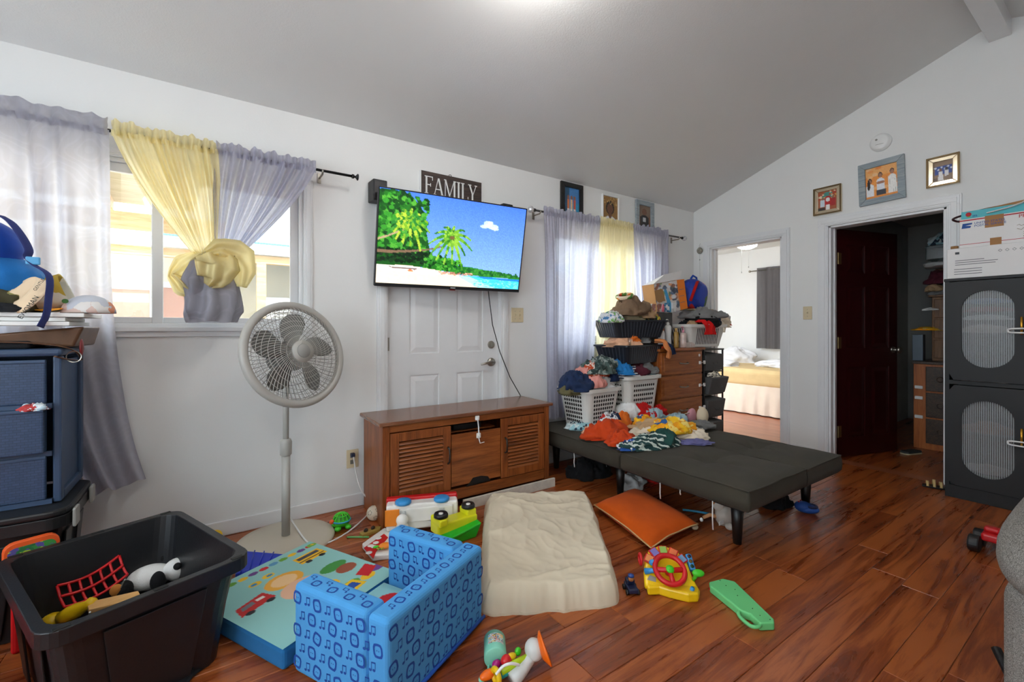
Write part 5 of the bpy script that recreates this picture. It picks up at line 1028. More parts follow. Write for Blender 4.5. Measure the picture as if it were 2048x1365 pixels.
# in and on the two round-hole baskets
zr1, zr2 = FZT+.29, FZT+.36
pile([(1152, 752, 0, .25, .24, .12, 'navy', 'navy shirt heaped in the basket at the curtain end'), (1172, 748, .02, .14, .28, .13, 'pink', 'salmon pink cloth folded over the navy shirt'), (1196, 752, .0, .24, .22, .12, 'white', 'white shirt hanging out between the two baskets'), (1140, 772, -.03, .16, .14, .06, 'olive', 'olive cloth at the rim of the curtain end basket'), (1165, 776, -.04, .26, .10, .05, 'sand', 'sand coloured cloth along the front rim of the curtain end basket')], zr1, -.36)
pile([(1198, 708, .05, .30, .20, .10, 'gpat', 'dark green printed shirt on the tall basket heap'), (1190, 724, .03, .22, .18, .10, 'oprint', 'rust and white printed cloth on the tall basket heap'), (1215, 742, -.02, .10, .16, .14, 'navy', 'navy cloth hanging down the side of the tall basket'), (1236, 722, .03, .20, .2, .10, 'blue', 'blue shirt on the tall basket heap'), (1246, 733, .0, .26, .18, .08, 'nstripe', 'navy and white striped shirt on the tall basket rim'), (1270, 728, .01, .18, .18, .09, 'maroon', 'maroon cloth on the tall basket beside the dresser'), (1290, 726, .02, .2, .16, .07, 'gray', 'dark grey cloth on the tall basket next to the dresser'), (1300, 738, .0, .22, .08, .05, 'ltblue', 'pale towel hanging on the rim of the tall basket')], zr2, -.38)
# two ribbed black bins stacked above the tall basket
m_bin = mat('black_ribbed_bin', S(30, 34, 42), .35, var=.06)
m_ribl = mat('bin_rib_grey', S(66, 70, 78), .35)
def ribbed_bin(label, loc, w, l, h, rotz):
    t = thing('ribbed_bin', label, 'bin', loc, rotz); tp = .84
    def ring(mb, f, z, e=0): return [mb.pt((a, b, z)) for a, b in rr(2*(w*f+e), 2*(l*f+e), .03)]
    mb = MB(); L = [ring(mb, tp, 0), ring(mb, 1, h-.015), ring(mb, 1, h-.015, .012), ring(mb, 1, h, .012), ring(mb, 1, h, -.005), ring(mb, tp, .006, -.005)]
    for a, b in zip(L, L[1:]):
        for k in range(len(a)): j = (k+1) % len(a); mb.face(a[k], a[j], b[j], b[k])
    mb.face(*L[0][::-1]); mb.face(*L[-1]); mb.build('tub', m_bin, t, bevel=.002); n = 14
    for i in range(n):
        u = (i-(n-1)/2)*(2*w*.84/n); MB().hexa([(u*tp-.003, -l*tp-.004, .008), (u*tp+.003, -l*tp-.004, .008), (u*tp+.003, -l*tp+.002, .008), (u*tp-.003, -l*tp+.002, .008), (u-.003, -l-.004, h-.016), (u+.003, -l-.004, h-.016), (u+.003, -l+.002, h-.016), (u-.003, -l+.002, h-.016)]).build('rib', m_ribl, t)
    for i in range(8):
        u = (i-3.5)*(2*l*.84/8); MB().hexa([(-w*tp-.004, u*tp-.003, .008), (-w*tp+.002, u*tp-.003, .008), (-w*tp+.002, u*tp+.003, .008), (-w*tp-.004, u*tp+.003, .008), (-w-.004, u-.003, h-.016), (-w+.002, u-.003, h-.016), (-w+.002, u+.003, h-.016), (-w-.004, u+.003, h-.016)]).build('rib', m_ribl, t)
ribbed_bin('lower black ribbed bin with peach clothes above the tall laundry basket', (-1.40, -.30, .845), .27, .17, .155, .12); ribbed_bin('upper black ribbed bin heaped with brown clothes by the window', (-1.38, -.29, 1.06), .27, .17, .15, -.22)
pile([(1245, 676, 0, .34, .22, .07, 'peach', 'pale peach cloth filling the lower black bin'), (1253, 668, .03, .20, .14, .10, 'orange', 'light orange cloth rising from the lower black bin'), (1280, 670, .03, .18, .14, .08, 'gray', 'mottled grey cloth in the lower black bin')], .985, -.33)
drape('garment', 'orange cloth hanging over the corner of the lower black bin', 'clothes', [Vector((-1.18, -.40, 1.03)), Vector((-1.14, -.47, 1.02)), Vector((-1.12, -.5, .95)), Vector((-1.12, -.49, .88))], .16, fabric('soft_orange', S(238, 150, 90), .1), 7, amp=.02)
drape('garment', 'navy cloth hanging between the bins and the dresser top', 'clothes', [Vector((-1.07, -.42, 1.0)), Vector((-1.04, -.48, .97)), Vector((-1.04, -.49, .91))], .10, fb('navy'), 9, amp=.015)
tag(MB().cyl((-1.57, -.45, 1.0), (-1.56, -.45, 1.07), .014, .012, 16).build('clear_bottle', glassy('clear_plastic', (.85, .87, .88, 1), .12), None, True), 'small clear bottle standing in the lower black bin', 'bottle')
pile([(1260, 622, .06, .36, .26, .12, 'brown', 'taupe brown trousers heaped on the upper black bin'), (1285, 622, .04, .26, .2, .10, 'tan', 'darker brown cloth on the upper bin heap'), (1222, 640, .0, .22, .18, .07, 'wprint', 'white and blue printed cloth at the left rim of the upper bin'), (1255, 640, .0, .30, .18, .07, 'sand', 'sand coloured shirt along the rim of the upper black bin'), (1292, 640, .0, .22, .16, .09, 'gyprint', 'green and yellow print cloth in the upper black bin'), (1275, 632, .04, .22, .14, .06, 'olive', 'olive cloth under the brown trousers')], 1.19, -.32)
hb_ = thing('headband', 'red and green patterned twisted headband on top of the brown clothes', 'headband', (-1.48, -.32, 1.385)); mb = MB(); mb.tube([(.075*math.cos(a*PI/12), .05*math.sin(a*PI/12), .03+.022*math.sin(a*PI/12+1)) for a in range(25)], .016, 8, False); mb.build('band', P_['multi'], hb_, True)
# dresser top: organiser, bottles, boxes, basket, backpack
ZD = DZ+.005
def bottle(label, px, py, y, prof, m, cap=None, capm=None, name='bottle', n=24, pump=False, band=None):
    p = WL(px, py, y); t = thing(name, label, 'bottle', (p.x, y, ZD)); MB().lathe(prof, n).build('bottle_body', m, t, True)
    if cap: MB().lathe(cap, n).build('cap', capm, t, True)
    if pump:
        z = cap[-1][1]; MB().cyl((0, 0, z-.004), (0, 0, z+.022), .005, n=10).tube([(0, 0, z+.022), (-.01, 0, z+.026), (-.035, -.01, z+.024)], .006, 8).build('pump_head', capm, t, True)
    if band: MB().lathe(band[0], n).build('label_band', band[1], t, True)
    return t
bottle('white lotion bottle with orange cap and base on the dresser', 1323, 695, -.415, [(0, .012), (.028, .012), (.03, .03), (.029, .13), (.022, .155), (.02, .16), (0, .16)], m_white, [(0, .16), (.021, .16), (.021, .185), (0, .187)], mat('orange_cap', S(236, 96, 28), .4), band=([(.0295, 0), (.0305, .0), (.031, .02), (.0302, .022), (.0, .022)], mat('orange_base', S(226, 76, 26), .4)))
bottle('tall white pump lotion bottle on the dresser', 1336, 694, -.39, [(0, 0), (.028, 0), (.03, .01), (.026, .1), (.03, .19), (.022, .205), (.012, .21), (0, .21)], m_white, [(0, .21), (.013, .21), (.013, .23), (0, .232)], m_white, pump=True)
bottle('square amber perfume bottle with wooden cap on the dresser', 1352, 693, -.41, [(0, 0), (.027, 0), (.028, .01), (.028, .14), (.02, .15), (0, .15)], mat('amber_liquid', S(176, 138, 70), .15, coat=.6), [(0, .15), (.014, .15), (.015, .18), (0, .182)], mat('cork', S(206, 164, 104), .7), n=4)
bottle('square clear soap bottle with pink pump on the dresser', 1366, 692, -.42, [(0, 0), (.034, 0), (.036, .01), (.036, .125), (.026, .138), (0, .14)], mat('pale_pink_soap', S(222, 200, 190), .2, var=.2, vs=30, coat=.5), [(0, .14), (.014, .14), (.014, .165), (0, .166)], mat('pink_pump', S(226, 150, 170), .4), n=4, pump=True)
for i, (x, c, lb) in enumerate(((-.80, S(222, 206, 196), 'small pale pink box in front of the clothes basket'), (-.72, S(214, 198, 190), 'clear tray of trinkets beside the pale pink box'))): tag(MB().bb(x, -.44, ZD, x+.075, -.37, ZD+.05).build('small_box', mat('trinket%d' % i, c, .3, var=.1, vs=30), bevel=.003), lb, 'box')
og = thing('organizer', 'grey fabric organiser box standing at the back of the dresser', 'box', (-.99, -.22, ZD)); MB().bb(-.17, -.10, 0, .17, .10, .325).build('fabric_box', m_gfab, og, bevel=.006); MB().bb(-.165, -.095, .322, .165, .095, .328).build('top_panel', m_gfab, og)  # thin top panel in the same grey fabric as the box
ZO = ZD+.33
bx = thing('printed_carton', 'tilted open carton with orange side and photo print on the organiser', 'box', (-.84, -.26, ZO+.002)); bx.rotation_euler = (0, math.radians(-10), math.radians(-8)); bx.scale = (1.35, 1.1, 1.35)
q = Paint(60, 50, (214, 206, 200)); rs = random.Random(4)
for i in range(60): q.ell(rs.random(), rs.random()*.9, rs.uniform(.03, .12), rs.uniform(.03, .1), rs.choice([(90, 110, 140), (232, 160, 110), (110, 140, 90), (224, 226, 230), (150, 90, 70), (60, 66, 84)]), al=.8)
q.poly([(0, .2), (.35, .2), (.40, .6), (.12, .62), (0, .5)], (160, 120, 76)); q.poly([(.40, .25), (.5, .22), (.7, 1), (.5, 1)], (70, 160, 206))
MB().bb(-.125, -.06, 0, .09, .08, .21).build('carton_body', m_brn, bx, bevel=.002); ob = obj('printed_face', q.mesh('printed_face', .215, .21), m_ph, bx); ob.location = (-.125, -.0612, 0)
MB().bb(.09, -.06, 0, .165, .08, .21).build('orange_side', mat('orange_card', S(232, 126, 30), .6), bx, bevel=.002); MB().hexa([(-.12, -.05, .212), (.13, -.05, .212), (.13, .07, .212), (-.12, .07, .212), (-.02, -.06, .262), (.15, -.06, .268), (.15, -.055, .270), (-.02, -.055, .264)]).build('open_flap', m_cart, bx)
for i in range(3): MB().bb(.10+.0*i, -.0615, .05+.045*i, .145, -.0605, .053+.045*i).build('printed_rule', m_ink, bx)
for lb, px, py, w, h, c in (('small brown and pink box on the organiser corner', 1306, 618, .05, .07, S(190, 140, 130)), ('blue and green carton of tissues on the organiser', 1334, 616, .05, .085, S(70, 130, 170)), ('white medicine box beside the blue carton', 1347, 614, .05, .09, S(226, 226, 224))):
    p = WL(px, py, -.335); tag(MB().bb(p.x-w/2, -.345, ZO, p.x+w/2, -.325, ZO+h).build('small_carton', splotch('carton_'+lb[:9], [c, dk(c, .7), S(232, 230, 228)], 26), bevel=.002), lb, 'box')
p = WL(1326, 616, -.36); tag(MB().lathe([(0, 0), (.012, 0), (.013, .05), (.006, .058), (.006, .07), (0, .07)], 14, (p.x, -.36, ZO)).build('pink_bottle', mat('pink_lotion', S(220, 110, 130), .3), None, True), 'tiny pink lotion bottle on the organiser edge', 'bottle')
tag(MB().tube([(-1.13, -.33, ZO-.09), (-1.155, -.335, ZO+.0), (-1.18, -.34, ZO+.06)], [.018, .019, .02], 14).build('white_tube', m_white, None, True), 'rolled white paper tube leaning beside the carton', 'tube')
tag(MB().ell((-1.13, -.36, ZD+.16), (.07, .04, .12), 22, 14, lambda d, p: p*(1+.12*NZ.noise(d*3))).build('clear_bag', glassy('clear_bag', (.88, .9, .9, 1), .14, .15), None, True), 'clear plastic bag bulging over the end of the upper bin', 'plastic bag')
b3 = basket('laundry_basket', 'slotted white laundry basket of clothes on the dresser and drawer tower', (-.475, -.33, ZD+.003), -.06, .285, .145, .215, 'slot')
pile([(1400, 628, .0, .34, .20, .11, 'black', 'black jacket heaped in the slotted basket'), (1418, 626, .02, .18, .18, .12, 'navy', 'navy cloth rolled beside the black jacket'), (1400, 612, .09, .40, .18, .08, 'gray', 'long pale grey hoodie lying over the slotted basket'), (1440, 628, .0, .20, .18, .12, 'cream', 'cream knit cloth at the right end of the slotted basket'), (1450, 632, .02, .08, .10, .08, 'rust', 'small orange cloth at the slotted basket rim'), (1446, 614, .08, .14, .12, .06, 'white', 'white cloth on top of the slotted basket'), (1385, 640, .0, .2, .08, .05, 'tan', 'tan cloth along the slotted basket front rim')], ZD+.19, -.36)
drape('garment', 'bright red cloth hanging over the front of the slotted basket', 'clothes', [Vector((-.50, -.40, ZD+.25)), Vector((-.50, -.47, ZD+.245)), Vector((-.50, -.505, ZD+.21)), Vector((-.50, -.505, ZD+.12))], .19, fabric('bright_red', S(228, 26, 26), .06), 12, amp=.012, taper=.1)
drape('garment', 'cream sleeve hanging over the end of the slotted basket', 'clothes', [Vector((-.26, -.42, ZD+.26)), Vector((-.25, -.47, ZD+.24)), Vector((-.25, -.5, ZD+.20)), Vector((-.25, -.495, ZD+.14))], .045, fb('cream'), 14, amp=.01)
tag(MB().bb(-.55, -.36, ZD+.355, -.20, -.2, ZD+.372).build('folded_cloth', fb('sand'), bevel=.008, seg=3), 'folded beige cloth under the red and blue backpack', 'clothes')
bk_ = thing('backpack', 'blue backpack with red toy vehicle print beside the tilted carton', 'backpack', (-.47, -.28, ZD+.374)); bk_.rotation_euler = (0, math.radians(16), 0); bk_.scale = (1.2, 1.2, 1.15)
m_bk = splotch('blue_red_print', [S(20, 52, 150), S(26, 66, 176), S(200, 40, 36), S(24, 58, 160), S(70, 110, 60)], 13, .6, stops=[0, .35, .72, .84, .95])
MB().ell((0, 0, .12), (.13, .085, .155), 30, 18, lambda d, p: Vector((math.copysign(abs(d.x)**.6, d.x)*.12, math.copysign(abs(d.y)**.7, d.y)*.085, math.copysign(abs(d.z)**.7, d.z)*.135))).build('body', m_bk, bk_, True); MB().tube([(.02, 0, .25), (0, 0, .285), (-.05, 0, .285), (-.07, 0, .25)], .008, 8).build('grab_handle', m_bd, bk_, True); MB().tube([(-.11, -.06, .03), (-.12, -.085, .12), (-.09, -.08, .21)], .014, 8, flat=.4).build('shoulder_strap', fb('red'), bk_, True)
# ------------------------------------------------------------------ bedroom: bed, pillows, curtain, ceiling fan
bd = thing('bed', 'bed with tan fitted sheet and satin skirt seen through the bedroom doorway', 'bed', (2.1, .3, 0)); o = bd.location; m_tan2 = fabric('tan_sheet', S(214, 186, 136), .06); m_sk = mat('satin_skirt', S(222, 204, 186), .35, var=.08, vs=3)
mb = MB(o); mb.bb(1.47, -.9, .36, 2.85, 1.95, .60); mb.build('mattress', m_tan2, bd, bevel=.07, seg=5)
def sk(u, v): y = -.88+2.8*u; return (1.485-.025*v+.014*math.sin(y*34+2*math.sin(y*5))*v, y, .40-.385*v)
mb = MB(o); mb.grid(sk, 160, 8); mb.build('bed_skirt', m_sk, bd, True); MB(o).bb(1.52, -.86, .02, 2.84, 1.93, .36).build('box_base', m_sk, bd)
m_pw = fabric('white_pillow', S(236, 236, 238), .03)
for i, (x, y, sx, sy, lb) in enumerate(((1.75, .74, .40, .50, 'white ribbed pillow at the near side of the bed'), (2.12, .12, .40, .50, 'plump white pillow lying toward the bed middle'), (2.55, .95, .4, .6, 'large white pillow leaning against the bedroom wall'))):
    h = heap('pillow', lb, 'pillow', (x, y, .602), (sx, sy, .11 if i < 2 else .30), m_pw, 300+i, .2, folds=.3)
heap('blanket', 'pink and white striped blanket by the bedroom pillows', 'blanket', (1.68, 1.25, .6), (.3, .35, .06), stripes('pink_stripe', S(236, 150, 150), S(240, 232, 230), 8, 'X'), 305)
cu_ = thing('curtain', 'dark grey curtain on the bedroom window', 'curtain', (2.8, .2, .9)); o = cu_.location; m_dg = sheer('charcoal_curtain', S(92, 88, 90), .25)
mb = MB(o); mb.grid(lambda u, v: (2.80+.025*pleat(u, 8, .5)*(.4+.6*v)-.0*v, .72-1.5*u, 2.10-1.28*v), 130, 20); mb.build('cloth', m_dg, cu_, True); MB(o).cyl((2.80, .82, 2.06), (2.80, -.9, 2.06), .009).build('rod', m_chrome, cu_, True); MB(o).ell((2.80, .84, 2.06), (.02, .02, .02), 12, 8).build('finial', m_chrome, cu_, True)
cf = thing('ceiling_fan', 'bedroom ceiling fan with lit white dome and wood blades', 'ceiling fan', (1.35, .12, 2.30)); m_bl = wood('fan_blade_wood', S(96, 52, 28), S(150, 86, 48), S(190, 120, 74), 0, .5)
MB().lathe([(0, .12), (.09, .12), (.09, .06), (.07, .03), (.11, .0), (.11, -.03), (0, -.03)], 28).build('motor', m_white, cf, True); MB().lathe([(.11, -.03), (.125, -.06), (.11, -.10), (.06, -.125), (0, -.13)], 28).build('light_dome', m_globe, cf, True)
for k in range(5): mb = MB(); mb.M = Matrix.Rotation(k*2*PI/5+.5, 4, 'Z'); mb.bb(.10, -.06, .012, .60, .06, .02); mb.build('blade', m_bl, cf, bevel=.004)
for y, l in ((-.04, .28), (.05, .34)): MB().cyl((-.04, y, -.08), (-.04, y, -.08-l), .0015, n=6).ell((-.04, y, -.09-l), (.006, .006, .012), 8, 6).build('pull_chain', m_gray, cf)
# ------------------------------------------------------------------ closet contents
m_dkw = wood('dark_carved_wood', S(38, 28, 20), S(60, 44, 32), S(84, 62, 44), 0, .4, 2); m_org = wood('orange_side_wood', S(140, 72, 28), S(170, 94, 42), S(190, 112, 56), 2, .35)
cd = thing('carved_dresser', 'dark carved dresser with child locks inside the closet', 'dresser', (1.6, -1.75, 0)); o = cd.location
MB(o).bb(1.16, -2.05, 0, 1.98, -1.57, .80).build('body', m_org, cd, bevel=.004); MB(o).bb(1.15, -2.07, .80, 2.0, -1.56, .825).build('top', m_dkw, cd, bevel=.004)
for i in range(3):
    z0 = .06+i*.245; d = MB(o).bb(1.145, -2.03, z0, 1.16, -1.66, z0+.23).build('drawer', m_dkw, cd, bevel=.004); [MB(o).ring((1.143, -1.76-.06*k, z0+.115), .022, .005, 'x', 20, 6).build('carving', m_dkw, d, True) for k in range(4)]; MB(o).ell((1.135, -1.845, z0+.12), (.01, .014, .014), 10, 8).build('knob', m_chrome, d, True)
for z in (.30, .48, .58): MB(o).box(1.15, -1.61, z, .012, .06, .03).build('child_lock', m_white, cd, bevel=.005)
hu = thing('hutch', 'tall brown hutch with small drawers standing on the carved dresser', 'hutch', (1.7, -1.8, .826)); o = hu.location; m_ht = wood('hutch_wood', S(80, 50, 22), S(112, 72, 34), S(136, 92, 48), 2, .45)
MB(o).bb(1.35, -1.86, .826, 1.75, -1.66, 1.44).build('body', m_ht, hu, bevel=.004); MB(o).bb(1.32, -1.88, 1.44, 1.77, -1.64, 1.46).build('top', m_ht, hu, bevel=.004); MB(o).bb(1.75, -2.05, .826, 1.8, -1.6, 1.75).build('back_board', m_ht, hu)
for i in range(3): d = MB(o).bb(1.335, -1.845, .85+i*.195, 1.35, -1.675, 1.03+i*.195).build('drawer', m_ht, hu, bevel=.006); MB(o).ell((1.328, -1.76, .94+i*.195), (.008, .02, .006), 10, 6).build('pull', m_chrome, d, True)
for lb, x, y, z, sz, k in (('yellow cloth draped on the hutch drawers', 1.34, -1.63, 1.12, (.16, .2, .03), 'yprint'), ('folded clothes heap on top of the hutch', 1.5, -1.74, 1.461, (.3, .24, .10), 'gray'), ('mustard cloth on the hutch top', 1.4, -1.67, 1.5, (.14, .12, .07), 'tan'), ('crimson cloth bundle above the hutch', 1.5, -1.72, 1.575, (.28, .22, .16), 'maroon'), ('white roll above the crimson bundle', 1.48, -1.72, 1.74, (.3, .3, .06), 'white'), ('teal cloth in the closet bag pile', 1.55, -1.72, 1.95, (.26, .26, .14), 'aqua'), ('dark clothes heap at the closet top shelf', 1.9, -1.95, 1.76, (.3, .5, .36), 'black'), ('olive cloth in the dark closet shelf heap', 1.78, -1.95, 1.78, (.2, .3, .12), 'gyprint'), ('folded pale cloth on the carved dresser top', 1.26, -1.92, .827, (.16, .26, .04), 'cream')): heap('garment', lb, 'clothes', (x, y, z), sz, gm(k), len(lb)*3, folds=.7)
MB_ = MB().bb(1.32, -1.88, 1.80, 1.74, -1.62, 1.94).build('plastic_bin', glassy('frosted_bin', (.7, .78, .78, 1), .15, .3), bevel=.01); tag(MB_, 'frosted plastic bin of cloth high in the closet', 'bin')
tag(MB().bb(1.24, -1.62, .826, 1.32, -1.54, 1.08).build('plastic_storage_tower', mat('grey_blue_plastic', S(96, 110, 124), .4), bevel=.006), 'small grey blue plastic drawer tower on the carved dresser', 'drawer unit')
tag(MB().tube([(1.30, -1.60, 1.32), (1.30, -1.66, 1.335), (1.30, -1.72, 1.32), (1.30, -1.60, 1.315)], .006, 6).build('white_hanger', m_white), 'white clothes hanger hooked by the hutch', 'hanger')
# ------------------------------------------------------------------ floor mattress and orange cushion
m_cream = fabric('cream_sheet', S(222, 208, 182), .05, .95, 500, .15, vs=4)
A, B, Cc, D = FL(968, 984, .10), FL(1182, 982, .10), FL(1246, 1174, .085), FL(958, 1194, .085)
mt = thing('crib_mattress', 'crib mattress in a wrinkled cream sheet on the floor', 'mattress', ((A+B+Cc+D)/4).to_2d().to_3d()); o = mt.location
def mtop(u, v):
    du, dv = 2*u-1, 2*v-1; m_ = max(abs(du), abs(dv)); r_ = (abs(du)**13+abs(dv)**13)**(1/13) if m_ > 0 else 1; kk = m_/r_ if r_ > 0 else 1
    p = A.lerp(B, .5+du*kk/2).lerp(D.lerp(Cc, .5+du*kk/2), .5+dv*kk/2); d = min((1-abs(du))*.31, (1-abs(dv))*.5); c = (A+B+Cc+D)/4
    k = 1+.022*NZ.noise(Vector((math.atan2(dv, du)*4, 2, 7)))+.012*NZ.noise(Vector((math.atan2(dv, du)*11, 5, 1))); z = .006+.092*min(1, d/.035)**.45
    x, y = p.x, p.y; wx = 1.4*NZ.noise(Vector((x*2.6, y*2.6, 0))); rg = lambda q, e: max(0, 1-abs(NZ.noise(q))*e)**1.5
    w = .010*NZ.noise(Vector((x*3.4, y*3.4, 1)))+.013*rg(Vector((x*2.6+wx, y*4.2+wx, 4)), 3.2)+.006*rg(Vector((x*7+wx, y*5, 2)), 3)+.0025*rg(Vector((x*16, y*11+wx, 9)), 2.6)
    return (c.x+(p.x-c.x)*k, c.y+(p.y-c.y)*k, max(z+w*min(1, .25+d/.05), .002))
mb = MB(o); nu, nv = 130, 150; mb.grid(mtop, nu, nv); c_ = [mtop(u, v) for u, v in ((0, 0), (1, 0), (1, 1), (0, 1))]; mb.build('sheet', m_cream, mt, True)
mb = MB(o); per = [mtop(i/40, 0) for i in range(40)]+[mtop(1, i/40) for i in range(40)]+[mtop(1-i/40, 1) for i in range(40)]+[mtop(0, 1-i/40) for i in range(40)]; n = len(per)
a_ = [mb.pt((x, y, max(z, .004))) for x, y, z in per]; b_ = [mb.pt((x, y, 0)) for x, y, z in per]
for k in range(n): j = (k+1) % n; mb.face(a_[k], a_[j], b_[j], b_[k])
mb.build('sheet_hem', m_cream, mt, True)
pq = [FL(1188, 1010, .05), FL(1270, 978, .05), FL(1396, 1048, .05), FL(1302, 1096, .05)]
cu2 = thing('throw_pillow', 'flat orange throw pillow with tan piping on the floor', 'pillow', (sum((p.x for p in pq))/4, sum((p.y for p in pq))/4, 0)); o = cu2.location; m_or = fabric('burnt_orange_velvet', S(204, 84, 8), .08, .95, 800, .15)
def pil(u, v, s):
    p = pq[0].lerp(pq[1], u).lerp(pq[3].lerp(pq[2], u), v); c = (pq[0]+pq[2])/2; du, dv = 2*u-1, 2*v-1; k = 1-.07*(1-du*du)*(dv*dv)-.07*(1-dv*dv)*(du*du); hh = max(0, (1-du**4)*(1-dv**4))**.5
    return (c.x+(p.x-c.x)*k, c.y+(p.y-c.y)*k, .048+s*hh*(.055 if s > 0 else .046)+.004*NZ.noise(Vector((u*4, v*4, s))))
for s_ in (1, -1): mb = MB(o); mb.grid(lambda u, v, s_=s_: pil(u, v, s_), 30, 30); mb.build('cover', m_or, cu2, True)
pp = [Vector(pil(i/30, 0, 1)) for i in range(30)]+[Vector(pil(1, i/30, 1)) for i in range(30)]+[Vector(pil(1-i/30, 1, 1)) for i in range(30)]+[Vector(pil(0, 1-i/30, 1)) for i in range(31)]; MB(o).tube(pp, .004, 6, False).build('piping', fabric('tan_piping', S(206, 168, 116), .05), cu2, True)
# ------------------------------------------------------------------ child's fold-out sofa
ts = thing('kids_sofa', 'blue printed foam kids sofa folded open, turned toward the toys', 'kids sofa', (-3.985, -1.655, 0), math.radians(27.5))
m_sb = fabric('sofa_blue', S(78, 158, 220), .04, .8, 600, .1); m_sd = mat('sofa_print_blue', S(20, 74, 160), .8, var=.04)
W, D_, H, TH = .515, .42, .295, .085
def slab(x0, y0, x1, y1, z0, z1, name='panel'): return MB().bb(x0, y0, z0, x1, y1, z1).build(name, m_sb, ts, bevel=.018, seg=4)
back = slab(0, 0, W, TH, 0, H, 'backrest'); arm1 = slab(0, TH+.001, TH, D_, 0, H, 'armrest'); arm2 = slab(W-TH, TH+.001, W, D_, 0, H, 'armrest')
def motifs(parent, u0, u1, v0, v1, f, seed, sc=1.0):
    """flat print: rounded rings with dots, and music notes; f(u,v,h) maps onto a face"""
    rs = random.Random(seed); mb = MB(); du = .046*sc; nu_, nv_ = int((u1-u0)/du), int((v1-v0)/du)
    def poly(ps, h=.0008): mb.face(*[mb.pt(f(a, b, h)) for a, b in ps])
    for i in range(nu_):
        for j in range(nv_):
            u = u0+(u1-u0)*(i+.5)/nu_+(.25*du if j % 2 else -.25*du); v = v0+(v1-v0)*(j+.5)/nv_
            if not (u0+.012 < u < u1-.012): continue
            if (i+j) % 2 == 0:
                R = .021*sc; ta = rs.uniform(-.3, .3); n = 14
                def pt(r, k): a = 2*PI*k/n; ca, sa = math.cos(a), math.sin(a); q = (abs(ca)**4+abs(sa)**4)**-.25; x, y = r*ca*q*.9, r*sa*q; return (u+x*math.cos(ta)-y*math.sin(ta), v+x*math.sin(ta)+y*math.cos(ta))
                for k in range(n): poly([pt(R, k), pt(R, k+1), pt(R*.66, k+1), pt(R*.66, k)])
                for sx in (-1, 1): poly([(u+sx*.004*sc+.0016*sc*math.cos(a*PI/3), v+.0022*sc*math.sin(a*PI/3)) for a in range(6)])
            else:
                s = 1.25*sc; poly([(u-.006*s+.0045*s*math.cos(a*PI/4), v-.009*s+.0035*s*math.sin(a*PI/4)) for a in range(8)]); poly([(u-.003*s, v-.009*s), (u-.0012*s, v-.009*s), (u-.0012*s, v+.011*s), (u-.003*s, v+.011*s)])
                poly([(u+.006*s+.0045*s*math.cos(a*PI/4), v-.007*s+.0035*s*math.sin(a*PI/4)) for a in range(8)]); poly([(u+.009*s, v-.007*s), (u+.0108*s, v-.007*s), (u+.0108*s, v+.013*s), (u+.009*s, v+.013*s)]); poly([(u-.003*s, v+.0075*s), (u+.0108*s, v+.0095*s), (u+.0108*s, v+.013*s), (u-.003*s, v+.011*s)])
    pr_ = mb.build('fabric_print', m_sd, parent); pr_['kind'] = 'stuff'
motifs(back, .01, W-.01, .015, H-.015, lambda u, v, h: (u, -h, v), 1); motifs(back, .012, W-.012, .012, TH-.012, lambda u, v, h: (u, v, H+h), 2, .8); motifs(back, TH+.01, W-TH-.01, .1, H-.015, lambda u, v, h: (W-u, TH+h, v), 3)
for a_m, xo, xi, sg_ in ((arm1, 0, TH, -1), (arm2, W, W-TH, 1)):
    motifs(a_m, .02, D_-.015, .015, H-.015, lambda u, v, h, xo=xo, sg_=sg_: (xo+sg_*h, u if sg_ > 0 else D_-u+.01, v), 4+sg_); motifs(a_m, TH+.01, D_-.015, .09, H-.015, lambda u, v, h, xi=xi, sg_=sg_: (xi-sg_*h, u, v), 8+sg_)
    motifs(a_m, .012, TH-.012, TH+.01, 0, lambda u, v, h: (u, v, h), 3) if False else motifs(a_m, .012, TH-.012, TH+.012, D_-.015, lambda u, v, h, xo=xo, xi=xi: (min(xo, xi)+u, v, H+h), 12+sg_, .8)
    motifs(a_m, .01, TH-.01, .015, H-.02, lambda u, v, h, xo=xo, xi=xi: (min(xo, xi)+u, D_+h, v), 16+sg_, .8)
PX0, PX1, PY0, PY1, PZ = TH+.004, W-.005-TH, TH+.002, 1.02, .075
MB().bb(PX0, PY0, 0, PX1, D_+.02, PZ).build('seat_cushion', m_sb, ts, bevel=.012, seg=3); MB().bb(-.02, D_+.024, 0, W-.0, PY1, PZ).build('fold_out_pad', fabric('pad_side_blue', S(40, 116, 176), .08), ts, bevel=.014, seg=3)
q = Paint(150, 170, (150, 205, 200)); rs = random.Random(6)
# y=0 is the far (foot) end; generic picture print: dots, bus, truck, sun, stars
dots = [(206, 40, 46), (90, 150, 190), (110, 170, 60), (246, 196, 40), (110, 70, 140)]
for i in range(11): q.ell(.08+.085*i, .075+.004*(i % 2), .038, .024, dots[i % 5])
q.ell(.955, .075, .045, .028, (120, 176, 60)); q.ell(.965, .07, .016, .01, (230, 180, 60))
q.poly([(.70, .16), (.94, .16), (.95, .28), (.70, .28)], (244, 190, 40)); q.rect(.72, .175, .92, .215, (80, 80, 84)); q.ell(.76, .285, .03, .022, (40, 40, 44)); q.ell(.89, .285, .03, .022, (40, 40, 44)); q.rect(.70, .24, .94, .25, (50, 44, 40))
q.poly([(.08, .40), (.30, .36), (.33, .48), (.06, .51)], (200, 44, 44)); q.poly([(.11, .415), (.2, .40), (.2, .44), (.10, .455)], (120, 124, 130)); q.ell(.12, .51, .032, .022, (40, 40, 44)); q.ell(.28, .49, .032, .022, (40, 40, 44)); q.rect(.22, .40, .28, .43, (236, 230, 220))
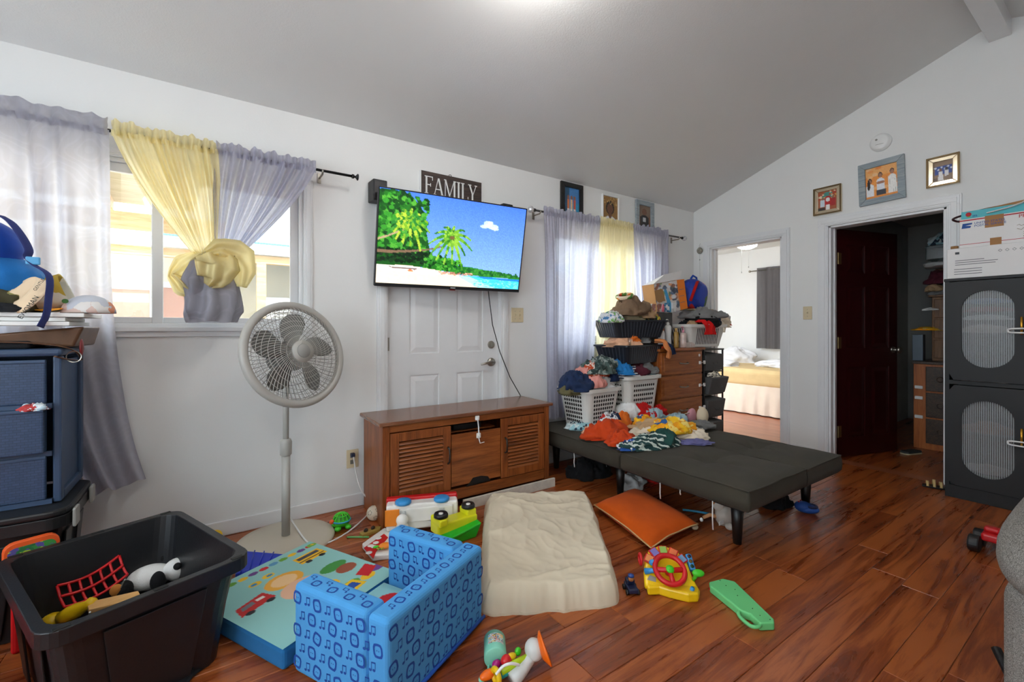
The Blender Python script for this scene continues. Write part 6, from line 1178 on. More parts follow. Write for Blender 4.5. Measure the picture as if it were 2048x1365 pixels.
q.ell(.48, .36, .15, .10, (246, 180, 70)); q.ell(.48, .36, .10, .07, (250, 206, 150)); q.ell(.34, .22, .05, .03, (246, 200, 40)); q.ell(.46, .20, .05, .03, (246, 200, 40)); q.ell(.33, .22, .025, .015, (60, 140, 190)); q.ell(.47, .20, .025, .015, (60, 140, 190))
q.ell(.50, .55, .17, .12, (240, 190, 156)); q.ell(.80, .52, .12, .06, (70, 150, 70)); q.ell(.84, .62, .09, .06, (160, 84, 60)); q.ell(.62, .70, .07, .05, (240, 190, 50))
for i in range(5): q.ell(.45+.13*i, .82+.03*(i % 2), .07, .04, dots[i])
q.poly([(.60, .80), (.74, .78), (.78, .9), (.58, .93)], (244, 196, 30)); q.poly([(.63, .82), (.72, .81), (.74, .88), (.62, .89)], (30, 80, 160)); q.poly([(.80, .76), (.96, .70), (.98, .80), (.84, .86)], (206, 30, 40))
pm = q.mesh('picture_print', W+.02, PY1-D_-.028)
o_ = obj('picture_print', pm, attr_mat('printed_cloth', .8), ts); o_.location = (-.02, D_+.026, PZ+.0012); o_.rotation_euler = (-PI/2, 0, 0); o_.rotation_euler = (PI/2*-1, 0, 0)
q2 = Paint(60, 50, (150, 205, 206)); q2.ell(.3, .5, .2, .25, (244, 196, 30)); q2.ell(.32, .55, .12, .15, (30, 80, 160)); q2.ell(.75, .4, .18, .22, (206, 30, 40)); q2.ell(.75, .75, .2, .18, (236, 160, 120))
o_ = obj('picture_print', q2.mesh('picture_print', PX1-PX0, D_-PY0+.01), attr_mat('printed_cloth'), ts); o_.location = (PX0, PY0+.002, PZ+.0012); o_.rotation_euler = (-PI/2, 0, 0)
MB().tube([(0, -.006, .02), (W, -.006, .02)], .006, 8).build('bottom_piping', m_sd, ts, True)
# ------------------------------------------------------------------ open black toy tote
bt = thing('toy_tote', 'open black plastic tote half filled with toys near the drawers', 'storage tote', (-4.645, -.917, 0), math.radians(21.4))
m_tote = mat('scuffed_black_tote', S(26, 27, 30), .38, var=.15, vs=8, bump=.08, bs=120); tote(bt, .232, .305, .36, m_tote, .028, .84)
BZ = .03
def inbin(px, py, z): p = FL(px, py, z); return p
rk = thing('lacrosse_scoop', 'red plastic lattice scoop toy in the tote', 'toy', inbin(190, 1180, .16)); o = rk.location; a, b = inbin(130, 1215, .17), inbin(255, 1150, .20); d = (b-a); s_ = Vector((-.03, .05, .06)); m_rp = mat('red_plastic', S(206, 24, 30), .35)
mb = MB(o)
for t_ in (0, .5, 1): mb.tube([a+s_*t_+Vector((0, 0, -.02*math.sin(PI*k/8))) + d*(k/8) for k in range(9)], .005, 6)
for k in range(7): mb.tube([a+d*(k/6)+s_*t_+Vector((0, 0, -.02*math.sin(PI*k/6)-.012*math.sin(PI*t_))) for t_ in (0, .25, .5, .75, 1)], .0045, 6)
mb.build('lattice', m_rp, rk, True)
pd = thing('panda_plush', 'black and white plush panda lying in the tote', 'plush toy', inbin(300, 1170, .12)); m_pw2 = fabric('white_plush', S(232, 230, 226), .05, 1, 250, .6); m_pb = fabric('black_plush', S(28, 28, 30), .2, 1, 250, .6); m_po = fabric('tan_sole', S(206, 132, 60), .06)
MB().ell((0, 0, .03), (.075, .055, .045), 24, 14).build('body', m_pw2, pd, True); hdp = MB().ell((.085, -.02, .045), (.045, .042, .042), 22, 14).build('head', m_pw2, pd, True)
for e in ((.115, .012, .075), (.09, -.055, .07)): MB().ell(e, (.014, .012, .014), 12, 8).build('ear', m_pb, hdp, True)
for e in ((.112, -.05, .06), (.125, -.015, .062)): MB().ell(e, (.010, .008, .012), 12, 8).build('eye_patch', m_pb, hdp, True)
MB().ell((.13, -.045, .042), (.006, .006, .005), 8, 6).build('nose', m_pb, hdp, True)
for p, r_, sp in (((-.07, .045, .06), (.03, .026, .045), (-.088, .03, .075)), ((-.075, -.05, .03), (.032, .03, .032), (-.092, -.068, .042))): l_ = MB().ell(p, r_, 16, 10).build('leg', m_pb, pd, True); MB().ell(sp, (.020, .012, .022), 14, 8).build('sole', m_po, l_, True)
for p in ((.04, .06, .06), (.03, -.07, .035)): MB().ell(p, (.025, .02, .04), 16, 10).build('arm', m_pb, pd, True)
yt = thing('yellow_rattle', 'yellow maraca shaped toy leaning on the tote wall', 'toy', inbin(150, 1225, .14)); o = yt.location; m_yp = mat('yellow_plastic', S(240, 196, 24), .3)
a, b = inbin(122, 1238, .14), inbin(190, 1203, .19); MB(o).tube([a.lerp(b, t_) for t_ in (0, .25, .5, .75, .9, 1)], [.022, .026, .024, .016, .02, .012], 14).build('handle', m_yp, yt, True); p = inbin(105, 1245, .12)-o; MB().ell(p, (.035, .03, .03), 16, 10).build('ball', m_yp, yt, True); MB().ell(inbin(118, 1258, .13)-o, (.014, .012, .012), 12, 8).build('orange_tip', mat('orange_plastic', S(240, 90, 24), .35), yt, True)
pk = thing('wooden_plank_toy', 'wooden toy mallet board lying across the tote toys', 'toy', inbin(225, 1205, .17)); o = pk.location; a, b = inbin(175, 1222, .17), inbin(280, 1198, .19); n_ = Vector((-.008, .03, 0)); mb = MB(o); mb.hexa([a-n_, b-n_, b+n_, a+n_, a-n_+Vector((0, 0, .016)), b-n_+Vector((0, 0, .016)), b+n_+Vector((0, 0, .016)), a+n_+Vector((0, 0, .016))]); mb.build('board', wood('beech', S(196, 140, 78), S(216, 164, 100), S(228, 180, 120), 0, .5), pk, bevel=.002)
tag(MB().ell(inbin(220, 1222, .13), (.032, .028, .022), 18, 12).build('spotted_block', splotch('cow_spots', [S(234, 226, 214), S(30, 28, 28)], 60, stops=[0, .62]), None, True), 'cream toy with black spots beside the wooden board', 'toy')
p = inbin(80, 1222, .14); mb = MB(); mb.ring(p, .022, .006, 'x', 28, 8); tag(mb.build('green_ring', mat('green_plastic', S(50, 180, 90), .3), None, True), 'green ring toy at the left end of the tote', 'toy')
tag(MB().ell(inbin(115, 1225, .10), (.05, .05, .045), 20, 14).build('clear_ball', glassy('smoke_ball', (.6, .6, .58, 1), .15), None, True), 'smoky clear plastic ball under the yellow rattle', 'toy')
for lb, a, b, c in (('thin white stick standing among the tote toys', (168, 1262, .08), (180, 1225, .18), m_white), ('thin grey wire loop by the red scoop', (235, 1190, .12), (250, 1160, .22), m_gray)): tag(MB().tube([inbin(*a), inbin(*b)], .003, 6).build('toy_stick', c), lb, 'toy')
heap('dark_cloth', 'dark cloth lining the bottom of the toy tote', 'clothes', (-4.645, -.93, .012), (.34, .46, .06), fb('black'), 71, .37)
# things behind and beside the tote
ab = thing('alphabet_toy', 'orange framed green alphabet toy standing behind the tote', 'toy', FL(62, 1108, .30)); ab.location = (-4.935, -.632, 0); ab.rotation_euler = (0, 0, math.radians(21.4)); o = ab.location; mb = MB(); mb.prism(rr(.14, .10, .03, 4, 0, .34), -.012, .012, 'y'); mb.build('orange_frame', mat('orange_toy', S(238, 96, 40), .4), ab, bevel=.003); MB().prism(rr(.12, .075, .02, 4, 0, .335), -.014, -.0122, 'y').build('picture_panel', splotch('alphabet_picture', [S(60, 140, 60), S(170, 200, 60), S(90, 80, 150), S(40, 110, 60)], 40), ab); MB().bb(-.05, -.011, 0, .05, .011, .292).build('stand', m_rp, ab, bevel=.01)
eb = thing('toy_box', 'red toy box with colourful lettering beside the black tote', 'box', (-5.06, -1.02, 0), math.radians(20)); q = Paint(40, 60, (196, 24, 30)); q.rect(0, .62, 1, .9, (150, 150, 150)); q.ell(.3, .15, .2, .1, (120, 170, 50)); q.ell(.45, .42, .12, .06, (230, 200, 150))
MB().bb(-.13, -.09, 0, .13, .09, .28).build('box_body', mat('red_card', S(196, 24, 30), .45), eb, bevel=.002); o_ = obj('printed_face', q.mesh('printed_face', .26, .28), m_ph, eb); o_.location = (-.13, -.0912, 0)
for s_, x, c in (('E', -.02, S(30, 110, 100)), ('A', .035, S(90, 170, 180)), ('R', .09, S(230, 150, 50))): lettering(s_, .075, mat('letter_'+s_, c, .5), eb, (x, -.0925, .075))
lettering('THE', .022, m_white, eb, (-.02, -.0925, .118)); lettering('Roc', .03, m_white, eb, (.075, -.0925, .036))
yl = FL(432, 1068, .03); tag(MB().ell((yl.x, yl.y-.03, .03), (.03, .025, .03), 18, 12).build('yellow_ball', m_yp, None, True), 'small yellow ball against the baseboard behind the tote', 'ball')
bl_ = thing('blue_tray', 'blue plastic toy tray between the tote and the kids sofa', 'toy', FL(520, 1125, 0)); o = bl_.location; m_bp = mat('cobalt_plastic', S(16, 50, 190), .3)
a, b, c, d = FL(478, 1100, .06), FL(572, 1108, .06), FL(555, 1128, .05), FL(470, 1150, .03); mb = MB(o); g_ = Vector((0, 0, .012)); mb.hexa([Vector((p.x, p.y, max(p.z-.03, .0))) for p in (d, c, b, a)]+[p for p in (d, c, b, a)]); mb.build('tray', m_bp, bl_, bevel=.008, seg=3)
for k in range(4): t_ = (k+.7)/5; MB(o).tube([d.lerp(c, t_)+g_*.2, a.lerp(b, t_)+g_*.2], .003, 6).build('moulded_line', m_bp, bl_, True)
# ------------------------------------------------------------------ toys by the console
tt = thing('turtle_ball', 'green lattice turtle ball toy near the fan base', 'toy', FL(683, 1056, 0)); m_gp = mat('lime_plastic', S(70, 200, 40), .35)
MB().ell((0, 0, .035), (.045, .042, .03), 24, 12, lambda d, p: Vector((p.x, p.y, min(p.z, .012)))).build('belly', m_gp, tt, True)
mb = MB()
for k in range(6): a = k*PI/6; mb.tube([(.046*math.cos(t_)*math.cos(a), .046*math.cos(t_)*math.sin(a), .042+.045*math.sin(t_)) for t_ in [PI*j/12 for j in range(13)]], .0035, 6)
for r_, z_ in ((.046, .043), (.034, .074)): mb.ring((0, 0, z_), r_, .0035, 'z', 28, 6)
mb.build('lattice_shell', m_gp, tt, True); MB().ring((0, 0, .045), .048, .005, 'z', 30, 6).build('blue_band', mat('teal_band', S(50, 160, 190), .4), tt, True)
for p in ((.028, -.035, .012), (-.028, -.035, .012), (.03, .03, .012), (-.03, .03, .012)): MB().ell(p, (.018, .018, .013), 12, 8).build('foot', m_gp, tt, True)
MB().ell((-.055, -.01, .05), (.014, .012, .012), 12, 8).build('head', mat('orange_plastic', S(240, 90, 24), .35), tt, True)
sb = thing('soccer_ball', 'small cream soccer ball with black patches beside the console', 'ball', FL(748, 1041, 0)); R = .043; MB().ell((0, 0, R), (R, R, R), 32, 20).build('ball', mat('cream_leather', S(222, 206, 182), .5), sb, True)
ph = (1+5**.5)/2; IV = [Vector(v).normalized() for s in (1, -1) for t_ in (1, -1) for v in ((0, s, t_*ph), (s, t_*ph, 0), (s*ph, 0, t_))]
for v in IV:
    v = Matrix.Rotation(.35, 3, 'X') @ Matrix.Rotation(.5, 3, 'Z') @ v; u = v.orthogonal().normalized(); w_ = v.cross(u); mb = MB(); mb.face(*[mb.pt(Vector((0, 0, R))+(v+(u*math.cos(k*2*PI/5)+w_*math.sin(k*2*PI/5))*.33).normalized()*(R+.0008)) for k in range(5)]); mb.build('patch', m_black, sb)
kb = thing('toy_raft', 'khaki toy boat with small dark figures on the floor', 'toy', FL(742, 1068, 0), .2); m_kh = mat('khaki_plastic', S(160, 132, 60), .5); MB().prism([(-.06, -.02), (.045, -.022), (.065, 0), (.045, .022), (-.06, .02)], 0, .022, 'z').build('hull', m_kh, kb, bevel=.005); [MB().ell((x, 0, .028), (.013, .008, .012), 10, 8).build('figure', mat('dark_brown', S(50, 36, 24), .6), kb, True) for x in (-.03, .012)]
tag(MB().tube([FL(694, 1075, .005), FL(738, 1075, .005)], .0045, 8).build('green_stick', mat('mint_plastic', S(110, 190, 110), .4), None, True), 'thin pale green stick on the floor by the toy boat', 'toy')
wk = thing('activity_walker', 'white and red baby activity walker with blue wheels lying over', 'toy', FL(800, 1085, 0)); o = wk.location; m_wp = mat('toy_white', S(236, 232, 224), .35); m_bl2 = mat('toy_blue', S(58, 148, 214), .35)
a, b, c, d = FL(726, 1100, .03), FL(775, 1062, .03), FL(860, 1080, .03), FL(748, 1125, .03)
mb = MB(o); base_p = [FL(724, 1098, .0), FL(768, 1066, .0), FL(850, 1072, .0), FL(850, 1112, .0), FL(745, 1124, .0)]; mb.hexa if False else None
i0 = [mb.pt(p) for p in base_p]; i1 = [mb.pt(p+Vector((0, 0, .028))) for p in base_p]; mb.face(*i0); mb.face(*i1[::-1]); [mb.face(i0[k], i1[k], i1[(k+1) % 5], i0[(k+1) % 5]) for k in range(5)]; mb.build('tray', m_wp, wk, bevel=.006)
mb = MB(o); rp = [FL(728, 1097, .03), FL(768, 1069, .03), FL(776, 1076, .03), FL(752, 1104, .03), FL(747, 1118, .03)]; mb.face(*[mb.pt(p) for p in rp[::-1]]); mb.build('red_panel', m_rp, wk, solid=.004)
for px, py in ((757, 1077), (752, 1086), (741, 1092), (748, 1094), (738, 1106)): p = FL(px, py, .0345)-o; MB().lathe([(0, .002), (.014, .001), (.016, 0), (0, 0)], 18, p).build('oval_window', m_wp, wk, True)
e1 = (FL(895, 1040, 0)-FL(770, 1052, 0)).normalized(); p0 = FL(772, 1078, 0); e2 = Vector((-e1.y, e1.x, 0)); up = Vector((0, 0, 1))
Wk = .39
def wb(u0, u1, v0, v1, z0, z1): m = MB(o); m.hexa([p0+e1*u0+e2*v0+up*z0, p0+e1*u1+e2*v0+up*z0, p0+e1*u1+e2*v1+up*z0, p0+e1*u0+e2*v1+up*z0, p0+e1*u0+e2*v0+up*z1, p0+e1*u1+e2*v0+up*z1, p0+e1*u1+e2*v1+up*z1, p0+e1*u0+e2*v1+up*z1]); return m
wb(0, Wk, .01, .10, .03, .17).build('body', m_wp, wk, bevel=.012, seg=3); wb(-.004, Wk+.004, .075, .12, .13, .185).build('red_rim', m_rp, wk, bevel=.01, seg=3); wb(-.006, .07, .004, .01, .06, .15).build('orange_panel', mat('toy_orange', S(240, 140, 40), .4), wk, bevel=.003); wb(.08, Wk-.03, .0, .01, .075, .15).build('moulded_panel', m_wp, wk, bevel=.004)
for u in (.09, .30):
    c_ = p0+e1*u+e2*.035+up*.178-o; MB().lathe([(0, .012), (.036, .012), (.044, .006), (.044, -.004), (.04, -.01), (0, -.01)], 28, c_).build('wheel', m_bl2, wk, True); c2 = p0+e1*u+e2*.0+up*.07-o; MB().cyl(c2, c2+Vector((0, 0, .07)), .016, n=16).build('wheel_post', glassy('clear_post', (.85, .88, .9, 1), .12), wk, True); MB().cyl(c2, c2+Vector((0, 0, .012)), .013, n=16).build('post_ring', m_bl2, wk, True)
bear = p0+e1*.085-e2*.03+up*.03-o; hbr = MB().ell(bear+Vector((0, 0, .075)), (.032, .03, .03), 20, 14).build('toy_bear_head', m_wp, wk, True); MB().ell(bear+Vector((0, 0, .03)), (.036, .032, .036), 20, 14).build('toy_bear_body', m_wp, wk, True)
th_ = thing('apple_teether', 'orange apple shaped teether with beads on the walker tray', 'toy', FL(765, 1098, .033)); MB().ell((.012, 0, .012), (.03, .026, .012), 20, 12).build('apple', mat('toy_orange', S(240, 140, 40), .4), th_, True); MB().ring((-.012, -.008, .012), .016, .004, 'z', 20, 6).build('bead_ring', splotch('bead_colours', [S(60, 160, 60), S(40, 40, 40), S(230, 200, 60)], 120), th_, True); MB().ell((-.03, .008, .014), (.016, .008, .006), 12, 8).build('leaf', m_gp, th_, True)
dt = thing('dump_truck', 'yellow and green toy dump truck tipped against the mattress', 'toy', FL(905, 1075, 0)); o = dt.location; m_yg = mat('toy_yellow', S(226, 222, 30), .35); m_gg = mat('toy_green', S(24, 176, 34), .35)
e1 = (FL(930, 1055, 0)-FL(868, 1075, 0)).normalized(); p0 = FL(880, 1098, 0); e2 = Vector((-e1.y, e1.x, 0)); Wt = (FL(935, 1060, 0)-p0).length
wb(0, Wt, .02, .11, .05, .11).build('chassis', m_yg, dt, bevel=.01, seg=3); wb(0, .05, .0, .11, .10, .14).build('fender', m_yg, dt, bevel=.01, seg=3); wb(Wt-.06, Wt, .03, .12, .10, .14).build('fender', m_yg, dt, bevel=.01, seg=3)
mb = MB(o); mb.hexa([p0+e1*.01-e2*.01, p0+e1*(Wt-.03)-e2*.01, p0+e1*(Wt-.01)+e2*.08, p0+e1*.01+e2*.06, p0+e1*.0-e2*.03+up*.04, p0+e1*Wt-e2*.02+up*.075, p0+e1*Wt+e2*.05+up*.085, p0+e1*.0+e2*.03+up*.06]); mb.build('bucket', m_gg, dt, bevel=.006)
for u, v in ((.03, .045), (Wt-.035, .065)): c_ = p0+e1*u+e2*v+up*.15-o; w_ = MB().lathe([(0, .008), (.022, .008), (.034, .012), (.038, .004), (.038, -.008), (.03, -.012), (0, -.012)], 28, c_).build('wheel', m_black, dt, True); MB().lathe([(0, .013), (.012, .012), (.012, .007)], 18, c_).build('hubcap', m_wp, w_, True)
# ------------------------------------------------------------------ toys in front
sw = thing('steering_wheel_toy', 'yellow toy dashboard with a red steering wheel on the floor', 'toy', FL(1330, 1165, 0), math.radians(-36)); m_ty = mat('dashboard_yellow', S(246, 200, 20), .3)
tl_ = Matrix.Rotation(math.radians(34), 4, 'X')
def tm(): m = MB(); m.M = Matrix.Translation((0, -.04, .062)) @ tl_; return m
out = [(-.115, -.065), (-.06, -.06), (-.02, -.085), (.055, -.115), (.10, -.11), (.115, -.075), (.10, -.02), (.095, .05), (.06, .105), (.0, .125), (-.06, .105), (-.09, .05), (-.105, 0)]
m = tm(); m.prism(out, -.02, .012, 'z'); m.build('dashboard', m_ty, sw, bevel=.012, seg=3); MB().prism([(x*.92, y*.92-.045) for x, y in out], 0, .04, 'z').build('base', m_ty, sw, bevel=.008)
m = tm(); m.ring((0, -.005, .04), .062, .011, 'z', 40, 10); m.tube([(-.055, -.005, .04), (0, -.005, .034), (.055, -.005, .04)], .011, 8); m.tube([(0, -.005, .034), (0, -.06, .04)], .011, 8); m.cyl((0, -.005, .012), (0, -.005, .034), .016); m.build('steering_wheel', m_rp, sw, True); m = tm(); m.ell((0, -.005, .044), (.018, .018, .01), 18, 10); m.build('horn_button', m_gp, sw, True)
for k in range(5):
    a = math.radians(150-30*k); m = tm(); m.M = m.M @ Matrix.Translation((.085*math.cos(a), .012+.085*math.sin(a), .012)) @ Matrix.Rotation(a-PI/2, 4, 'Z'); m.bb(-.02, -.022, 0, .02, .018, .008); bt_ = m.build('button_frame', m_rp, sw, bevel=.003); m2 = MB(); m2.M = m.M; m2.bb(-.015, -.017, .0082, .015, .013, .010); m2.build('picture_button', mat('btn%d' % k, (S(240, 150, 90), S(130, 120, 190), S(150, 190, 90), S(236, 120, 70), S(120, 160, 200))[k], .35), bt_)
m = tm(); m.bb(.098, .01, -.01, .125, .085, .012); tr_ = m.build('traffic_light', m_bl2, sw, bevel=.008, seg=3)
for k in range(3): m = tm(); m.cyl((.111, .07-.022*k, .012), (.111, .07-.022*k, .015), .008, n=14); m.build('lamp', mat('lamp%d' % k, (S(60, 20, 20), S(120, 90, 20), S(20, 60, 30))[k], .3), tr_, True)
m = tm(); m.tube([(.10, -.03, .01), (.105, -.03, .05)], .008, 8).ell((.11, -.028, .06), (.026, .016, .013), 16, 10); m.build('gear_lever', m_gp, sw, True); m = tm(); m.tube([(.07, -.085, .01), (.075, -.08, .04)], .009, 8).ell((.07, -.085, .013), (.016, .016, .008), 14, 8); m.build('key', m_bl2, sw, True); m = tm(); m.tube([(-.10, .0, .012), (-.075, -.005, .03), (-.05, -.01, .034)], [.014, .010, .008], 10); m.build('indicator_lever', m_bl2, sw, True); m = tm(); m.ring((-.115, .045, .03), .022, .006, 'x', 22, 8); m.build('side_mirror', m_rp, sw, True); m = tm(); m.ell((-.065, .03, .03), (.016, .012, .016), 14, 10); m.build('toy_figure', m_bl2, sw, True); m = tm(); m.prism([(-.10, -.035), (-.065, -.045), (-.06, -.025), (-.085, -.015)], .0122, .0132, 'z'); m.build('sticker', m_gray, sw)
pt_ = thing('police_truck_toy', 'small dark blue toy truck with a pup shaped driver by the mattress', 'toy', FL(1262, 1184, 0), math.radians(-30)); m_dn = mat('dark_navy_toy', S(24, 32, 62), .35); MB().bb(-.022, -.035, .008, .022, .035, .03).build('chassis', m_dn, pt_, bevel=.005); MB().bb(-.018, .0, .03, .018, .03, .05).build('cab', m_dn, pt_, bevel=.004); MB().ell((0, -.002, .058), (.013, .011, .013), 14, 10).build('driver', mat('tan_brown', S(170, 110, 60), .5), pt_, True); MB().lathe([(0, .078), (.012, .074), (.014, .066), (0, .066)], 14).build('driver_cap', mat('cap_blue', S(40, 70, 140), .4), pt_, True)
for x in (-.024, .024):
    for y in (-.022, .022): MB().cyl((x-.005, y, .011), (x+.005, y, .011), .011, n=16).build('wheel', m_black, pt_, True)
gt = thing('green_keyboard_toy', 'long mint green toy keyboard lying face down with a loop handle', 'toy', FL(1482, 1212, 0)); o = gt.location; m_mg = mat('mint_green', S(112, 208, 132), .4, var=.03)
T_ = [FL(1418, 1164, .032), FL(1445, 1157, .032), FL(1470, 1163, .032), FL(1548, 1238, .032), FL(1549, 1246, .032), FL(1520, 1247, .032), FL(1500, 1228, .032), FL(1480, 1220, .032), FL(1420, 1172, .032)]
mb = MB(o); t0 = [mb.pt(Vector((p.x, p.y, 0.001))) for p in T_]; t1 = [mb.pt(p) for p in T_]; n = len(T_); mb.face(*t0); mb.face(*t1[::-1]); [mb.face(t0[k], t1[k], t1[(k+1) % n], t0[(k+1) % n]) for k in range(n)]; mb.build('body', m_mg, gt, bevel=.006, seg=3)
MB(o).tube(smooth_path([FL(1480, 1222, .022), FL(1478, 1232, .022), FL(1500, 1252, .022), FL(1518, 1254, .022), FL(1522, 1246, .022)], 5), .007, 8).build('carry_handle', m_mg, gt, True); a, b = FL(1420, 1178, .012), FL(1438, 1192, .012); MB(o).tube([a, b], .008, 8).build('red_key_edge', m_rp, gt, True)
for px, py in ((1440, 1162), (1452, 1172), (1475, 1192), (1505, 1218), (1520, 1232), (1540, 1240), (1470, 1180)): p = FL(px, py, .0325)-o; MB().cyl(p, p+Vector((0, 0, .001)), .002, n=8).build('screw_hole', m_black, gt)
mg = thing('mug', 'mint green plastic mug with a small sticker lying on its side', 'mug', FL(990, 1322, 0)); mg.rotation_euler = (0, 0, math.radians(-30)); m_mm = mat('mint_mug', S(136, 212, 184), .35); m = MB(); m.M = Matrix.Translation((0, 0, .0385)) @ Matrix.Rotation(math.radians(-90), 4, 'X') @ Matrix.Translation((0, 0, -.045)); m.lathe([(0, 0), (.034, 0), (.038, .004), (.038, .09), (.035, .09), (.034, .006), (0, .005)], 36); m.build('cup', m_mm, mg, True)
m = MB(); m.M = Matrix.Translation((0, 0, .0385)); m.grid(lambda u, v: (.0386*math.sin((u-.45)*1.5), -.018+.045*v, .0386*math.cos((u-.45)*1.5)), 14, 10); m.build('sticker', splotch('sticker_colours', [S(206, 226, 226), S(90, 160, 210), S(240, 200, 70), S(60, 66, 80), S(232, 160, 130)], 90, .4, stops=[0, .45, .65, .8, .9]), mg, True)
m = MB(); m.tube([(-.02, -.03, .02), (-.025, -.062, .012), (.012, -.068, .012), (.02, -.035, .02)], .005, 8); m.build('handle', m_mm, mg, True)
rt_ = thing('suction_toy', 'colourful suction cup table toy with grey arm and orange cup', 'toy', FL(1040, 1345, 0)); o = rt_.location; m_lg = mat('light_grey_toy', S(206, 206, 202), .35); f = lambda px, py, z: FL(px, py, z)-o
MB().tube([f(1025, 1362, .02), f(1045, 1340, .03), f(1062, 1315, .05), f(1068, 1300, .07)], [.024, .02, .019, .022], 14).build('arm', m_lg, rt_, True); MB().ell(f(1068, 1300, .07), (.03, .034, .034), 20, 14).build('suction_collar', m_lg, rt_, True); m = MB(); m.M = Matrix.Translation(f(1082, 1302, .068)) @ Matrix.Rotation(math.radians(68), 4, 'Y') @ Matrix.Rotation(.4, 4, 'X'); m.lathe([(0, .0), (.025, -.004), (.052, .012), (.054, .018), (.03, .008), (0, .012)], 32); m.build('suction_cup', mat('vivid_orange', S(246, 110, 16), .35), rt_, True)
for nm, c, pa in (('teal_bar', S(30, 160, 160), [(1002, 1352, .03), (1030, 1335, .035), (1055, 1322, .04)]), ('lime_bar', S(186, 214, 20), [(1002, 1345, .042), (1030, 1328, .047), (1054, 1316, .052)])): MB().tube([f(*p) for p in pa], .011, 10).build(nm, mat(nm, c, .35), rt_, True)
m = MB(); m.ring(f(992, 1352, .035), .018, .009, 'x', 24, 8); m.build('yellow_ring', m_yp, rt_, True); MB().ell(f(976, 1350, .03), (.03, .016, .014), 16, 10).build('orange_petal', mat('vivid_orange', S(246, 110, 16), .35), rt_, True); MB().ell(f(993, 1330, .03), (.016, .014, .014), 14, 10).build('magenta_bead', mat('magenta', S(170, 20, 120), .35), rt_, True); MB().ell(f(1013, 1322, .045), (.02, .018, .018), 16, 10).build('red_bead', m_rp, rt_, True); MB().ell(f(1022, 1315, .05), (.02, .012, .012), 14, 8).build('yellow_bead', m_yp, rt_, True); MB().ell(f(1036, 1304, .055), (.012, .01, .014), 12, 8).build('lime_bead', m_gp, rt_, True); MB().tube(smooth_path([f(992, 1350, .05), f(1006, 1334, .07), f(1022, 1328, .075), f(1038, 1331, .06)], 5), .0045, 8).build('white_wire', m_white, rt_, True); MB().ell(f(964, 1359, .02), (.012, .01, .01), 12, 8).build('mint_tip', m_mm, rt_, True)
# ------------------------------------------------------------------ shoes and things under the futon
m_cr = mat('blue_foam', S(30, 74, 150), .6)
cr = thing('clog', 'small blue foam clog at the futon corner leg', 'shoe', FL(1614, 1026, 0), .5); MB().ell((0, 0, .025), (.04, .065, .026), 22, 12).build('sole', m_cr, cr, True); MB().ell((0, .02, .035), (.04, .048, .032), 22, 12).build('upper', m_cr, cr, True); MB().ring((0, -.02, .045), .03, .008, 'z', 24, 8).build('opening_rim', mat('navy_foam', S(16, 30, 70), .6), cr, True); [MB().ell((.02*math.cos(k), .03+.015*math.sin(k), .064), (.006, .006, .004), 8, 6).build('charm', m_redink, cr, True) for k in (0, 2)]
sn = thing('sandal', 'child sandal with tan straps and dark sole by the black cabinet', 'shoe', FL(1868, 976, 0), .3); MB().prism([(-.03, -.06), (.03, -.06), (.036, .02), (.028, .06), (-.02, .065), (-.036, .02)], 0, .014, 'z').build('sole', m_black, sn, bevel=.004); m_tn = mat('tan_strap', S(206, 178, 120), .6)
for y, h_ in ((-.035, .035), (.0, .045), (.035, .03)): MB().tube([(.032*math.cos(t_), y, .012+h_*math.sin(t_)) for t_ in [PI*j/8 for j in range(9)]], .008, 6, flat=.35).build('strap', m_tn, sn, True)
sl = thing('slipper', 'dark grey slipper with a pale sole in the closet doorway', 'shoe', FL(1822, 908, 0), 1.2); MB().prism(rr(.08, .2, .038), 0, .012, 'z').build('sole', mat('pale_sole', S(180, 170, 140), .7), sl, bevel=.003); MB().prism(rr(.078, .196, .037), .0122, .03, 'z').build('footbed', mat('dark_slate', S(44, 52, 54), .8), sl, bevel=.006)
def low(px, py): p = FL(px, py, 0); return p
heap('duffel_bag', 'black bag lying under the curtain end of the futon', 'bag', low(1180, 948), (.36, .22, .12), fb('black'), 81, .3); heap('garment', 'white mesh cloth on the black bag under the futon', 'clothes', low(1204, 944)+Vector((-.03, -.02, .05)), (.14, .09, .06), fb('white'), 82); heap('garment', 'white cloth on the floor by the middle futon leg', 'clothes', low(1262, 972), (.24, .13, .07), fb('white'), 83); heap('garment', 'red cloth on the floor under the futon', 'clothes', low(1322, 972)+Vector((.08, .1, 0)), (.2, .1, .07), fb('red'), 84)
for i, (px, y0, y1, lb) in enumerate(((1148, 905, 935, 'white thread hanging under the futon near the black bag'), (1320, 960, 998, 'white twisted string hanging under the middle of the futon'), (1360, 975, 990, 'short white string under the futon front'), (1425, 1000, 1060, 'long white string hanging by the plush toy'))):
    a = WR(px, y0, FX0+.03); b = WR(px+1, y1, FX0+.03); a.z = min(a.z, .243); b.z = max(b.z, .004); tag(MB().tube([a, a.lerp(b, .33)+Vector((.004, .003, 0)), a.lerp(b, .66)+Vector((-.003, 0, 0)), b], .0035, 6).build('loose_string', m_white, None, True), lb, 'string')
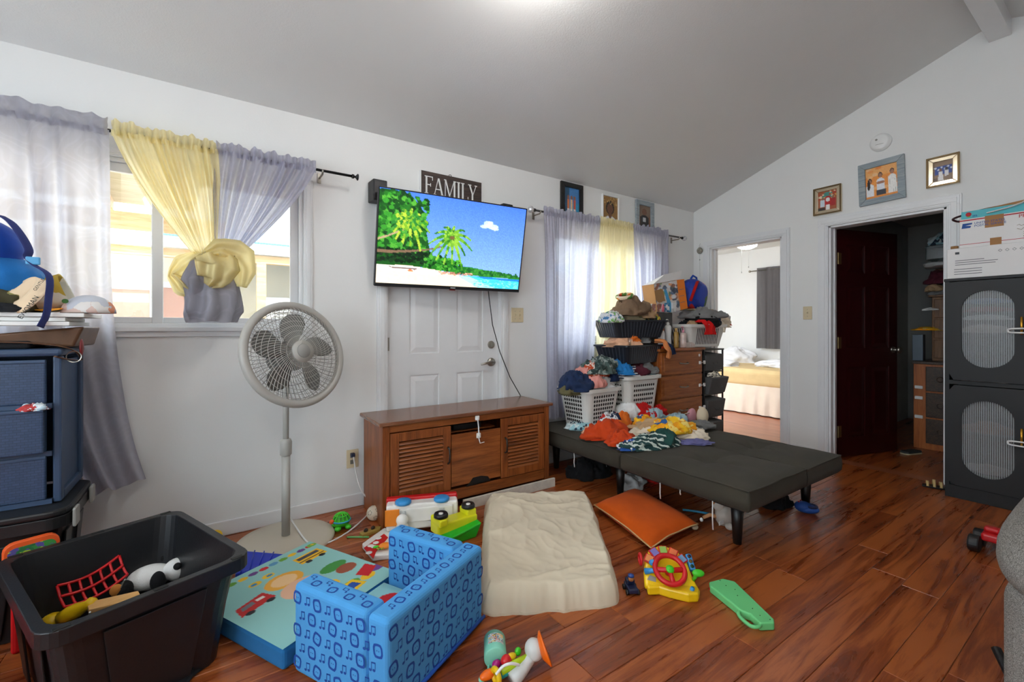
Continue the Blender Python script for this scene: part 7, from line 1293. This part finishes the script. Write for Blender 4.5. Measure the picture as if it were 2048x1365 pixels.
pz = thing('plush_toy', 'pale grey plush toy with a tan tail and white tag under the futon', 'plush toy', FL(1450, 1052, 0)); m_gp2 = fabric('pale_plush', S(196, 184, 172), .08, 1, 300, .5); o = pz.location; MB().ell((0, 0, .06), (.06, .05, .06), 22, 14, lambda d, p: p*(1+.15*NZ.noise(d*3))).build('body', m_gp2, pz, True); MB().ell((-.03, .02, .115), (.032, .03, .03), 18, 12).build('head', m_gp2, pz, True); MB().ell((-.045, .035, .135), (.014, .008, .02), 10, 8).build('ear', fabric('tan_ear', S(190, 120, 70), .05), pz, True)
MB().tube([f_-o for f_ in (FL(1435, 1035, .05), FL(1420, 1030, .06), FL(1406, 1036, .04))], [.012, .011, .009], 10).build('tail', fabric('tan_tail', S(206, 150, 104), .05), pz, True); MB().ell(FL(1403, 1040, .034)-o, (.010, .010, .012), 10, 8).build('tail_tip', m_white, pz, True); q_ = FL(1440, 1042, .05)-o; MB().box(q_.x-.02, q_.y-.02, q_.z, .045, .003, .02).build('care_tag', m_white, pz); MB().ell((-.03, -.045, .02), (.025, .025, .02), 12, 8).build('paw', m_gp2, pz, True)
tag(MB().tube([FL(1365, 1020, .02), FL(1395, 1024, .02), FL(1428, 1030, .02)], .007, 8).build('blue_tube', mat('sky_blue_tube', S(60, 160, 200), .4), None, True), 'sky blue plastic tube on the floor behind the orange pillow', 'toy')
tag(MB().ell(FL(1390, 1055, .018), (.022, .016, .014), 14, 10).build('cream_toy', mat('cream_toy', S(206, 190, 160), .5), None, True), 'small cream toy peeking from under the orange pillow', 'toy')
heap('garment', 'black shoe-like bundle behind the far futon leg', 'clothes', (-1.40, -1.50, 0), (.2, .14, .09), fb('black'), 86)
# ------------------------------------------------------------------ grey couch arm at the right edge, toy truck behind it
t = NT('grey_tweed'); v = t.coord((60, 260, 260)); n1 = t.noise(v, 2.2, 4, .7); col = t.ramp(n1.outputs[0], [(.36, S(74, 70, 66)), (.52, S(134, 130, 124)), (.66, S(168, 163, 156))]); t.l(col, t.b.inputs['Base Color']); t.set(.95); t.bump(n1.outputs[0], .4, .003); m_tw = t.m
so = thing('sofa', 'grey tweed recliner sofa arm with a padded roll', 'sofa', (-2.4, -3.05, 0)); o = so.location
def roll(x0, x1, yc, zc, ry, rz, name):
    mb = MB(o)
    def fn(d, p): return Vector((math.copysign(abs(d.x)**.55, d.x)*(x1-x0)/2, math.copysign(abs(d.y)**.8, d.y)*ry, math.copysign(abs(d.z)**.8, d.z)*rz))
    mb.ell(((x0+x1)/2, yc, zc), ((x1-x0)/2, ry, rz), 40, 26, fn); return mb.build(name, m_tw, so, True)
roll(-3.0, -1.9, -2.835, .59, .178, .082, 'arm_roll')
MB(o).bb(-2.87, -2.955, .06, -1.95, -2.688, .55).build('arm_panel', m_tw, so, bevel=.05, seg=5)
MB(o).bb(-2.84, -3.62, .08, -2.0, -2.96, .40).build('seat_base', m_tw, so, bevel=.04, seg=4); MB(o).bb(-2.86, -3.60, .40, -2.15, -2.97, .52).build('seat_cushion', m_tw, so, bevel=.06, seg=5); MB(o).bb(-2.15, -3.62, .3, -1.9, -2.96, .98).build('backrest', m_tw, so, bevel=.08, seg=5); MB(o).bb(-2.84, -3.86, .06, -1.95, -3.63, .56).build('arm_panel', m_tw, so, bevel=.05, seg=5)
for x in (-2.8, -2.02):
    for y in (-3.8, -2.8): MB(o).cyl((x, y, 0), (x, y, .07), .02).build('foot', m_black, so, True)
MB(o).tube([(-2.60, -2.70, .16), (-2.55, -2.66, .17), (-2.50, -2.63, .20)], .012, 8).build('recline_lever', m_black, so, True)
rc = thing('monster_truck', 'red toy truck with big black tyres behind the sofa arm', 'toy', FL(1985, 1105, 0)); MB().bb(-.05, -.035, .06, .06, .035, .10).build('body', m_rp, rc, bevel=.012, seg=3); MB().bb(-.02, -.03, .10, .03, .03, .125).build('cab', m_rp, rc, bevel=.01)
for x in (-.06, .06):
    for y in (-.055, .055): MB().cyl((x, y-.022, .042), (x, y+.022, .042), .042, n=22).build('tyre', m_black, rc, bevel=.008)

# ------------------------------------------------------------------ groups of repeats
GR = dict(curtain='curtains at the windows', curtain_rod='curtain rods', picture_frame='framed photographs on the walls', satellite_speaker='satellite speakers by the television', light_switch='almond switch plates', laundry_basket='white laundry baskets', ribbed_bin='black ribbed bins by the window', carton='cartons on the black cabinet', flat_box='white flat boxes on the drawers', folded_linen='folded linens inside the black cabinet', loose_string='strings hanging under the futon', added_lamp='added pendant globe lamps', small_carton='small cartons on the organiser', small_box='small boxes on the dresser')
for ob_ in list(scn.objects):
    if ob_.parent is None and 'category' in ob_ and 'group' not in ob_:
        nm = ob_.name.split('.')[0]
        if nm in GR: ob_['group'] = GR[nm]
        elif nm == 'garment':
            x, y, z = ob_.location; lb = ob_['label']
            ob_['group'] = 'clothes in the closet' if x > .5 else 'clothes in the corner pile' if x < -4 else 'clothes under the futon' if z < .2 else 'clothes heaped on the futon' if z < .6 else 'clothes in the baskets and bins'
        elif nm == 'pillow' and ob_.location.x > .5: ob_['group'] = 'white pillows on the bed'
